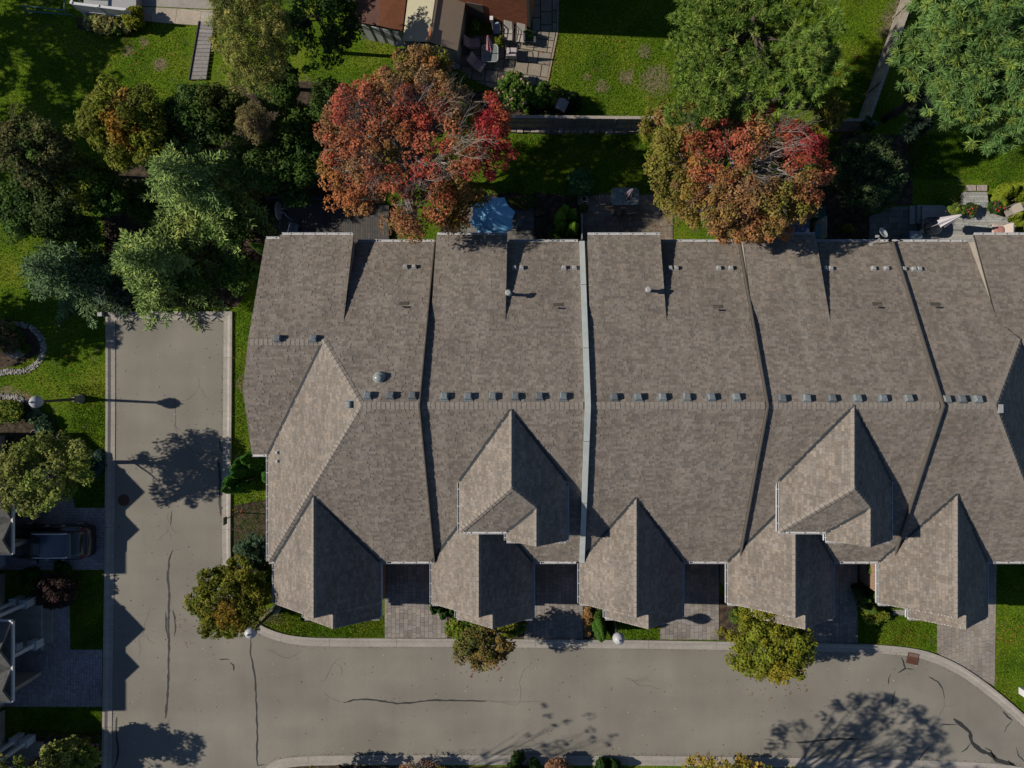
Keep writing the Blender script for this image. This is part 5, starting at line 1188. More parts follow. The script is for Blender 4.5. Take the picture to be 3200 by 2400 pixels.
# grass blades on the lawns (nobody could count them)
def inpoly(x, y, P):
    r = np.zeros(len(x), bool); n = len(P)
    for i in range(n):
        x0, y0 = P[i]; x1, y1 = P[(i+1) % n]
        c = ((y0 > y) != (y1 > y)) & (x < (x1-x0)*(y-y0)/(y1-y0+1e-12)+x0); r ^= c
    return r
LAWNS = [([(-60, -60), (620, -60), (655, 260), (880, 300), (1000, 130), (1260, 130), (1400, 260), (1560, 400), (1640, 600), (1200, 620), (850, 640), (790, 1000), (333, 965), (333, 1580), (-60, 1580)], 62000),
         ([(1742, -60), (2900, -60), (2690, 390), (2030, 400), (1600, 385), (1706, 278)], 46000), ([(1600, 420), (2620, 420), (2620, 600), (1600, 610)], 20000), ([(2830, 420), (3300, 420), (3300, 640), (2850, 640)], 20000),
         ([(730, 970), (790, 960), (830, 1500), (830, 1800), (800, 1945), (730, 1750)], 7000), ([(815, 1955), (840, 1900), (1200, 1920), (1200, 1990), (960, 1990), (870, 1975)], 8000),
         ([(1900, 1900), (2060, 1900), (2060, 1998), (1880, 1998)], 4000), ([(2682, 1900), (2927, 1900), (2925, 2036), (2850, 2018), (2682, 2010)], 8000), ([(3118, 1740), (3260, 1740), (3260, 2270), (3112, 2150)], 9000),
         ([(215, 1200), (333, 1200), (333, 1585), (250, 1585)], 5000), ([(220, 1785), (325, 1785), (325, 2025), (222, 2025)], 5000), ([(70, 2212), (320, 2212), (320, 2300), (70, 2300)], 5000)]
holes = [[(300, 520), (470, 470), (640, 280), (880, 250), (1040, 260), (1150, 420), (1150, 600), (860, 635), (860, 760), (740, 960), (345, 962), (330, 760)], [(-60, 1030), (90, 1020), (135, 1060), (125, 1110), (60, 1140), (-60, 1165)], [(2710, 560), (3060, 560), (3160, 640), (3160, 780), (2700, 780)], [(585, 60), (665, 60), (665, 260), (585, 260)], [(390, 0), (700, 0), (700, 86), (400, 62)]]
g = np.random.RandomState(77); PX = []; 
for poly, n in LAWNS:
    Pw = [W2(*p) for p in poly]; xs = [p[0] for p in Pw]; ys = [p[1] for p in Pw]
    x = g.uniform(min(xs), max(xs), n*2); y = g.uniform(min(ys), max(ys), n*2); k = inpoly(x, y, Pw)
    for hp in holes: k &= ~inpoly(x, y, [W2(*p) for p in hp])
    x = x[k][:n]; y = y[k][:n]; PX.append(np.stack([x, y], 1))
XY = np.concatenate(PX); n = len(XY); b3 = np.zeros((n, 3)); b3[:, :2] = XY
a = g.uniform(0, 6.28, n); L_ = g.uniform(.035, .085, n); lean = g.normal(size=(n, 2))*.05
w = np.stack([np.cos(a), np.sin(a), 0*a], 1)*g.uniform(.014, .03, n)[:, None]
tip = b3.copy(); tip[:, :2] += lean; tip[:, 2] += L_
V = np.stack([b3-w, b3+w, tip], 1).reshape(-1, 3)
tone = (1+.30*fld(b3, 3, .8)+.22*fld(b3, 13, 3.0)+g.normal(size=n)*.24)[:, None]; yel = np.clip(.45+.5*fld(b3, 8, .5)+g.normal(size=n)*.2, 0, 1)[:, None]
col = ((1-yel)*np.array([.062, .155, .010])+yel*np.array([.165, .225, .016]))*tone
o = np_obj('grass', V, np.arange(n*3).reshape(n, 3), M['grass'], None, np.clip(col, .01, .5)); tag(o, 'short mown grass on the lawns and verges', 'grass', kind='stuff')
# fallen leaves on the verges and patios
XYl = []
for (u, v, r, n_) in ((1960, 700, 110, 60), (1700, 500, 90, 60), (1900, 480, 70, 40), (1300, 980, 10, 2), (880, 1960, 40, 14), (1500, 1990, 90, 50), (2400, 2030, 120, 40), (2850, 1980, 60, 8), (1500, 480, 60, 40), (1720, 480, 160, 120), (1800, 200, 200, 50), (2090, 330, 80, 90), (640, 1960, 110, 40), (720, 1600, 40, 40), (740, 1900, 60, 60), (200, 1190, 160, 60), (2950, 500, 200, 60), (2780, 1990, 90, 40), (3160, 1980, 60, 60), (430, 160, 130, 60), (2420, 2120, 120, 60), (1520, 2080, 90, 40), (1960, 720, 110, 80), (2650, 200, 80, 60)):
    for _ in range(n_):
        aa = g.uniform(0, 6.28); rr = r*math.sqrt(g.uniform(0, 1)); XYl.append(W2(u+rr*math.cos(aa), v+rr*.6*math.sin(aa)))
XYl = np.array(XYl); n = len(XYl); P3 = np.zeros((n, 3)); P3[:, :2] = XYl; P3[:, 2] = .055
nr = g.normal(size=(n, 3))*.25+np.array([0, 0, 1]); nr /= np.linalg.norm(nr, axis=1, keepdims=True)
V, F = quads(P3, nr, g.uniform(.03, .055, n), .7, g); cc = np.array([RED, ORA, TAN, YEL])[g.randint(0, 4, n)]
o = np_obj('fallen_leaves', V, F, M['leaf'], None, cc); tag(o, 'scattered red and yellow fallen leaves', 'leaves', kind='stuff')
# ------------------------------------------------------------------ townhouses across the side road (left edge)
def left_house(yo, label, roof3=True):
    X = -28.4; h = thing('left_townhouse', label, 'townhouse', (-31, -14+yo, 0), group='townhouses along the left edge')
    Y = lambda v: (V0-v)/SC+.03+yo
    r = MB(); 
    def gab(xf, yc, hw, ze, zp, xb):
        """cross gable whose front faces east"""
        r.slab([(xf, yc-hw, ze), (xf, yc, zp), (xb, yc, zp), (xb, yc-hw, ze)], .15); r.slab([(xf, yc+hw, ze), (xf, yc, zp), (xb, yc, zp), (xb, yc+hw, ze)], .15)
    gab(-30.6, Y(1927), 2.9, 3.0, 5.15, -37); gab(X, Y(1953), 1.22, 3.0, 3.87, -31.5); gab(X, Y(2071), .92, 3.0, 3.65, -31.5)
    r.slab([(X, Y(1886), 3.0), (X, Y(2118), 3.0), (-32.5, Y(2118), 4.3), (-32.5, Y(1886), 4.3)], .15); r.slab([(-30.9, Y(2112), 4.85), (-30.9, Y(2204), 4.85), (-37, Y(2204), 6.0), (-37, Y(2112), 6.0)], .15)
    r.slab([(-32.5, Y(1790), 4.0), (-32.5, Y(2204), 4.0), (-37, Y(2204), 6.2), (-37, Y(1790), 6.2)], .15)
    r.build('roof', M['shingle2'], h)
    f = MB(); f.bar((X+.04, Y(1886), 2.94), (X+.04, Y(2119), 2.94), .10, .16); f.bar((X, Y(1886)+.03, 2.94), (-31, Y(1886)+.03, 2.94), .1, .16); f.bar((X, Y(2119), 2.94), (-31, Y(2119), 2.94), .1, .16)
    f.build('gutter', M['white'], h)
    w = MB(); w.box(-38, -31.0, Y(2210)+.1, Y(1786)-.1, 0, 3.3); w.box(-38, -31.2, Y(2204)+.1, Y(2113)-.1, 3.3, 4.75); w.box(-31.3, -28.9, Y(2118)+.12, Y(2100), 0, 3.0)
    w.solid([(-30.9, Y(1927)-2.7, 3), (-30.9, Y(1927)+2.7, 3), (-30.9, Y(1927), 5.0), (-37, Y(1927)-2.7, 3), (-37, Y(1927)+2.7, 3), (-37, Y(1927), 5.0)], [(0, 1, 2), (5, 4, 3), (0, 2, 5, 3), (1, 4, 5, 2)])
    w.build('wall', M['siding'], h)
    p = MB(); p.box(-31, -28.75, Y(2030), Y(1890), 0, .22); p.box(-28.75, -28.2, Y(2010), Y(1895), 0, .12); p.build('porch_floor', M['concrete'], h)
    for (u, v, s) in ((101, 1878, .34), (128, 2004, .38), (68, 1872, .3), (70, 2012, .3)):
        x, y = (u-U0)/SC, Y(v); x = min(x, X-.15) if u < 90 else x
        c = MB(); c.solid([(x-s*.3-.0, y-s*.3, .7), (x+s*.3, y-s*.3, .7), (x+s*.3, y+s*.3, .7), (x-s*.3, y+s*.3, .7), (x-s*.22, y-s*.22, 2.75), (x+s*.22, y-s*.22, 2.75), (x+s*.22, y+s*.22, 2.75), (x-s*.22, y+s*.22, 2.75)],
                          [(0, 1, 5, 4), (1, 2, 6, 5), (2, 3, 7, 6), (3, 0, 4, 7), (4, 5, 6, 7)])
        co = c.build('column', M['white'], h); c = MB(); c.box(x-s*.62, x+s*.62, y-s*.62, y+s*.62, 0, .68); c.build('pedestal', M['white'], co)
        c = MB(); c.box(x-s*.7, x+s*.7, y-s*.7, y+s*.7, .68, .74); c.build('cap', M['white'], co)
    b = MB(); b.bar((-29.1, Y(2118), 2.9), (-25.6 if False else -28.4, Y(2118), 2.9), .05, .1)
    d = MB(); d.box(-31.0, -30.95, Y(2195), Y(2060), .02, 2.2); d.build('garage_door', M['white'], h)
    return h
M['shingle2'] = mk('dark_shingle', (.10, .10, .095), .9, var=.25, scale=5)
dY = 428/SC
left_house(dY, 'left edge townhouse with light green street tree in front of its porch')
left_house(0, 'left edge townhouse whose white columns flank the paved walk in the middle')
left_house(-dY, 'lowest townhouse of the left edge, cut off by the photo corner')

# ------------------------------------------------------------------ street lamps
def lamp():
    t = thing('street_lamp', 'street lamp with white acorn globe leaning over the left lawn by the stone edged bed', 'street lamp', group='street lamps')
    b = MB(); b.lathe([(.27, 0), (.27, .12), (.21, .2), (.16, .62), (.13, .7)], 8, col=(1, 1, 1)); b.build('base_cover', M['lampbase'], t, local=True)
    b = MB(); b.cyl((0, 0, .65), (0, 0, 3.15), .085, .07, 10); b.build('post', M['lamppost'], t, local=True)
    b = MB(); b.lathe([(.07, 3.1), (.13, 3.16), (.16, 3.26), (.15, 3.32)], 14); b.build('collar', M['darkmetal'], t, local=True)
    b = MB(); b.lathe([(.15, 3.32), (.25, 3.42), (.32, 3.6), (.305, 3.76), (.22, 3.9), (.10, 3.98)], 24); b.build('globe', M['globe'], t, local=True, smooth=True)
    b = MB(); b.lathe([(.10, 3.97), (.05, 4.02), (.02, 4.14), (.002, 4.2)], 10); b.build('finial', M['globe'], t, local=True)
    return t
M['lampbase'] = mk('lamp_base', (.20, .20, .19), .6); M['lamppost'] = mk('lamp_post', (.06, .058, .065), .5)
L1 = lamp(); x, y, _ = W(113, 1256, 3.65); L1.location = (x, y, 0)
x, y, _ = W(784, 1976, 3.65); dup(L1, (x, y, 0), 0, 'street lamp with white globe at the road corner below the orange tinged tree')
x, y, _ = W(1933, 1995, 3.65); dup(L1, (x, y, 0), 0, 'street lamp with white globe at the kerb beside the tall pointed cedar')
x, y, _ = W(747, 1602); t = thing('signpost', 'thin dark signpost standing in the verge left of the end house', 'sign', (x, y, 0))
b = MB(); b.cyl((0, 0, 0), (0, 0, 2.0), .03, .03, 6); b.build('post', M['darkmetal'], t, local=True); b = MB(); b.box(-.03, .03, -.28, .12, 1.62, 2.02); b.build('sign_plate', M['lead'], t, local=True)

# ------------------------------------------------------------------ black car
x, y, _ = W(157, 1694, .8)
car = thing('parked_car', 'black sport utility car parked on the left driveway, tail towards the road', 'car', (x, y, 0))
def loft(st, n=10, close=True):
    """st: (x, halfwidth, z_bottom, z_top, roundness)"""
    vs_ = []; 
    for (x_, w_, zb, zt, rd) in st:
        ring = [(-w_*.96, zb), (-w_, zb+(zt-zb)*.35), (-w_*.985, zb+(zt-zb)*.7), (-w_*(1-rd*.35), zt-(zt-zb)*.05), (-w_*(1-rd), zt), (0, zt+.015), (w_*(1-rd), zt), (w_*(1-rd*.35), zt-(zt-zb)*.05), (w_*.985, zb+(zt-zb)*.7), (w_, zb+(zt-zb)*.35), (w_*.96, zb)]
        vs_ += [(x_, a, b_) for a, b_ in ring]
    m_ = 11; fs = []
    for j in range(len(st)-1):
        for k in range(m_-1): fs.append((j*m_+k, (j+1)*m_+k, (j+1)*m_+k+1, j*m_+k+1))
        fs.append((j*m_+m_-1, (j+1)*m_+m_-1, (j+1)*m_, j*m_))
    fs.append(tuple(range(m_))); fs.append(tuple(range(len(st)*m_-1, (len(st)-1)*m_-1, -1)))
    return vs_, fs
b = MB(); b.solid(*loft([(-2.34, .55, .35, .62, .3), (-2.27, .78, .28, .80, .25), (-2.05, .90, .26, .92, .2), (-1.5, .95, .25, 1.0, .15), (-.95, .96, .25, 1.06, .12), (0, .96, .25, 1.08, .1), (1.2, .965, .25, 1.1, .1), (1.9, .94, .26, 1.1, .12), (2.2, .86, .28, 1.04, .18), (2.33, .70, .34, .9, .3)]))
bo = b.build('body', M['carpaint'], car, local=True, smooth=True)
b = MB(); b.solid(*loft([(-1.18, .80, 1.0, 1.04, .2), (-.45, .74, 1.0, 1.56, .22), (.1, .74, 1.0, 1.66, .2), (1.2, .73, 1.0, 1.64, .2), (1.62, .70, 1.0, 1.55, .25), (2.12, .70, 1.0, 1.12, .25)]))
b.build('windows', M['glass'], car, local=True, smooth=True)
b = MB(); b.solid(*loft([(-.42, .62, 1.5, 1.585, .1), (.1, .70, 1.6, 1.69, .1), (1.2, .70, 1.58, 1.675, .1), (1.66, .66, 1.5, 1.57, .1)])); b.build('roof_panel', mk('sky_sheen_roof', (.05, .065, .09), .25, spec=.8), car, local=True, smooth=True)  # brighter blue is the sky's reflection painted into the roof colour
b = MB(); b.box(-.33, .02, -.45, .45, 1.62, 1.70); b.build('sunroof', M['glass'], car, local=True)
for s_ in (-1, 1):
    b = MB(); b.tube([(-.45, s_*.66, 1.60), (-.2, s_*.66, 1.72), (1.2, s_*.66, 1.72), (1.5, s_*.66, 1.62)], .032); b.build('roof_rail', M['white'], car, local=True)
    b = MB(); b.box(-.75, -.52, s_*.96-.02 if s_ > 0 else -1.14, 1.14 if s_ > 0 else -.94, .98, 1.16); b.build('side_mirror', M['carpaint'], car, local=True)
    b = MB(); b.box(-2.22, -1.95, s_*.62-.13, s_*.62+.13, .74, .90); b.build('headlight', M['ventpale'], car, local=True)
    b = MB(); b.solid([(2.06, s_*.52, .86), (2.24, s_*.52, .86), (2.14, s_*.86, .86), (1.92, s_*.88, .86), (2.0, s_*.52, 1.125), (2.22, s_*.52, 1.06), (2.10, s_*.84, 1.08), (1.88, s_*.86, 1.12)], [(0, 1, 2, 3), (4, 5, 6, 7), (0, 4, 5, 1), (1, 5, 6, 2), (2, 6, 7, 3), (3, 7, 4, 0)]); b.build('tail_light', M['redlens'], car, local=True)
    for wx in (-1.42, 1.40):
        b = MB(); b.cyl((wx, s_*.74, .34), (wx, s_*.965, .34), .34, .34, 20); wl = b.build('wheel', M['darkmetal'], car, local=True); b = MB(); b.cyl((wx, s_*.90, .34), (wx, s_*.972, .34), .21, .21, 14); b.build('rim', M['ventpale'], wl, local=True)
    for hx_ in (-.15, .75):
        b = MB(); b.box(hx_, hx_+.2, s_*.965-.015, s_*.965+.025, .95, .985); b.build('door_handle', M['white'], car, local=True)
b = MB(); b.bar((2.30, -.45, .66), (2.30, .45, .66), .05, .10); b.build('bumper_trim', M['ventpale'], car, local=True); b = MB(); b.box(2.20, 2.27, -.22, .22, .82, .94); b.build('number_plate', M['ventpale'], car, local=True)

# ------------------------------------------------------------------ fences
def board_fence(name, label, a, b_, h, bw=.14, post=2.4, tone=(.24, .21, .18), cap=True, key=1, rails_left=1):
    a = Vector((*a, 0)); b_ = Vector((*b_, 0)); d = (b_-a).normalized(); n = Vector((-d.y, d.x, 0))*rails_left; L_ = (b_-a).length
    t = thing(name, label, 'fence', tuple(a)); rr = random.Random(key); k = int(L_/bw)
    for i in range(k):
        p = a+d*(i+.5)*bw; c_ = rr.uniform(.75, 1.15); hh = h+rr.uniform(-.015, .01); col = tuple(x_*c_ for x_ in tone)
        m_ = MB(); w = (bw-.012)/2; q0 = p-d*w; q1 = p+d*w; e = n*.011; o = n*rr.uniform(-.006, .006)
        m_.solid([tuple(q0-e+o), tuple(q1-e+o), tuple(q1+e+o), tuple(q0+e+o)]+[tuple(v_+Vector((0, 0, hh))) for v_ in (q0-e+o, q1-e+o, q1+e+o, q0+e+o)], [(0, 3, 2, 1), (4, 5, 6, 7), (0, 1, 5, 4), (1, 2, 6, 5), (2, 3, 7, 6), (3, 0, 4, 7)], col)
        m_.build('board', M['wood'], t, usecol=True)
    np_ = int(L_/post)+1
    for i in range(np_+1):
        p = a+d*min(L_, i*L_/np_)-n*.06; m_ = MB(); m_.bar(p, p+Vector((0, 0, h+.03)), .1, .1, tuple(x_*.9 for x_ in tone)); m_.build('post', M['wood'], t, usecol=True)
    for z in (.3, h*.55, h-.18):
        m_ = MB(); m_.bar(a-n*.04+Vector((0, 0, z)), b_-n*.04+Vector((0, 0, z)), .045, .09, tone); m_.build('rail', M['wood'], t, usecol=True)
    if cap:
        m_ = MB(); m_.bar(a+Vector((0, 0, h+.03)), b_+Vector((0, 0, h+.03)), .16, .04, (.32, .29, .25)); m_.build('cap_rail', M['wood'], t, usecol=True)
    return t
board_fence('board_fence', 'dark board fence with pale cap rail behind the parasol garden', W2(1540, 401), W2(2040, 406), 1.95, key=1, rails_left=1)
board_fence('board_fence', 'short board fence run ending at the white flowering shrub', W2(2590, 411), W2(2668, 411), 1.9, key=2)
board_fence('board_fence', 'long slanting board fence running up to the top edge beside the huge evergreen', W2(2668, 411), W2(2835, -60), 1.9, key=3, rails_left=-1, tone=(.27, .24, .20))
m_ = MB(); 
t = thing('privacy_screen', 'pale narrow screen wall between the second and third back gardens', 'fence', (*W2(1812, 725), 0))
m_.bar((*W2(1813, 690), .9), (*W2(1813, 770), .9), .06, 1.8); m_.build('panel', M['ventpale'], t)
t = thing('privacy_screen', 'narrow screen by the teal barbecue', 'fence', (*W2(2543, 720), 0)); m_ = MB(); m_.bar((*W2(2544, 695), .9), (*W2(2544, 760), .9), .05, 1.8); m_.build('panel', M['ventpale'], t)
# low stone wall under the fence
t = thing('stone_wall', 'low wall of pale loose blocks along the foot of the garden fence', 'wall', (*W2(1790, 410), 0)); rr = random.Random(4); u = 1598
while u < 2030:
    w = rr.uniform(14, 30); c_ = rr.uniform(.7, 1.2); x0, y0 = W2(u, 411+rr.uniform(-2, 2)); x1 = x0+(w-1.5)/SC; m_ = MB(); z1 = rr.uniform(.2, .3); dpt = rr.uniform(.11, .15)
    m_.solid([(x0, y0-dpt, 0), (x1, y0-dpt, 0), (x1, y0+dpt, 0), (x0, y0+dpt, 0), (x0+.01, y0-dpt+.01, z1), (x1-.012, y0-dpt+.015, z1-.02), (x1-.01, y0+dpt, z1), (x0+.015, y0+dpt, z1-.015)], [(4, 5, 6, 7), (0, 1, 5, 4), (1, 2, 6, 5), (2, 3, 7, 6), (3, 0, 4, 7)], (.30*c_, .27*c_, .235*c_))
    m_.build('stone', M['stone'], t, usecol=True); u += w
# boulder, pebble edging, pots and small boxes at the left
def rock(name, label, u, v, r, seed, col=(.2, .19, .17), sq=.6):
    g = np.random.RandomState(seed); bm = bmesh.new(); bmesh.ops.create_icosphere(bm, subdivisions=3, radius=1)
    co = np.array([v_.co for v_ in bm.verts]); k = 1+.28*fld(co*1.4, seed, 1.6)+.06*fld(co*4, seed+1, 2)
    for v_, kk in zip(bm.verts, k): v_.co = Vector((v_.co.x*kk*r, v_.co.y*kk*r*.8, max(-.05, v_.co.z*kk*r*sq)))
    me = bpy.data.meshes.new(name); bm.to_mesh(me); bm.free(); at = me.attributes.new('col', 'FLOAT_COLOR', 'FACE'); arr = np.ones((len(me.polygons), 4), np.float32); arr[:, :3] = col; at.data.foreach_set('color', arr.ravel())
    me.materials.append(M['stone']); o = bpy.data.objects.new(name, me); C.objects.link(o); o.location = (*W2(u, v), 0); o.rotation_euler = (0, 0, .5)
    return tag(o, label, 'boulder')
rock('boulder', 'large grey boulder inside the pebble ringed bed at left', 55, 1098, .55, 5)
def pebbles(label, path, width, n, seed, size=(.03, .075), pal=((.30, .29, .27), (.2, .2, .2), (.4, .38, .35))):
    g = random.Random(seed); P = resample([W2(*p) for p in path], .1); m_ = MB()
    for i in range(n):
        j = g.randrange(len(P)-1); a, b2 = P[j], P[j+1]; dx_, dy_ = b2[0]-a[0], b2[1]-a[1]; L_ = math.hypot(dx_, dy_)+1e-6; o = g.uniform(-width, width); x_, y_ = a[0]-dy_/L_*o, a[1]+dx_/L_*o; r = g.uniform(*size)
        c_ = g.choice(pal); m_.lathe([(r, 0), (r*.9, r*.5), (r*.4, r*.8)], 5, (x_, y_, .01), c_, sx=g.uniform(.8, 1.3))
    return m_.build('pebble_edging', M['stone'], usecol=True, label=label, cat='pebbles', kind='stuff')
ring = [(-20, 1012)]+[(55+82*math.cos(R(a_)), 1088-74*math.sin(R(a_))) for a_ in range(105, -100, -12)]+[(20, 1162), (-20, 1168)]
pebbles('loose pale pebbles round the boulder bed', ring, .16, 650, 1)
pebbles('pebble strip curving under the street lamp', [(-20, 1238), (50, 1240), (100, 1262), (150, 1330), (185, 1380)], .14, 380, 2)
x, y, _ = W(107, 1356, .4); t = thing('plant_pot', 'round dark plant pot in the bed by the first left porch', 'plant pot', (x, y, 0)); b = MB(); b.lathe([(.16, 0), (.23, .35), (.25, .42), (.20, .42), (.18, .34)], 18); b.build('pot', M['lamppost'], t, local=True); b = MB(); b.lathe([(.19, .30), (.1, .36)], 12); b.build('soil', M['soil'], t, local=True)
x, y, _ = W(322, 983); b = MB(); b.box(x-.16, x+.12, y-.12, y+.14, 0, .3); b.build('utility_box', M['teal'] if 'teal' in M else M['ventpale'], bevel=.02, label='small pale utility box at the upper left corner of the side road', cat='utility box')
x, y, _ = W(3192, 2157); b = MB(); b.box(x-.18, x+.2, y-.2, y+.2, 0, .5); b.build('utility_box', M['white'], bevel=.03, label='white utility box on the lawn at the right edge', cat='utility box')

# ------------------------------------------------------------------ decks
def deck(name, label, polys, z, rowdir, tone, rowh=.14, key=20, lens=(2.4, 3.2, 4.0), thing_kind=None, skirt='wood'):
    cx = sum(p[0] for p in polys[0])/len(polys[0]); cy = sum(p[1] for p in polys[0])/len(polys[0])
    t = thing(name, label, 'deck', (*W2(cx, cy), 0)); m_ = MB()
    for p in polys: m_.prism([W2(*q, z) if len(q) == 2 else q for q in p], 0, z-.03, tuple(c_*.5 for c_ in tone))
    fr = m_.build('frame', M['wood'], t, usecol=True); ly = Layer(key, rowh, list(lens), .010, .0, .0, tones(tone, .85, 1.12))
    for p in polys: ly.lay([(*W2(*q, z), z) for q in p], rowdir)
    ly.mb.v = ly.mb.v
    # clipped boards are real boards too: each clipped piece becomes a board
    boards = []; 
    v_, f_, c_ = ly.mb.v, ly.mb.f, ly.mb.c; i = 0
    while i < len(f_):
        top = f_[i]; m2 = len(top); mb = MB(); pts = [v_[q] for q in top]
        mb.slab(pts, .03, c_[i]); mb.build('board', M['wood'], t, usecol=True); i += 1+m2
    ly.mb = MB(); ly.finish('board', 'board_field', M['wood'], t, 300)
    return t
deck('wooden_deck', 'dark weathered wooden deck behind the end house, partly under the red maple', [[(862, 632), (1215, 640), (1215, 775), (862, 775)]], .3, dy, (.085, .08, .075), key=21)
deck('pale_deck', 'pale composite deck with a stub walk at the upper right back door', [[(2882, 641), (2945, 641), (2966, 650), (2970, 668), (2882, 668)], [(2882, 668.5), (3151, 668.5), (3151, 775), (2882, 775)], [(3013, 600), (3085, 600), (3093, 668), (3013, 668)], [(3151.5, 696), (3230, 672), (3260, 775), (3151.5, 775)]], .42, dx, (.34, .345, .32), key=22)
t = bpy.data.objects['pale_deck']
for (a0, a1, v0, v1, z) in ((2839, 2856, 645, 702, .16), (2859, 2877, 644, 701, .29)):
    b = MB(); x0, y0 = W2(a0, v0); x1, y1 = W2(a1, v1); b.box(x0, x1, y1, y0, 0, z, (.31, .32, .30)); b.build('step', M['wood'], t, usecol=True)
for a0, a1 in ((3016, 3046), (3051, 3081)):
    b = MB(); x0, y0 = W2(a0, 580); x1, y1 = W2(a1, 598); b.box(x0, x1, y1, y0, 0, .12, (.33, .28, .25)); b.build('stepping_slab', M['stone'], t, usecol=True)
t = thing('deck_railing', 'dark green railing along the far side of the wooden deck', 'railing', (*W2(930, 625), 0)); b = MB(); b.bar((*W2(855, 632), 1.25), (*W2(1200, 640), 1.25), .12, .06, (.03, .07, .06)); b.build('top_rail', M['plain'], t, usecol=True)
for i in range(7): b = MB(); p_ = (*W2(857+i*56, 632+i*1.3), 0); b.bar(p_, (p_[0], p_[1], 1.24), .09, .09, (.03, .06, .05)); b.build('post', M['plain'], t, usecol=True)
for i in range(54): b = MB(); p_ = W2(860+i*6.3, 632+i*.15); b.bar((*p_, .38), (*p_, 1.22), .035, .035, (.03, .06, .05)); b.build('baluster', M['plain'], t, usecol=True)
# boardwalk top left
t = thing('boardwalk', 'narrow grey plank boardwalk left of the tall yellowish cedar', 'boardwalk', (*W2(625, 160), 0)); N_ = 15
for i in range(N_):
    k0 = i/N_; k1 = (i+1)/N_-.006; q = [(628+(-31)*k0, 70+182*k0), (672+(-25)*k0, 72+180*k0), (672+(-25)*k1, 72+180*k1), (628+(-31)*k1, 70+182*k1)]
    b = MB(); b.slab([(*W2(*p), .14) for p in q], .1, tuple(c_*random.Random(i).uniform(.9, 1.1) for c_ in (.24, .225, .215))); b.build('plank', M['wood'], t, usecol=True)
b = MB(); b.bar((*W2(626, 70), .12), (*W2(595, 252), .12), .05, .16, (.06, .055, .05)); b.build('edge_board', M['wood'], t, usecol=True)
# porch with white railing top left
t = thing('porch', 'porch with white baluster railing at the top left', 'porch', (*W2(320, 10), 0)); p0 = Vector(W(224, 10, 1.65)); p1 = Vector(W(392, 30, 1.65))
b = MB(); f0 = p0.copy(); f1 = p1.copy(); b.prism([(f0.x, f0.y), (f1.x, f1.y), (f1.x, f1.y+2.5), (f0.x, f0.y+2.5)], 0, .62); b.build('floor', M['ventpale'], t)
b = MB(); b.bar(p0, p1, .14, .07); rl = b.build('top_rail', M['white'], t); b = MB(); b.bar(p0-Vector((0, 0, .85)), p1-Vector((0, 0, .85)), .08, .06); b.build('bottom_rail', M['white'], t)
for i in range(27):
    p = p0.lerp(p1, (i+.5)/27); b = MB(); b.bar(p-Vector((0, 0, .85)), p, .045, .045); b.build('baluster', M['white'], t)
for k in (0, .5, 1): p = p0.lerp(p1, k); b = MB(); b.bar(p-Vector((0, 0, 1.6)), p+Vector((0, 0, .08)), .13, .13); b.build('post', M['white'], t)
b = MB(); b.bar(p0, p0+Vector((.1, 2.4, 0)), .12, .07); b.build('top_rail', M['white'], t)
for i in range(8): q = p0+Vector((.1, 2.4, 0))*((i+.5)/8); b = MB(); b.bar(q-Vector((0, 0, .85)), q, .045, .045); b.build('baluster', M['white'], t)
t = thing('bench_frame', 'low dark teal frame on the shaded lawn at the very top left', 'frame', (*W2(130, 30), 0))
for (a0, b0, a1, b1) in ((65, 18, 200, 32), (200, 32, 203, -20), (75, 34, 222, 46)): b = MB(); b.bar(W(a0, b0, .5), W(a1, b1, .5), .07, .07, (.05, .12, .10)); b.build('rail', M['plain'], t, usecol=True)
for (a0, b0) in ((65, 18), (200, 32), (222, 46), (75, 34)): b = MB(); x, y, z = W(a0, b0, .5); b.bar((x, y, 0), (x, y, .5), .06, .06, (.05, .12, .10)); b.build('leg', M['plain'], t, usecol=True)

# ------------------------------------------------------------------ house and sheds at the top
h = thing('brick_house', 'red brick house wall rising behind the slab patio at the top', 'house', (*W2(1560, -100), 0))
def brickmat():
    m = mk('red_brick', (.3, .1, .05), .9); nt = m.node_tree; N = nt.nodes; L = nt.links; b = [n for n in N if n.type == 'BSDF_PRINCIPLED'][0]
    g = N.new('ShaderNodeNewGeometry'); sp = N.new('ShaderNodeSeparateXYZ'); cb = N.new('ShaderNodeCombineXYZ'); L.new(g.outputs['Position'], sp.inputs[0]); ad = N.new('ShaderNodeMath'); ad.operation = 'ADD'
    L.new(sp.outputs[0], ad.inputs[0]); L.new(sp.outputs[1], ad.inputs[1]); L.new(ad.outputs[0], cb.inputs[0]); L.new(sp.outputs[2], cb.inputs[1])
    t = N.new('ShaderNodeTexBrick'); t.inputs['Scale'].default_value = 1.0; t.inputs['Brick Width'].default_value = .23; t.inputs['Row Height'].default_value = .16; t.inputs['Mortar Size'].default_value = .014
    t.inputs['Color1'].default_value = (.44, .15, .07, 1); t.inputs['Color2'].default_value = (.32, .10, .05, 1); t.inputs['Mortar'].default_value = (.22, .10, .06, 1); L.new(cb.outputs[0], t.inputs['Vector']); L.new(t.outputs[0], b.inputs['Base Color'])
    bp = N.new('ShaderNodeBump'); bp.inputs['Distance'].default_value = -.01; L.new(t.outputs['Fac'], bp.inputs['Height']); L.new(bp.outputs[0], b.inputs['Normal']); return m
cw = Vector((*W2(1656, 97), 0)); aw = R(10); dl_ = Vector((-math.cos(aw), math.sin(aw), 0)); db_ = Vector((math.sin(aw), math.cos(aw), 0))
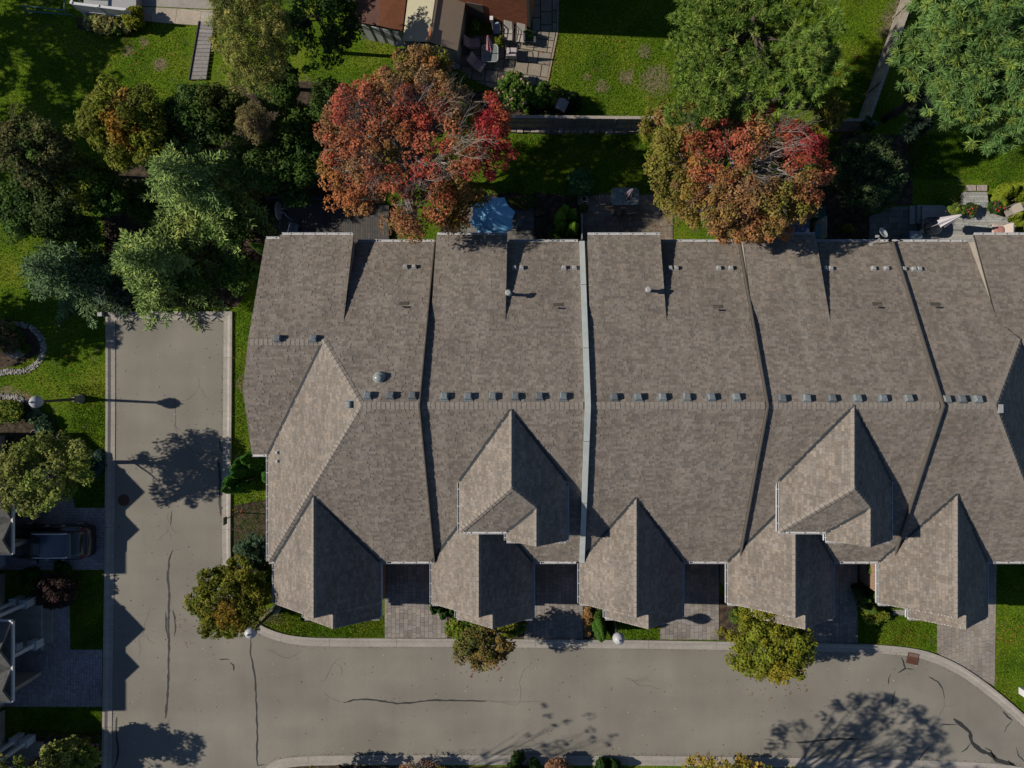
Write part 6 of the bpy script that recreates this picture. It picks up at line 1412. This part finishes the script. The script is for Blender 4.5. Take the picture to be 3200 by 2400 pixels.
def hbox(b, l0, l1, d0, d1, z0, z1):
    q = [cw+dl_*l+db_*d for l, d in ((l1, d0), (l0, d0), (l0, d1), (l1, d1))]
    return b.solid([(p.x, p.y, z0) for p in q]+[(p.x, p.y, z1) for p in q], [(0, 3, 2, 1), (4, 5, 6, 7), (0, 1, 5, 4), (1, 2, 6, 5), (2, 3, 7, 6), (3, 0, 4, 7)])
b = hbox(MB(), 0, 8.4, 0, 14, 0, 6.0); b.build('wall', brickmat(), h)
b = hbox(MB(), -.03, .14, -.03, .3, 0, 5.95); b.build('corner_board', M['flash2'], h)
def hp(l, d, z): p = cw+dl_*l+db_*d; return (p.x, p.y, z)
b = MB(); b.slab([hp(-.25, -.1, 6.0), hp(8.6, -.1, 6.0), hp(6, 7, 8.0), hp(2.6, 7, 8.0)], .15); b.slab([hp(-.25, 14.2, 6.0), hp(8.6, 14.2, 6.0), hp(6, 7, 8.0), hp(2.6, 7, 8.0)], .15); b.slab([hp(-.25, -.1, 6.0), hp(-.25, 14.2, 6.0), hp(2.6, 7, 8.0)], .15); b.build('roof', M['shingle2'], h)
b = hbox(MB(), 2.6, 3.5, -.04, .02, .1, 2.1); w_ = b.build('door', M['flash2'], h)
b = hbox(MB(), .9, 1.9, -.03, .02, 3.4, 4.6); w_ = b.build('window', M['white'], h); b = hbox(MB(), .98, 1.82, -.045, -.031, 3.48, 4.52); b.build('pane', M['glass'], w_)
# brown shed
h = thing('brown_shed', 'small shed with brown red roof and white doors beside the tan shed', 'shed', (*W2(1170, 40), 0))
def quadz(pts): return [W(u, v, z) for u, v, z in pts]
b = MB(); b.slab(quadz([(1098, 66, 2.0), (1184, 80, 2.45), (1192, -60, 2.45), (1108, -60, 2.0)]), .06, (.09, .045, .035)); b.slab(quadz([(1184, 80, 2.45), (1257, 97, 2.0), (1276, -60, 2.0), (1192, -60, 2.45)]), .06, (.27, .11, .055)); b.build('roof', M['redroof'], h, usecol=True)  # same roofing on both slopes; tree shade is painted into the darker left one
b = MB(); A_ = Vector(W(1104, 68, 2.0)); B_ = Vector(W(1252, 96, 2.0)); D_ = Vector((0.15, 2.6, 0))
b.solid([(A_.x, A_.y, 0), (B_.x, B_.y, 0), (B_.x+.1, B_.y+2.6, 0), (A_.x+.1, A_.y+2.6, 0), (A_.x, A_.y, 1.93), (B_.x, B_.y, 1.93), (B_.x+.1, B_.y+2.6, 1.93), (A_.x+.1, A_.y+2.6, 1.93)], [(0, 1, 5, 4), (1, 2, 6, 5), (2, 3, 7, 6), (3, 0, 4, 7)], (.30, .33, .22)); b.build('wall', M['plain'], h, usecol=True)
dv = (B_-A_); 
for k0, k1, cc in ((.16, .30, (.55, .57, .6)), (.34, .36, (.05, .05, .06)), (.37, .52, (.55, .57, .6)), (.55, .58, (.12, .12, .12)), (.60, .74, (.55, .57, .6)), (.77, .80, (.12, .12, .12)), (.82, .93, (.55, .57, .6))):
    b = MB(); p = A_+dv*k0; q = A_+dv*k1; o_ = Vector((dv.y, -dv.x, 0)).normalized()*.03; b.solid([(p.x, p.y, .03), (q.x, q.y, .03), (q.x, q.y, 1.85), (p.x, p.y, 1.85), (p.x+o_.x, p.y+o_.y, .03), (q.x+o_.x, q.y+o_.y, .03), (q.x+o_.x, q.y+o_.y, 1.85), (p.x+o_.x, p.y+o_.y, 1.85)], [(4, 5, 6, 7), (0, 1, 5, 4), (1, 2, 6, 5), (2, 3, 7, 6), (3, 0, 4, 7)], cc); b.build('door_panel', M['plain'], h, usecol=True)
# tan shed
h = thing('tan_shed', 'tan roofed garden shed with ribbed walls, above the red maple', 'shed', (*W2(1350, 60), 0))
b = MB(); b.slab(quadz([(1258, 128, 1.95), (1341, 130, 2.6), (1368, -50, 2.6), (1280, -50, 1.95)]), .06, (.36, .345, .24)); b.slab(quadz([(1341, 130, 2.6), (1430, 158, 1.95), (1460, -30, 1.95), (1368, -50, 2.6)]), .06, (.33, .265, .20)); b.build('roof', M['plain'], h, usecol=True)
b = MB(); b.bar(W(1341, 130, 2.66), W(1368, -50, 2.66), .05, .04, (.03, .03, .03)); b.build('ridge_strip', M['plain'], h, usecol=True); b = MB(); b.bar(W(1339, 130, 2.70), W(1346, 84, 2.70), .12, .04, (.34, .14, .07)); b.build('ridge_tile', M['plain'], h, usecol=True)
A_ = Vector(W(1264, 130, 1.95)); B_ = Vector(W(1426, 158, 1.95)); R_ = Vector(W(1341, 131, 2.6)); b = MB(); s_ = Vector((.45, 2.9, 0))
b.solid([(A_.x, A_.y, 0), (B_.x, B_.y, 0), (B_.x, B_.y, 1.88), (R_.x, R_.y-.05, 2.5), (A_.x, A_.y, 1.88), (A_.x+s_.x, A_.y+s_.y, 0), (B_.x+s_.x, B_.y+s_.y, 0), (B_.x+s_.x, B_.y+s_.y, 1.88), (R_.x+s_.x, R_.y+s_.y, 2.5), (A_.x+s_.x, A_.y+s_.y, 1.88)], [(0, 1, 2, 3, 4), (0, 4, 9, 5), (1, 6, 7, 2), (9, 8, 7, 6, 5)], (.27, .28, .24)); b.build('wall', M['plain'], h, usecol=True)
dv = B_-A_; n_ = Vector((dv.y, -dv.x, 0)).normalized()
for i in range(26):
    p = A_+dv*((i+.5)/26)+n_*.012; b = MB(); b.bar((p.x, p.y, .02), (p.x, p.y, 1.85), .035, .02, (.33, .335, .29)); b.build('wall_rib', M['plain'], h, usecol=True)
for i in range(5): p = A_+dv*(.3+i*.1); 
b = MB(); p = A_+dv*.1+n_*.03; q = A_+dv*.5+n_*.03; b.solid([(p.x, p.y, .05), (q.x, q.y, .05), (q.x, q.y, 1.7), (p.x, p.y, 1.7), (p.x+n_.x*.03, p.y+n_.y*.03, .05), (q.x+n_.x*.03, q.y+n_.y*.03, .05), (q.x+n_.x*.03, q.y+n_.y*.03, 1.7), (p.x+n_.x*.03, p.y+n_.y*.03, 1.7)], [(4, 5, 6, 7), (0, 1, 5, 4), (1, 2, 6, 5), (2, 3, 7, 6), (3, 0, 4, 7)], (.12, .12, .13)); b.build('door', M['plain'], h, usecol=True)

# ------------------------------------------------------------------ garden furniture
CUS = (.33, .27, .28)
def cushion_chair(label, u, v, rot, cat='patio chair', cus=CUS, w=.6, recl=.28, seatz=.42, backh=.62, frame=(.10, .09, .085), zb=0.0, name='patio_chair', long_=.58, group=None):
    x, y, _ = W(u, v, .4+zb); t = thing(name, label, cat, (x, y, zb), R(rot), group)
    b = MB(); b.box(-long_/2, long_/2, -w/2, w/2, seatz-.04, seatz+.07, cus); b.build('seat', M['fabric'], t, usecol=True, local=True, bevel=.03)
    b = MB(); x0 = -long_/2-.02; b.solid([(x0-.05, -w/2, seatz), (x0+.07, -w/2, seatz+.02), (x0+.07, w/2, seatz+.02), (x0-.05, w/2, seatz), (x0-.05-recl, -w/2, seatz+backh), (x0+.06-recl, -w/2, seatz+backh+.03), (x0+.06-recl, w/2, seatz+backh+.03), (x0-.05-recl, w/2, seatz+backh)], [(0, 3, 2, 1), (4, 5, 6, 7), (0, 1, 5, 4), (1, 2, 6, 5), (2, 3, 7, 6), (3, 0, 4, 7)], cus); b.build('backrest', M['fabric'], t, usecol=True, local=True, bevel=.03)
    for s in (-1, 1):
        yy = s*(w/2+.04); b = MB(); b.tube([(x0-.03-recl*.5, yy, seatz+.32), (-long_/4, yy, seatz+.27), (long_/2, yy, seatz+.22), (long_/2+.03, yy, 0.02)], .018, 6, frame); b.build('armrest', M['plain'], t, usecol=True, local=True)
        b = MB(); b.tube([(x0-.05, yy, seatz+.1), (x0+.05, yy, .02), (long_/2+.03, yy, .02)], .018, 6, frame); b.build('leg', M['plain'], t, usecol=True, local=True)
    return t
cushion_chair('grey cushioned chair facing the pink parasol table from the left', 1484, 137, 5)
cushion_chair('grey cushioned chair standing at an angle below the pink parasol table', 1498, 206, -30)
cushion_chair('pale lounger with raised back, left one of the pair below the red roof', 1588, 108, -92, 'lounger', (.36, .34, .31), .5, .5, .32, .62, name='garden_lounger', long_=.62, group='garden loungers')
cushion_chair('pale lounger with raised back, right one of the pair below the red roof', 1628, 114, -94, 'lounger', (.36, .34, .31), .5, .5, .32, .62, name='garden_lounger', long_=.62, group='garden loungers')
cushion_chair('white seated chair throwing a long shadow right of the pink parasol table', 1599, 166, 88, cus=(.42, .37, .38), w=.58, recl=.02, backh=.5)
cushion_chair('small pale blue chair behind the pink parasol table', 1552, 96, -80, cus=(.25, .34, .42), w=.4, recl=.05, long_=.4, backh=.35)
cushion_chair('dark mesh chair beside the right hand lounger', 1660, 122, 0, cus=(.07, .07, .08), w=.5, recl=.1, frame=(.03, .03, .03), backh=.4)
def table(label, u, v, w, d, rot, frame=(.42, .43, .42), zt=.72, zb=0, glass='tableglass', name='glass_table', oct_=.35):
    x, y, _ = W(u, v, zt+zb); t = thing(name, label, 'table', (x, y, zb), R(rot)); pts = []
    n = 28
    for i in range(n):
        a = 2*math.pi*i/n; c_, s_ = math.cos(a), math.sin(a); e = oct_; pts.append((w/2*math.copysign(abs(c_)**e, c_), d/2*math.copysign(abs(s_)**e, s_)))
    b = MB(); b.prism([(p[0]*.97, p[1]*.97) for p in pts], zt-.008, zt); b.build('tabletop', M[glass], t, local=True)
    b = MB(); b.tube([(p[0], p[1], zt) for p in pts+pts[:1]], .02, 6, frame); b.build('rim', M['plain'], t, usecol=True, local=True)
    for sx, sy in ((1, 1), (1, -1), (-1, 1), (-1, -1)):
        b = MB(); b.tube([(sx*.1, sy*.1, zt-.03), (sx*w*.40, sy*d*.40, zt-.03), (sx*w*.42, sy*d*.42, 0)], .018, 6, frame); b.build('leg', M['plain'], t, usecol=True, local=True)
    return t
table('square glass patio table under the closed pink parasol', 1531, 166, .92, .98, 0)
table('large glass table beside the right hand rust maple, with closed grey parasol', 1953, 614, 1.55, .95, 0, (.34, .33, .31), oct_=.25)
def closed_parasol(label, foot, top, zt, zb, cols, r=.16, k0=.45, lower=.0):
    a = Vector((*W2(*foot, zb), zb)); b_ = Vector(W(*top, zt)); t = thing('closed_parasol', label, 'parasol', (a.x, a.y, 0))
    m_ = MB(); m_.cyl((a.x, a.y, 0.02), a, .022); m_.cyl(a, b_, .022, .018, 8, ); m_.build('pole', M['ventpale'], t)
    m_ = MB(); m_.lathe([(.24, 0), (.24, .06), (.05, .1)], 16, (a.x, a.y, 0)); m_.build('base', M['lead'], t)
    d = (b_-a); e = d.normalized(); s = e.cross(Vector((0, 0, 1))).normalized() if abs(e.z) < .98 else Vector((1, 0, 0)); q = s.cross(e); m_ = MB(); n = 16; rows = []
    for k, rr_ in ((k0, r*1.15), (k0+.08, r), (k0+.25, r*.75), (.85, r*.42), (1.0, r*.2)):
        rows.append([a+d*k+s*(math.cos(2*math.pi*i/n)*rr_*(1+.35*(i % 2)))+q*(math.sin(2*math.pi*i/n)*rr_*(1+.35*(i % 2))) for i in range(n)])
    for A, B in zip(rows[:-1], rows[1:]):
        for i in range(n): m_.face([A[i], A[(i+1) % n], B[(i+1) % n], B[i]], cols[(i//2) % len(cols)])
    m_.face(rows[-1], cols[0]); m_.face(rows[0][::-1], cols[0]); m_.build('canopy', M['fabric'], t, usecol=True); return t
closed_parasol('closed pink and white striped parasol over the square glass table', (1533, 166), (1524, 112), 2.6, .75, [(.50, .05, .13), (.5, .42, .44)], .15, .30)
closed_parasol('closed grey parasol over the large glass table', (1957, 622), (1976, 592), 2.5, .74, [(.20, .165, .19), (.14, .115, .135)], .2, .35)
# blue parasol
x, y, _ = W(1538, 677, 2.55); t = thing('blue_parasol', 'open pale blue parasol behind the second house', 'parasol', (x, y, 0)); b = MB(); n = 8
rim = []; off = R(14)
b.v = []; c0 = (0, 0, 2.78)
for i in range(n):
    a = off+2*math.pi*i/n; rim.append((1.28*math.cos(a), 1.28*math.sin(a), 2.32))
m_ = MB()
for i in range(n):
    p, q = Vector(rim[i]), Vector(rim[(i+1) % n]); mid = (p+q)/2*.90; mid.z = 2.36; cc = (.22, .50, .76) if i % 2 else (.17, .44, .72)
    for s0, s1 in ((p, mid), (mid, q)):
        h0 = Vector(c0).lerp(s0, .5)+Vector((0, 0, .03)); h1 = Vector(c0).lerp(s1, .5)+Vector((0, 0, .03)); m_.face([c0, h0, h1], cc); m_.face([h0, s0, s1, h1], cc)
o = m_.build('canopy', M['fabric'], t, usecol=True, local=True); md = o.modifiers.new('thick', 'SOLIDIFY'); md.thickness = .006
for i in range(n): b = MB(); b.tube([(0, 0, 2.74), tuple(Vector(rim[i])-Vector((0, 0, .02)))], .012, 5); b.build('rib', M['ventpale'], t, local=True)
b = MB(); b.cyl((0, 0, .05), (0, 0, 2.86), .024, .02, 8); b.build('pole', M['ventpale'], t, local=True); b = MB(); b.lathe([(.26, 0), (.26, .07), (.05, .11)], 18); b.build('base', M['lead'], t, local=True); b = MB(); b.lathe([(.03, 2.78), (.035, 2.84), (.01, 2.88)], 8); b.build('finial', M['white'], t, local=True)
table('small table in the shade of the pale blue parasol', 1545, 680, .9, .9, 0, (.1, .1, .1), glass='darkglass')
cushion_chair('dark chair half hidden beside the pale blue parasol', 1598, 700, 180, cus=(.12, .15, .18), w=.5)
# lattice chairs at the third house
def metal_chair(label, u, v, rot, name='metal_chair', col=(.17, .15, .14), zb=0):
    x, y, _ = W(u, v, .45+zb); t = thing(name, label, 'chair', (x, y, zb), R(rot), group='metal lattice chairs around the large glass table')
    b = MB(); 
    for i in range(7): b.bar((-.25, -.24+i*.08, .43), (.25, -.24+i*.08, .43), .03, .012, col); b.bar((-.24+i*.08, -.25, .435), (-.24+i*.08, .25, .435), .03, .012, col)
    b.build('seat', M['plain'], t, usecol=True, local=True)
    b = MB(); b.tube([(-.26, -.25, .43), (-.36, -.25, .92), (-.38, 0, .98), (-.36, .25, .92), (-.26, .25, .43)], .018, 6, col)
    for i in range(5): b.bar((-.27, -.18+i*.09, .45), (-.37, -.18+i*.09, .93), .02, .012, col)
    b.build('backrest', M['plain'], t, usecol=True, local=True)
    for s in (-1, 1): b = MB(); b.tube([(-.30, s*.26, .66), (.1, s*.29, .66), (.24, s*.27, .60), (.27, s*.26, .02)], .017, 6, col); b.build('armrest', M['plain'], t, usecol=True, local=True)
    for s in (-1, 1): b = MB(); b.tube([(-.24, s*.24, .43), (-.3, s*.26, .02)], .017, 6, col); b.build('leg', M['plain'], t, usecol=True, local=True)
    return t
metal_chair('metal lattice chair at the left end of the large glass table', 1893, 622, 0); metal_chair('metal lattice chair tucked under the near side of the large glass table', 1972, 652, 92)
metal_chair('dark metal chair at the near left corner of the large glass table', 1935, 662, 70, col=(.04, .04, .045))
# square planter
x, y, _ = W(1826, 622, .5); t = thing('square_planter', 'square planter with pale rim on a round stone at the garden boundary', 'planter', (x, y, 0)); b = MB()
b.solid([(-.12, -.12, .05), (.12, -.12, .05), (.12, .12, .05), (-.12, .12, .05), (-.15, -.15, .5), (.15, -.15, .5), (.15, .15, .5), (-.15, .15, .5)], [(0, 3, 2, 1), (0, 1, 5, 4), (1, 2, 6, 5), (2, 3, 7, 6), (3, 0, 4, 7)], (.25, .2, .17)); b.build('pot', M['stone'], t, usecol=True, local=True)
b = MB(); 
for q in ((-.17, .17, -.17, -.13), (-.17, .17, .13, .17), (-.17, -.13, -.13, .13), (.13, .17, -.13, .13)): b.box(*q, .48, .54, (.42, .38, .34))
b.build('rim', M['stone'], t, usecol=True, local=True); b = MB(); b.box(-.13, .13, -.13, .13, .3, .42); b.build('soil', M['flash'], t, local=True)
b = MB(); b.lathe([(.36, 0), (.36, .06), (.33, .08)], 20, (*W2(1824, 630), 0), (.3, .25, .21)); b.build('round_stone', M['stone'], usecol=True, label='round flat stone under the square planter', cat='stone')
# barbecue, side table and bin at the fourth house
x, y, _ = W(2565, 722, 1.0); t = thing('barbecue', 'teal barbecue under its lid, in the dark corner left of the yellow plant', 'barbecue', (x, y, 0)); b = MB(); b.lathe([(.25, 0)], 3) if False else None
b = MB(); n = 10; vs_ = []
for yy in (-.36, .36): 
    for i in range(n+1): a = math.pi*i/n; vs_.append((.24*math.cos(a), yy, .82+.20*math.sin(a)))
fs = [(i, i+1, n+2+i, n+1+i) for i in range(n)]+[tuple(range(n+1)), tuple(range(2*n+1, n, -1))]
b.solid(vs_, fs, (.10, .26, .34)); b.build('lid', M['plain'], t, usecol=True, local=True); b = MB(); b.box(-.23, .23, -.35, .35, .15, .80, (.05, .06, .07)); b.build('cabinet', M['plain'], t, usecol=True, local=True)
b = MB(); b.tube([(-.27, -.25, .9), (-.30, -.2, .9), (-.30, .2, .9), (-.27, .25, .9)], .014, 6, (.4, .4, .4)); b.build('handle', M['plain'], t, usecol=True, local=True)
for sx in (-.2, .2):
    for sy in (-.3, .3): b = MB(); b.cyl((sx, sy, 0), (sx, sy, .16), .03, .03, 6, (.03, .03, .03)); b.build('leg', M['plain'], t, usecol=True, local=True)
x, y, _ = W(2495, 715, .8); t = thing('patio_table', 'broad table with slate blue cloth under the edge of the rust maple', 'table', (x, y, 0)); b = MB(); b.box(-.65, .65, -.6, .6, .70, .76, (.12, .15, .26)); b.build('cloth', M['fabric'], t, usecol=True, local=True)
for sx in (-.6, .6):
    for sy in (-.55, .55): b = MB(); b.bar((sx, sy, 0), (sx, sy, .7), .05, .05, (.3, .3, .3)); b.build('leg', M['plain'], t, usecol=True, local=True)
x, y, _ = W(2562, 662, .6); t = thing('garden_bin', 'dark green square bin behind the teal barbecue', 'bin', (x, y, 0)); b = MB(); b.box(-.3, .3, -.35, .3, 0, .62, (.02, .07, .065)); b.build('body', M['plain'], t, usecol=True, local=True); b = MB(); b.box(-.33, .33, -.38, .33, .62, .68, (.03, .09, .085)); b.build('lid', M['plain'], t, usecol=True, local=True)
# pale deck furniture
table('dark oval table on the pale deck, carrying the closed white parasol', 2915, 706, 1.02, .98, 0, (.03, .03, .035), zt=.72, zb=.42, glass='darkglass', name='dark_table', oct_=.7)
closed_parasol('closed white parasol standing in the dark oval table', (2912, 708), (3002, 672), 3.55, 1.15, [(.50, .48, .52), (.40, .38, .43)], .2, .38)
x, y, _ = W(2863, 738, 1.0); t = thing('storage_box', 'grey blue storage box at the gutter left of the dark oval table', 'box', (x, y, 0)); b = MB(); b.box(-.34, .34, -.28, .28, 0, .92, (.19, .25, .32)); b.build('body', M['plain'], t, usecol=True, local=True); b = MB(); b.box(-.36, .36, -.30, .30, .92, .98, (.22, .29, .36)); b.build('lid', M['plain'], t, usecol=True, local=True, bevel=.01)
def flowers(t, x, y, z, n, r, col, seed):
    g = random.Random(seed)
    for i in range(n): a = g.uniform(0, 6.28); q = r*math.sqrt(g.random()); k = MB(); s = g.uniform(.035, .06); k.lathe([(s*.6, 0), (s, s*.5), (s*.3, s)], 6, (x+q*math.cos(a), y+q*math.sin(a), z+g.uniform(-.05, .12)), col); k.build('flower_head', M['flower'], t, usecol=True)
def potted(label, u, v, zb, r, pal, seed, fl=None, name='potted_plant'):
    x, y, _ = W(u, v, zb+.5); t = broadleaf(name, label, 'potted plant', u, v, zb+.5, r, r, r*.7, n=34, per=44, leaf=.06, cl=.13, pal=pal, seed=seed)
    t.location.z = zb; 
    for c_ in t.children: c_.matrix_parent_inverse = Matrix.Translation((-x, -y, -zb)) if False else c_.matrix_parent_inverse
    b = MB(); b.lathe([(.12, zb), (.17, zb+.26), (.18, zb+.3), (.14, zb+.3)], 14, (x, y, 0)); b.build('pot', M['flash2'], t)
    if fl: flowers(t, x, y, zb+.62, 14, r*.95, fl, seed)
    return t
_ol = WM
def potted(label, u, v, zb, r, pal, seed, fl=None, name='potted_plant'):
    t = broadleaf(name, label, 'potted plant', u, v, zb+.5, r, r, r*.7, n=34, per=44, leaf=.06, cl=.13, pal=pal, seed=seed); x, y, _ = W(u, v, zb+.5)
    b = MB(); b.lathe([(.12, zb), (.17, zb+.26), (.18, zb+.3), (.14, zb+.3)], 14, (x, y, 0)); b.build('pot', M['flash2'], t)
    if fl: flowers(t, x, y, zb+.62, 16, r*.95, fl, seed)
potted('leafy yellow green potted plant on the pale deck', 2988, 654, .42, .40, pal_mix([YG, LG, (.2, .24, .04)], 201), 201)
potted('red geranium pot right of the leafy yellow green one', 3033, 654, .42, .34, pal_mix([MG, DG, LG], 202), 202, (.45, .06, .05))
potted('red geranium pot between the stub walk and the folding chair', 3112, 648, .42, .34, pal_mix([MG, DG], 203), 203, (.45, .05, .05))
cushion_chair('beige folding chair turned away beside the golden juniper', 3150, 662, 205, cus=(.30, .27, .23), w=.5, recl=.2, zb=.42, name='folding_chair', frame=(.2, .18, .15), long_=.42)
cushion_chair('cream armchair with a round pink cushion at the right end of the pale deck', 3118, 722, 178, cus=(.46, .40, .36), w=.72, recl=.12, zb=.42, name='armchair', frame=(.42, .38, .33), long_=.68)
a_ = bpy.data.objects['armchair']; b = MB(); b.lathe([(.05, .49), (.27, .50), (.28, .58), (.15, .62)], 18, (.02, 0, 0), (.38, .19, .17)); b.build('round_cushion', M['fabric'], a_, usecol=True, local=True)
# furniture on the dark wooden deck
x, y, _ = W(874, 660, .7); t = thing('tipped_table', 'white round table tipped on its side at the left of the dark deck', 'table', (x, y, .3)); b = MB(); b.cyl((-.04, 0, .52), (0, 0, .52), .52, .52, 28, (.42, .46, .5)); b.build('tabletop', M['plain'], t, usecol=True, local=True)
for (yy, zz, ye, ze) in ((.1, .6, .45, .9), (-.1, .6, -.42, .75), (.1, .45, .38, .08), (-.1, .45, -.45, .08)): b = MB(); b.tube([(0, yy, zz), (.28, yy, zz), (.42, ye*.7, (zz+ze)/2), (.62, ye, ze)], .017, 6, (.42, .46, .5)); b.build('leg', M['plain'], t, usecol=True, local=True)
x, y, _ = W(919, 716, .7); t = thing('folding_chair', 'grey blue folded chair leaning near the gutter of the dark deck', 'chair', (x, y, .3), R(-12)); b = MB(); b.solid([(-.14, -.3, .1), (-.02, -.3, .1), (-.02, .26, .1), (-.14, .26, .1), (-.16, -.3, .85), (-.12, -.3, .86), (-.12, .26, .86), (-.16, .26, .85)], [(0, 3, 2, 1), (4, 5, 6, 7), (0, 1, 5, 4), (1, 2, 6, 5), (2, 3, 7, 6), (3, 0, 4, 7)], (.22, .27, .36)); b.build('backrest', M['fabric'], t, usecol=True, local=True)
b = MB(); b.box(-.12, .2, -.28, .24, .38, .42, (.24, .29, .38)); b.build('seat', M['fabric'], t, usecol=True, local=True)
for yy in (-.3, .27): b = MB(); b.tube([(-.16, yy, .9), (.2, yy, .4), (.22, yy, .0)], .015, 6, (.4, .43, .47)); b.build('leg', M['plain'], t, usecol=True, local=True)
# things by the sheds
x, y, _ = W(1247, 128, .5); t = thing('plastic_chair', 'white slatted plastic chair against the brown shed', 'chair', (x, y, 0), R(15)); b = MB(); b.box(-.24, .24, -.26, .2, .40, .43, (.42, .45, .46)); b.build('seat', M['plain'], t, usecol=True, local=True)
b = MB(); pts = [(.25*math.cos(a), .2+.12*math.sin(a)+.05, .42+.45*math.sin(a)) for a in [math.pi*i/10 for i in range(11)]]; b.tube(pts, .025, 6, (.42, .45, .46)); b.build('backrest', M['plain'], t, usecol=True, local=True)
for i in range(5): b = MB(); xx = -.16+i*.08; b.bar((xx, .21, .43), (xx*1.1, .30, .82-abs(xx)*.5), .045, .015, (.42, .45, .46)); b.build('slat', M['plain'], t, usecol=True, local=True)
for s in (-1, 1):
    b = MB(); b.tube([(s*.26, .22, .64), (s*.29, -.1, .64), (s*.27, -.26, .6), (s*.27, -.28, 0)], .025, 6, (.42, .45, .46)); b.build('armrest', M['plain'], t, usecol=True, local=True); b = MB(); b.bar((s*.23, .2, 0), (s*.23, .2, .4), .04, .04, (.42, .45, .46)); b.build('leg', M['plain'], t, usecol=True, local=True)
x, y, _ = W(1253, 166, .4); b = MB(); b.box(x-.22, x+.28, y-.22, y+.2, 0, .55, (.10, .11, .14)); b.build('garden_bin', M['plain'], usecol=True, bevel=.02, label='dark grey bin below the white plastic chair', cat='bin')
x, y, _ = W(1427, 211, .3); b = MB(); b.lathe([(.14, 0), (.19, .42), (.2, .45), (.05, .47)], 16, (x, y, 0), (.24, .25, .27)); b.build('watering_can', M['plain'], usecol=True, label='grey bucket at the corner of the tan shed', cat='bucket').name = 'bucket'
x, y, _ = W(1536, 60, 2.0); t = thing('post_light', 'white box on a thin pole at the edge of the red roof', 'lamp post', (x, y, 0)); b = MB(); b.box(-.09, .09, -.11, .11, 1.9, 2.15, (.6, .6, .64)); b.build('head', M['plain'], t, usecol=True, local=True); b = MB(); b.cyl((0, 0, 0), (0, 0, 1.9), .025, .02, 6, (.3, .28, .25)); b.build('pole', M['plain'], t, usecol=True, local=True)
# birdhouse
x, y, _ = W(1756, 326, 1.4); t = thing('birdhouse', 'grey pitched roof birdhouse on a post behind the garden fence', 'birdhouse', (x, y, 0), R(-25)); b = MB(); b.slab([(-.3, -.32, 1.3), (0, -.32, 1.5), (0, .32, 1.5), (-.3, .32, 1.3)], .03, (.24, .23, .24)); b.slab([(.3, -.32, 1.3), (0, -.32, 1.5), (0, .32, 1.5), (.3, .32, 1.3)], .03, (.24, .23, .24)); b.build('roof', M['plain'], t, usecol=True, local=True)
b = MB(); b.box(-.18, .18, -.22, .22, .95, 1.33, (.2, .17, .14)); b.build('box', M['wood'], t, usecol=True, local=True); b = MB(); b.bar((0, 0, 0), (0, 0, .95), .08, .08, (.15, .12, .1)); b.build('post', M['wood'], t, usecol=True, local=True)
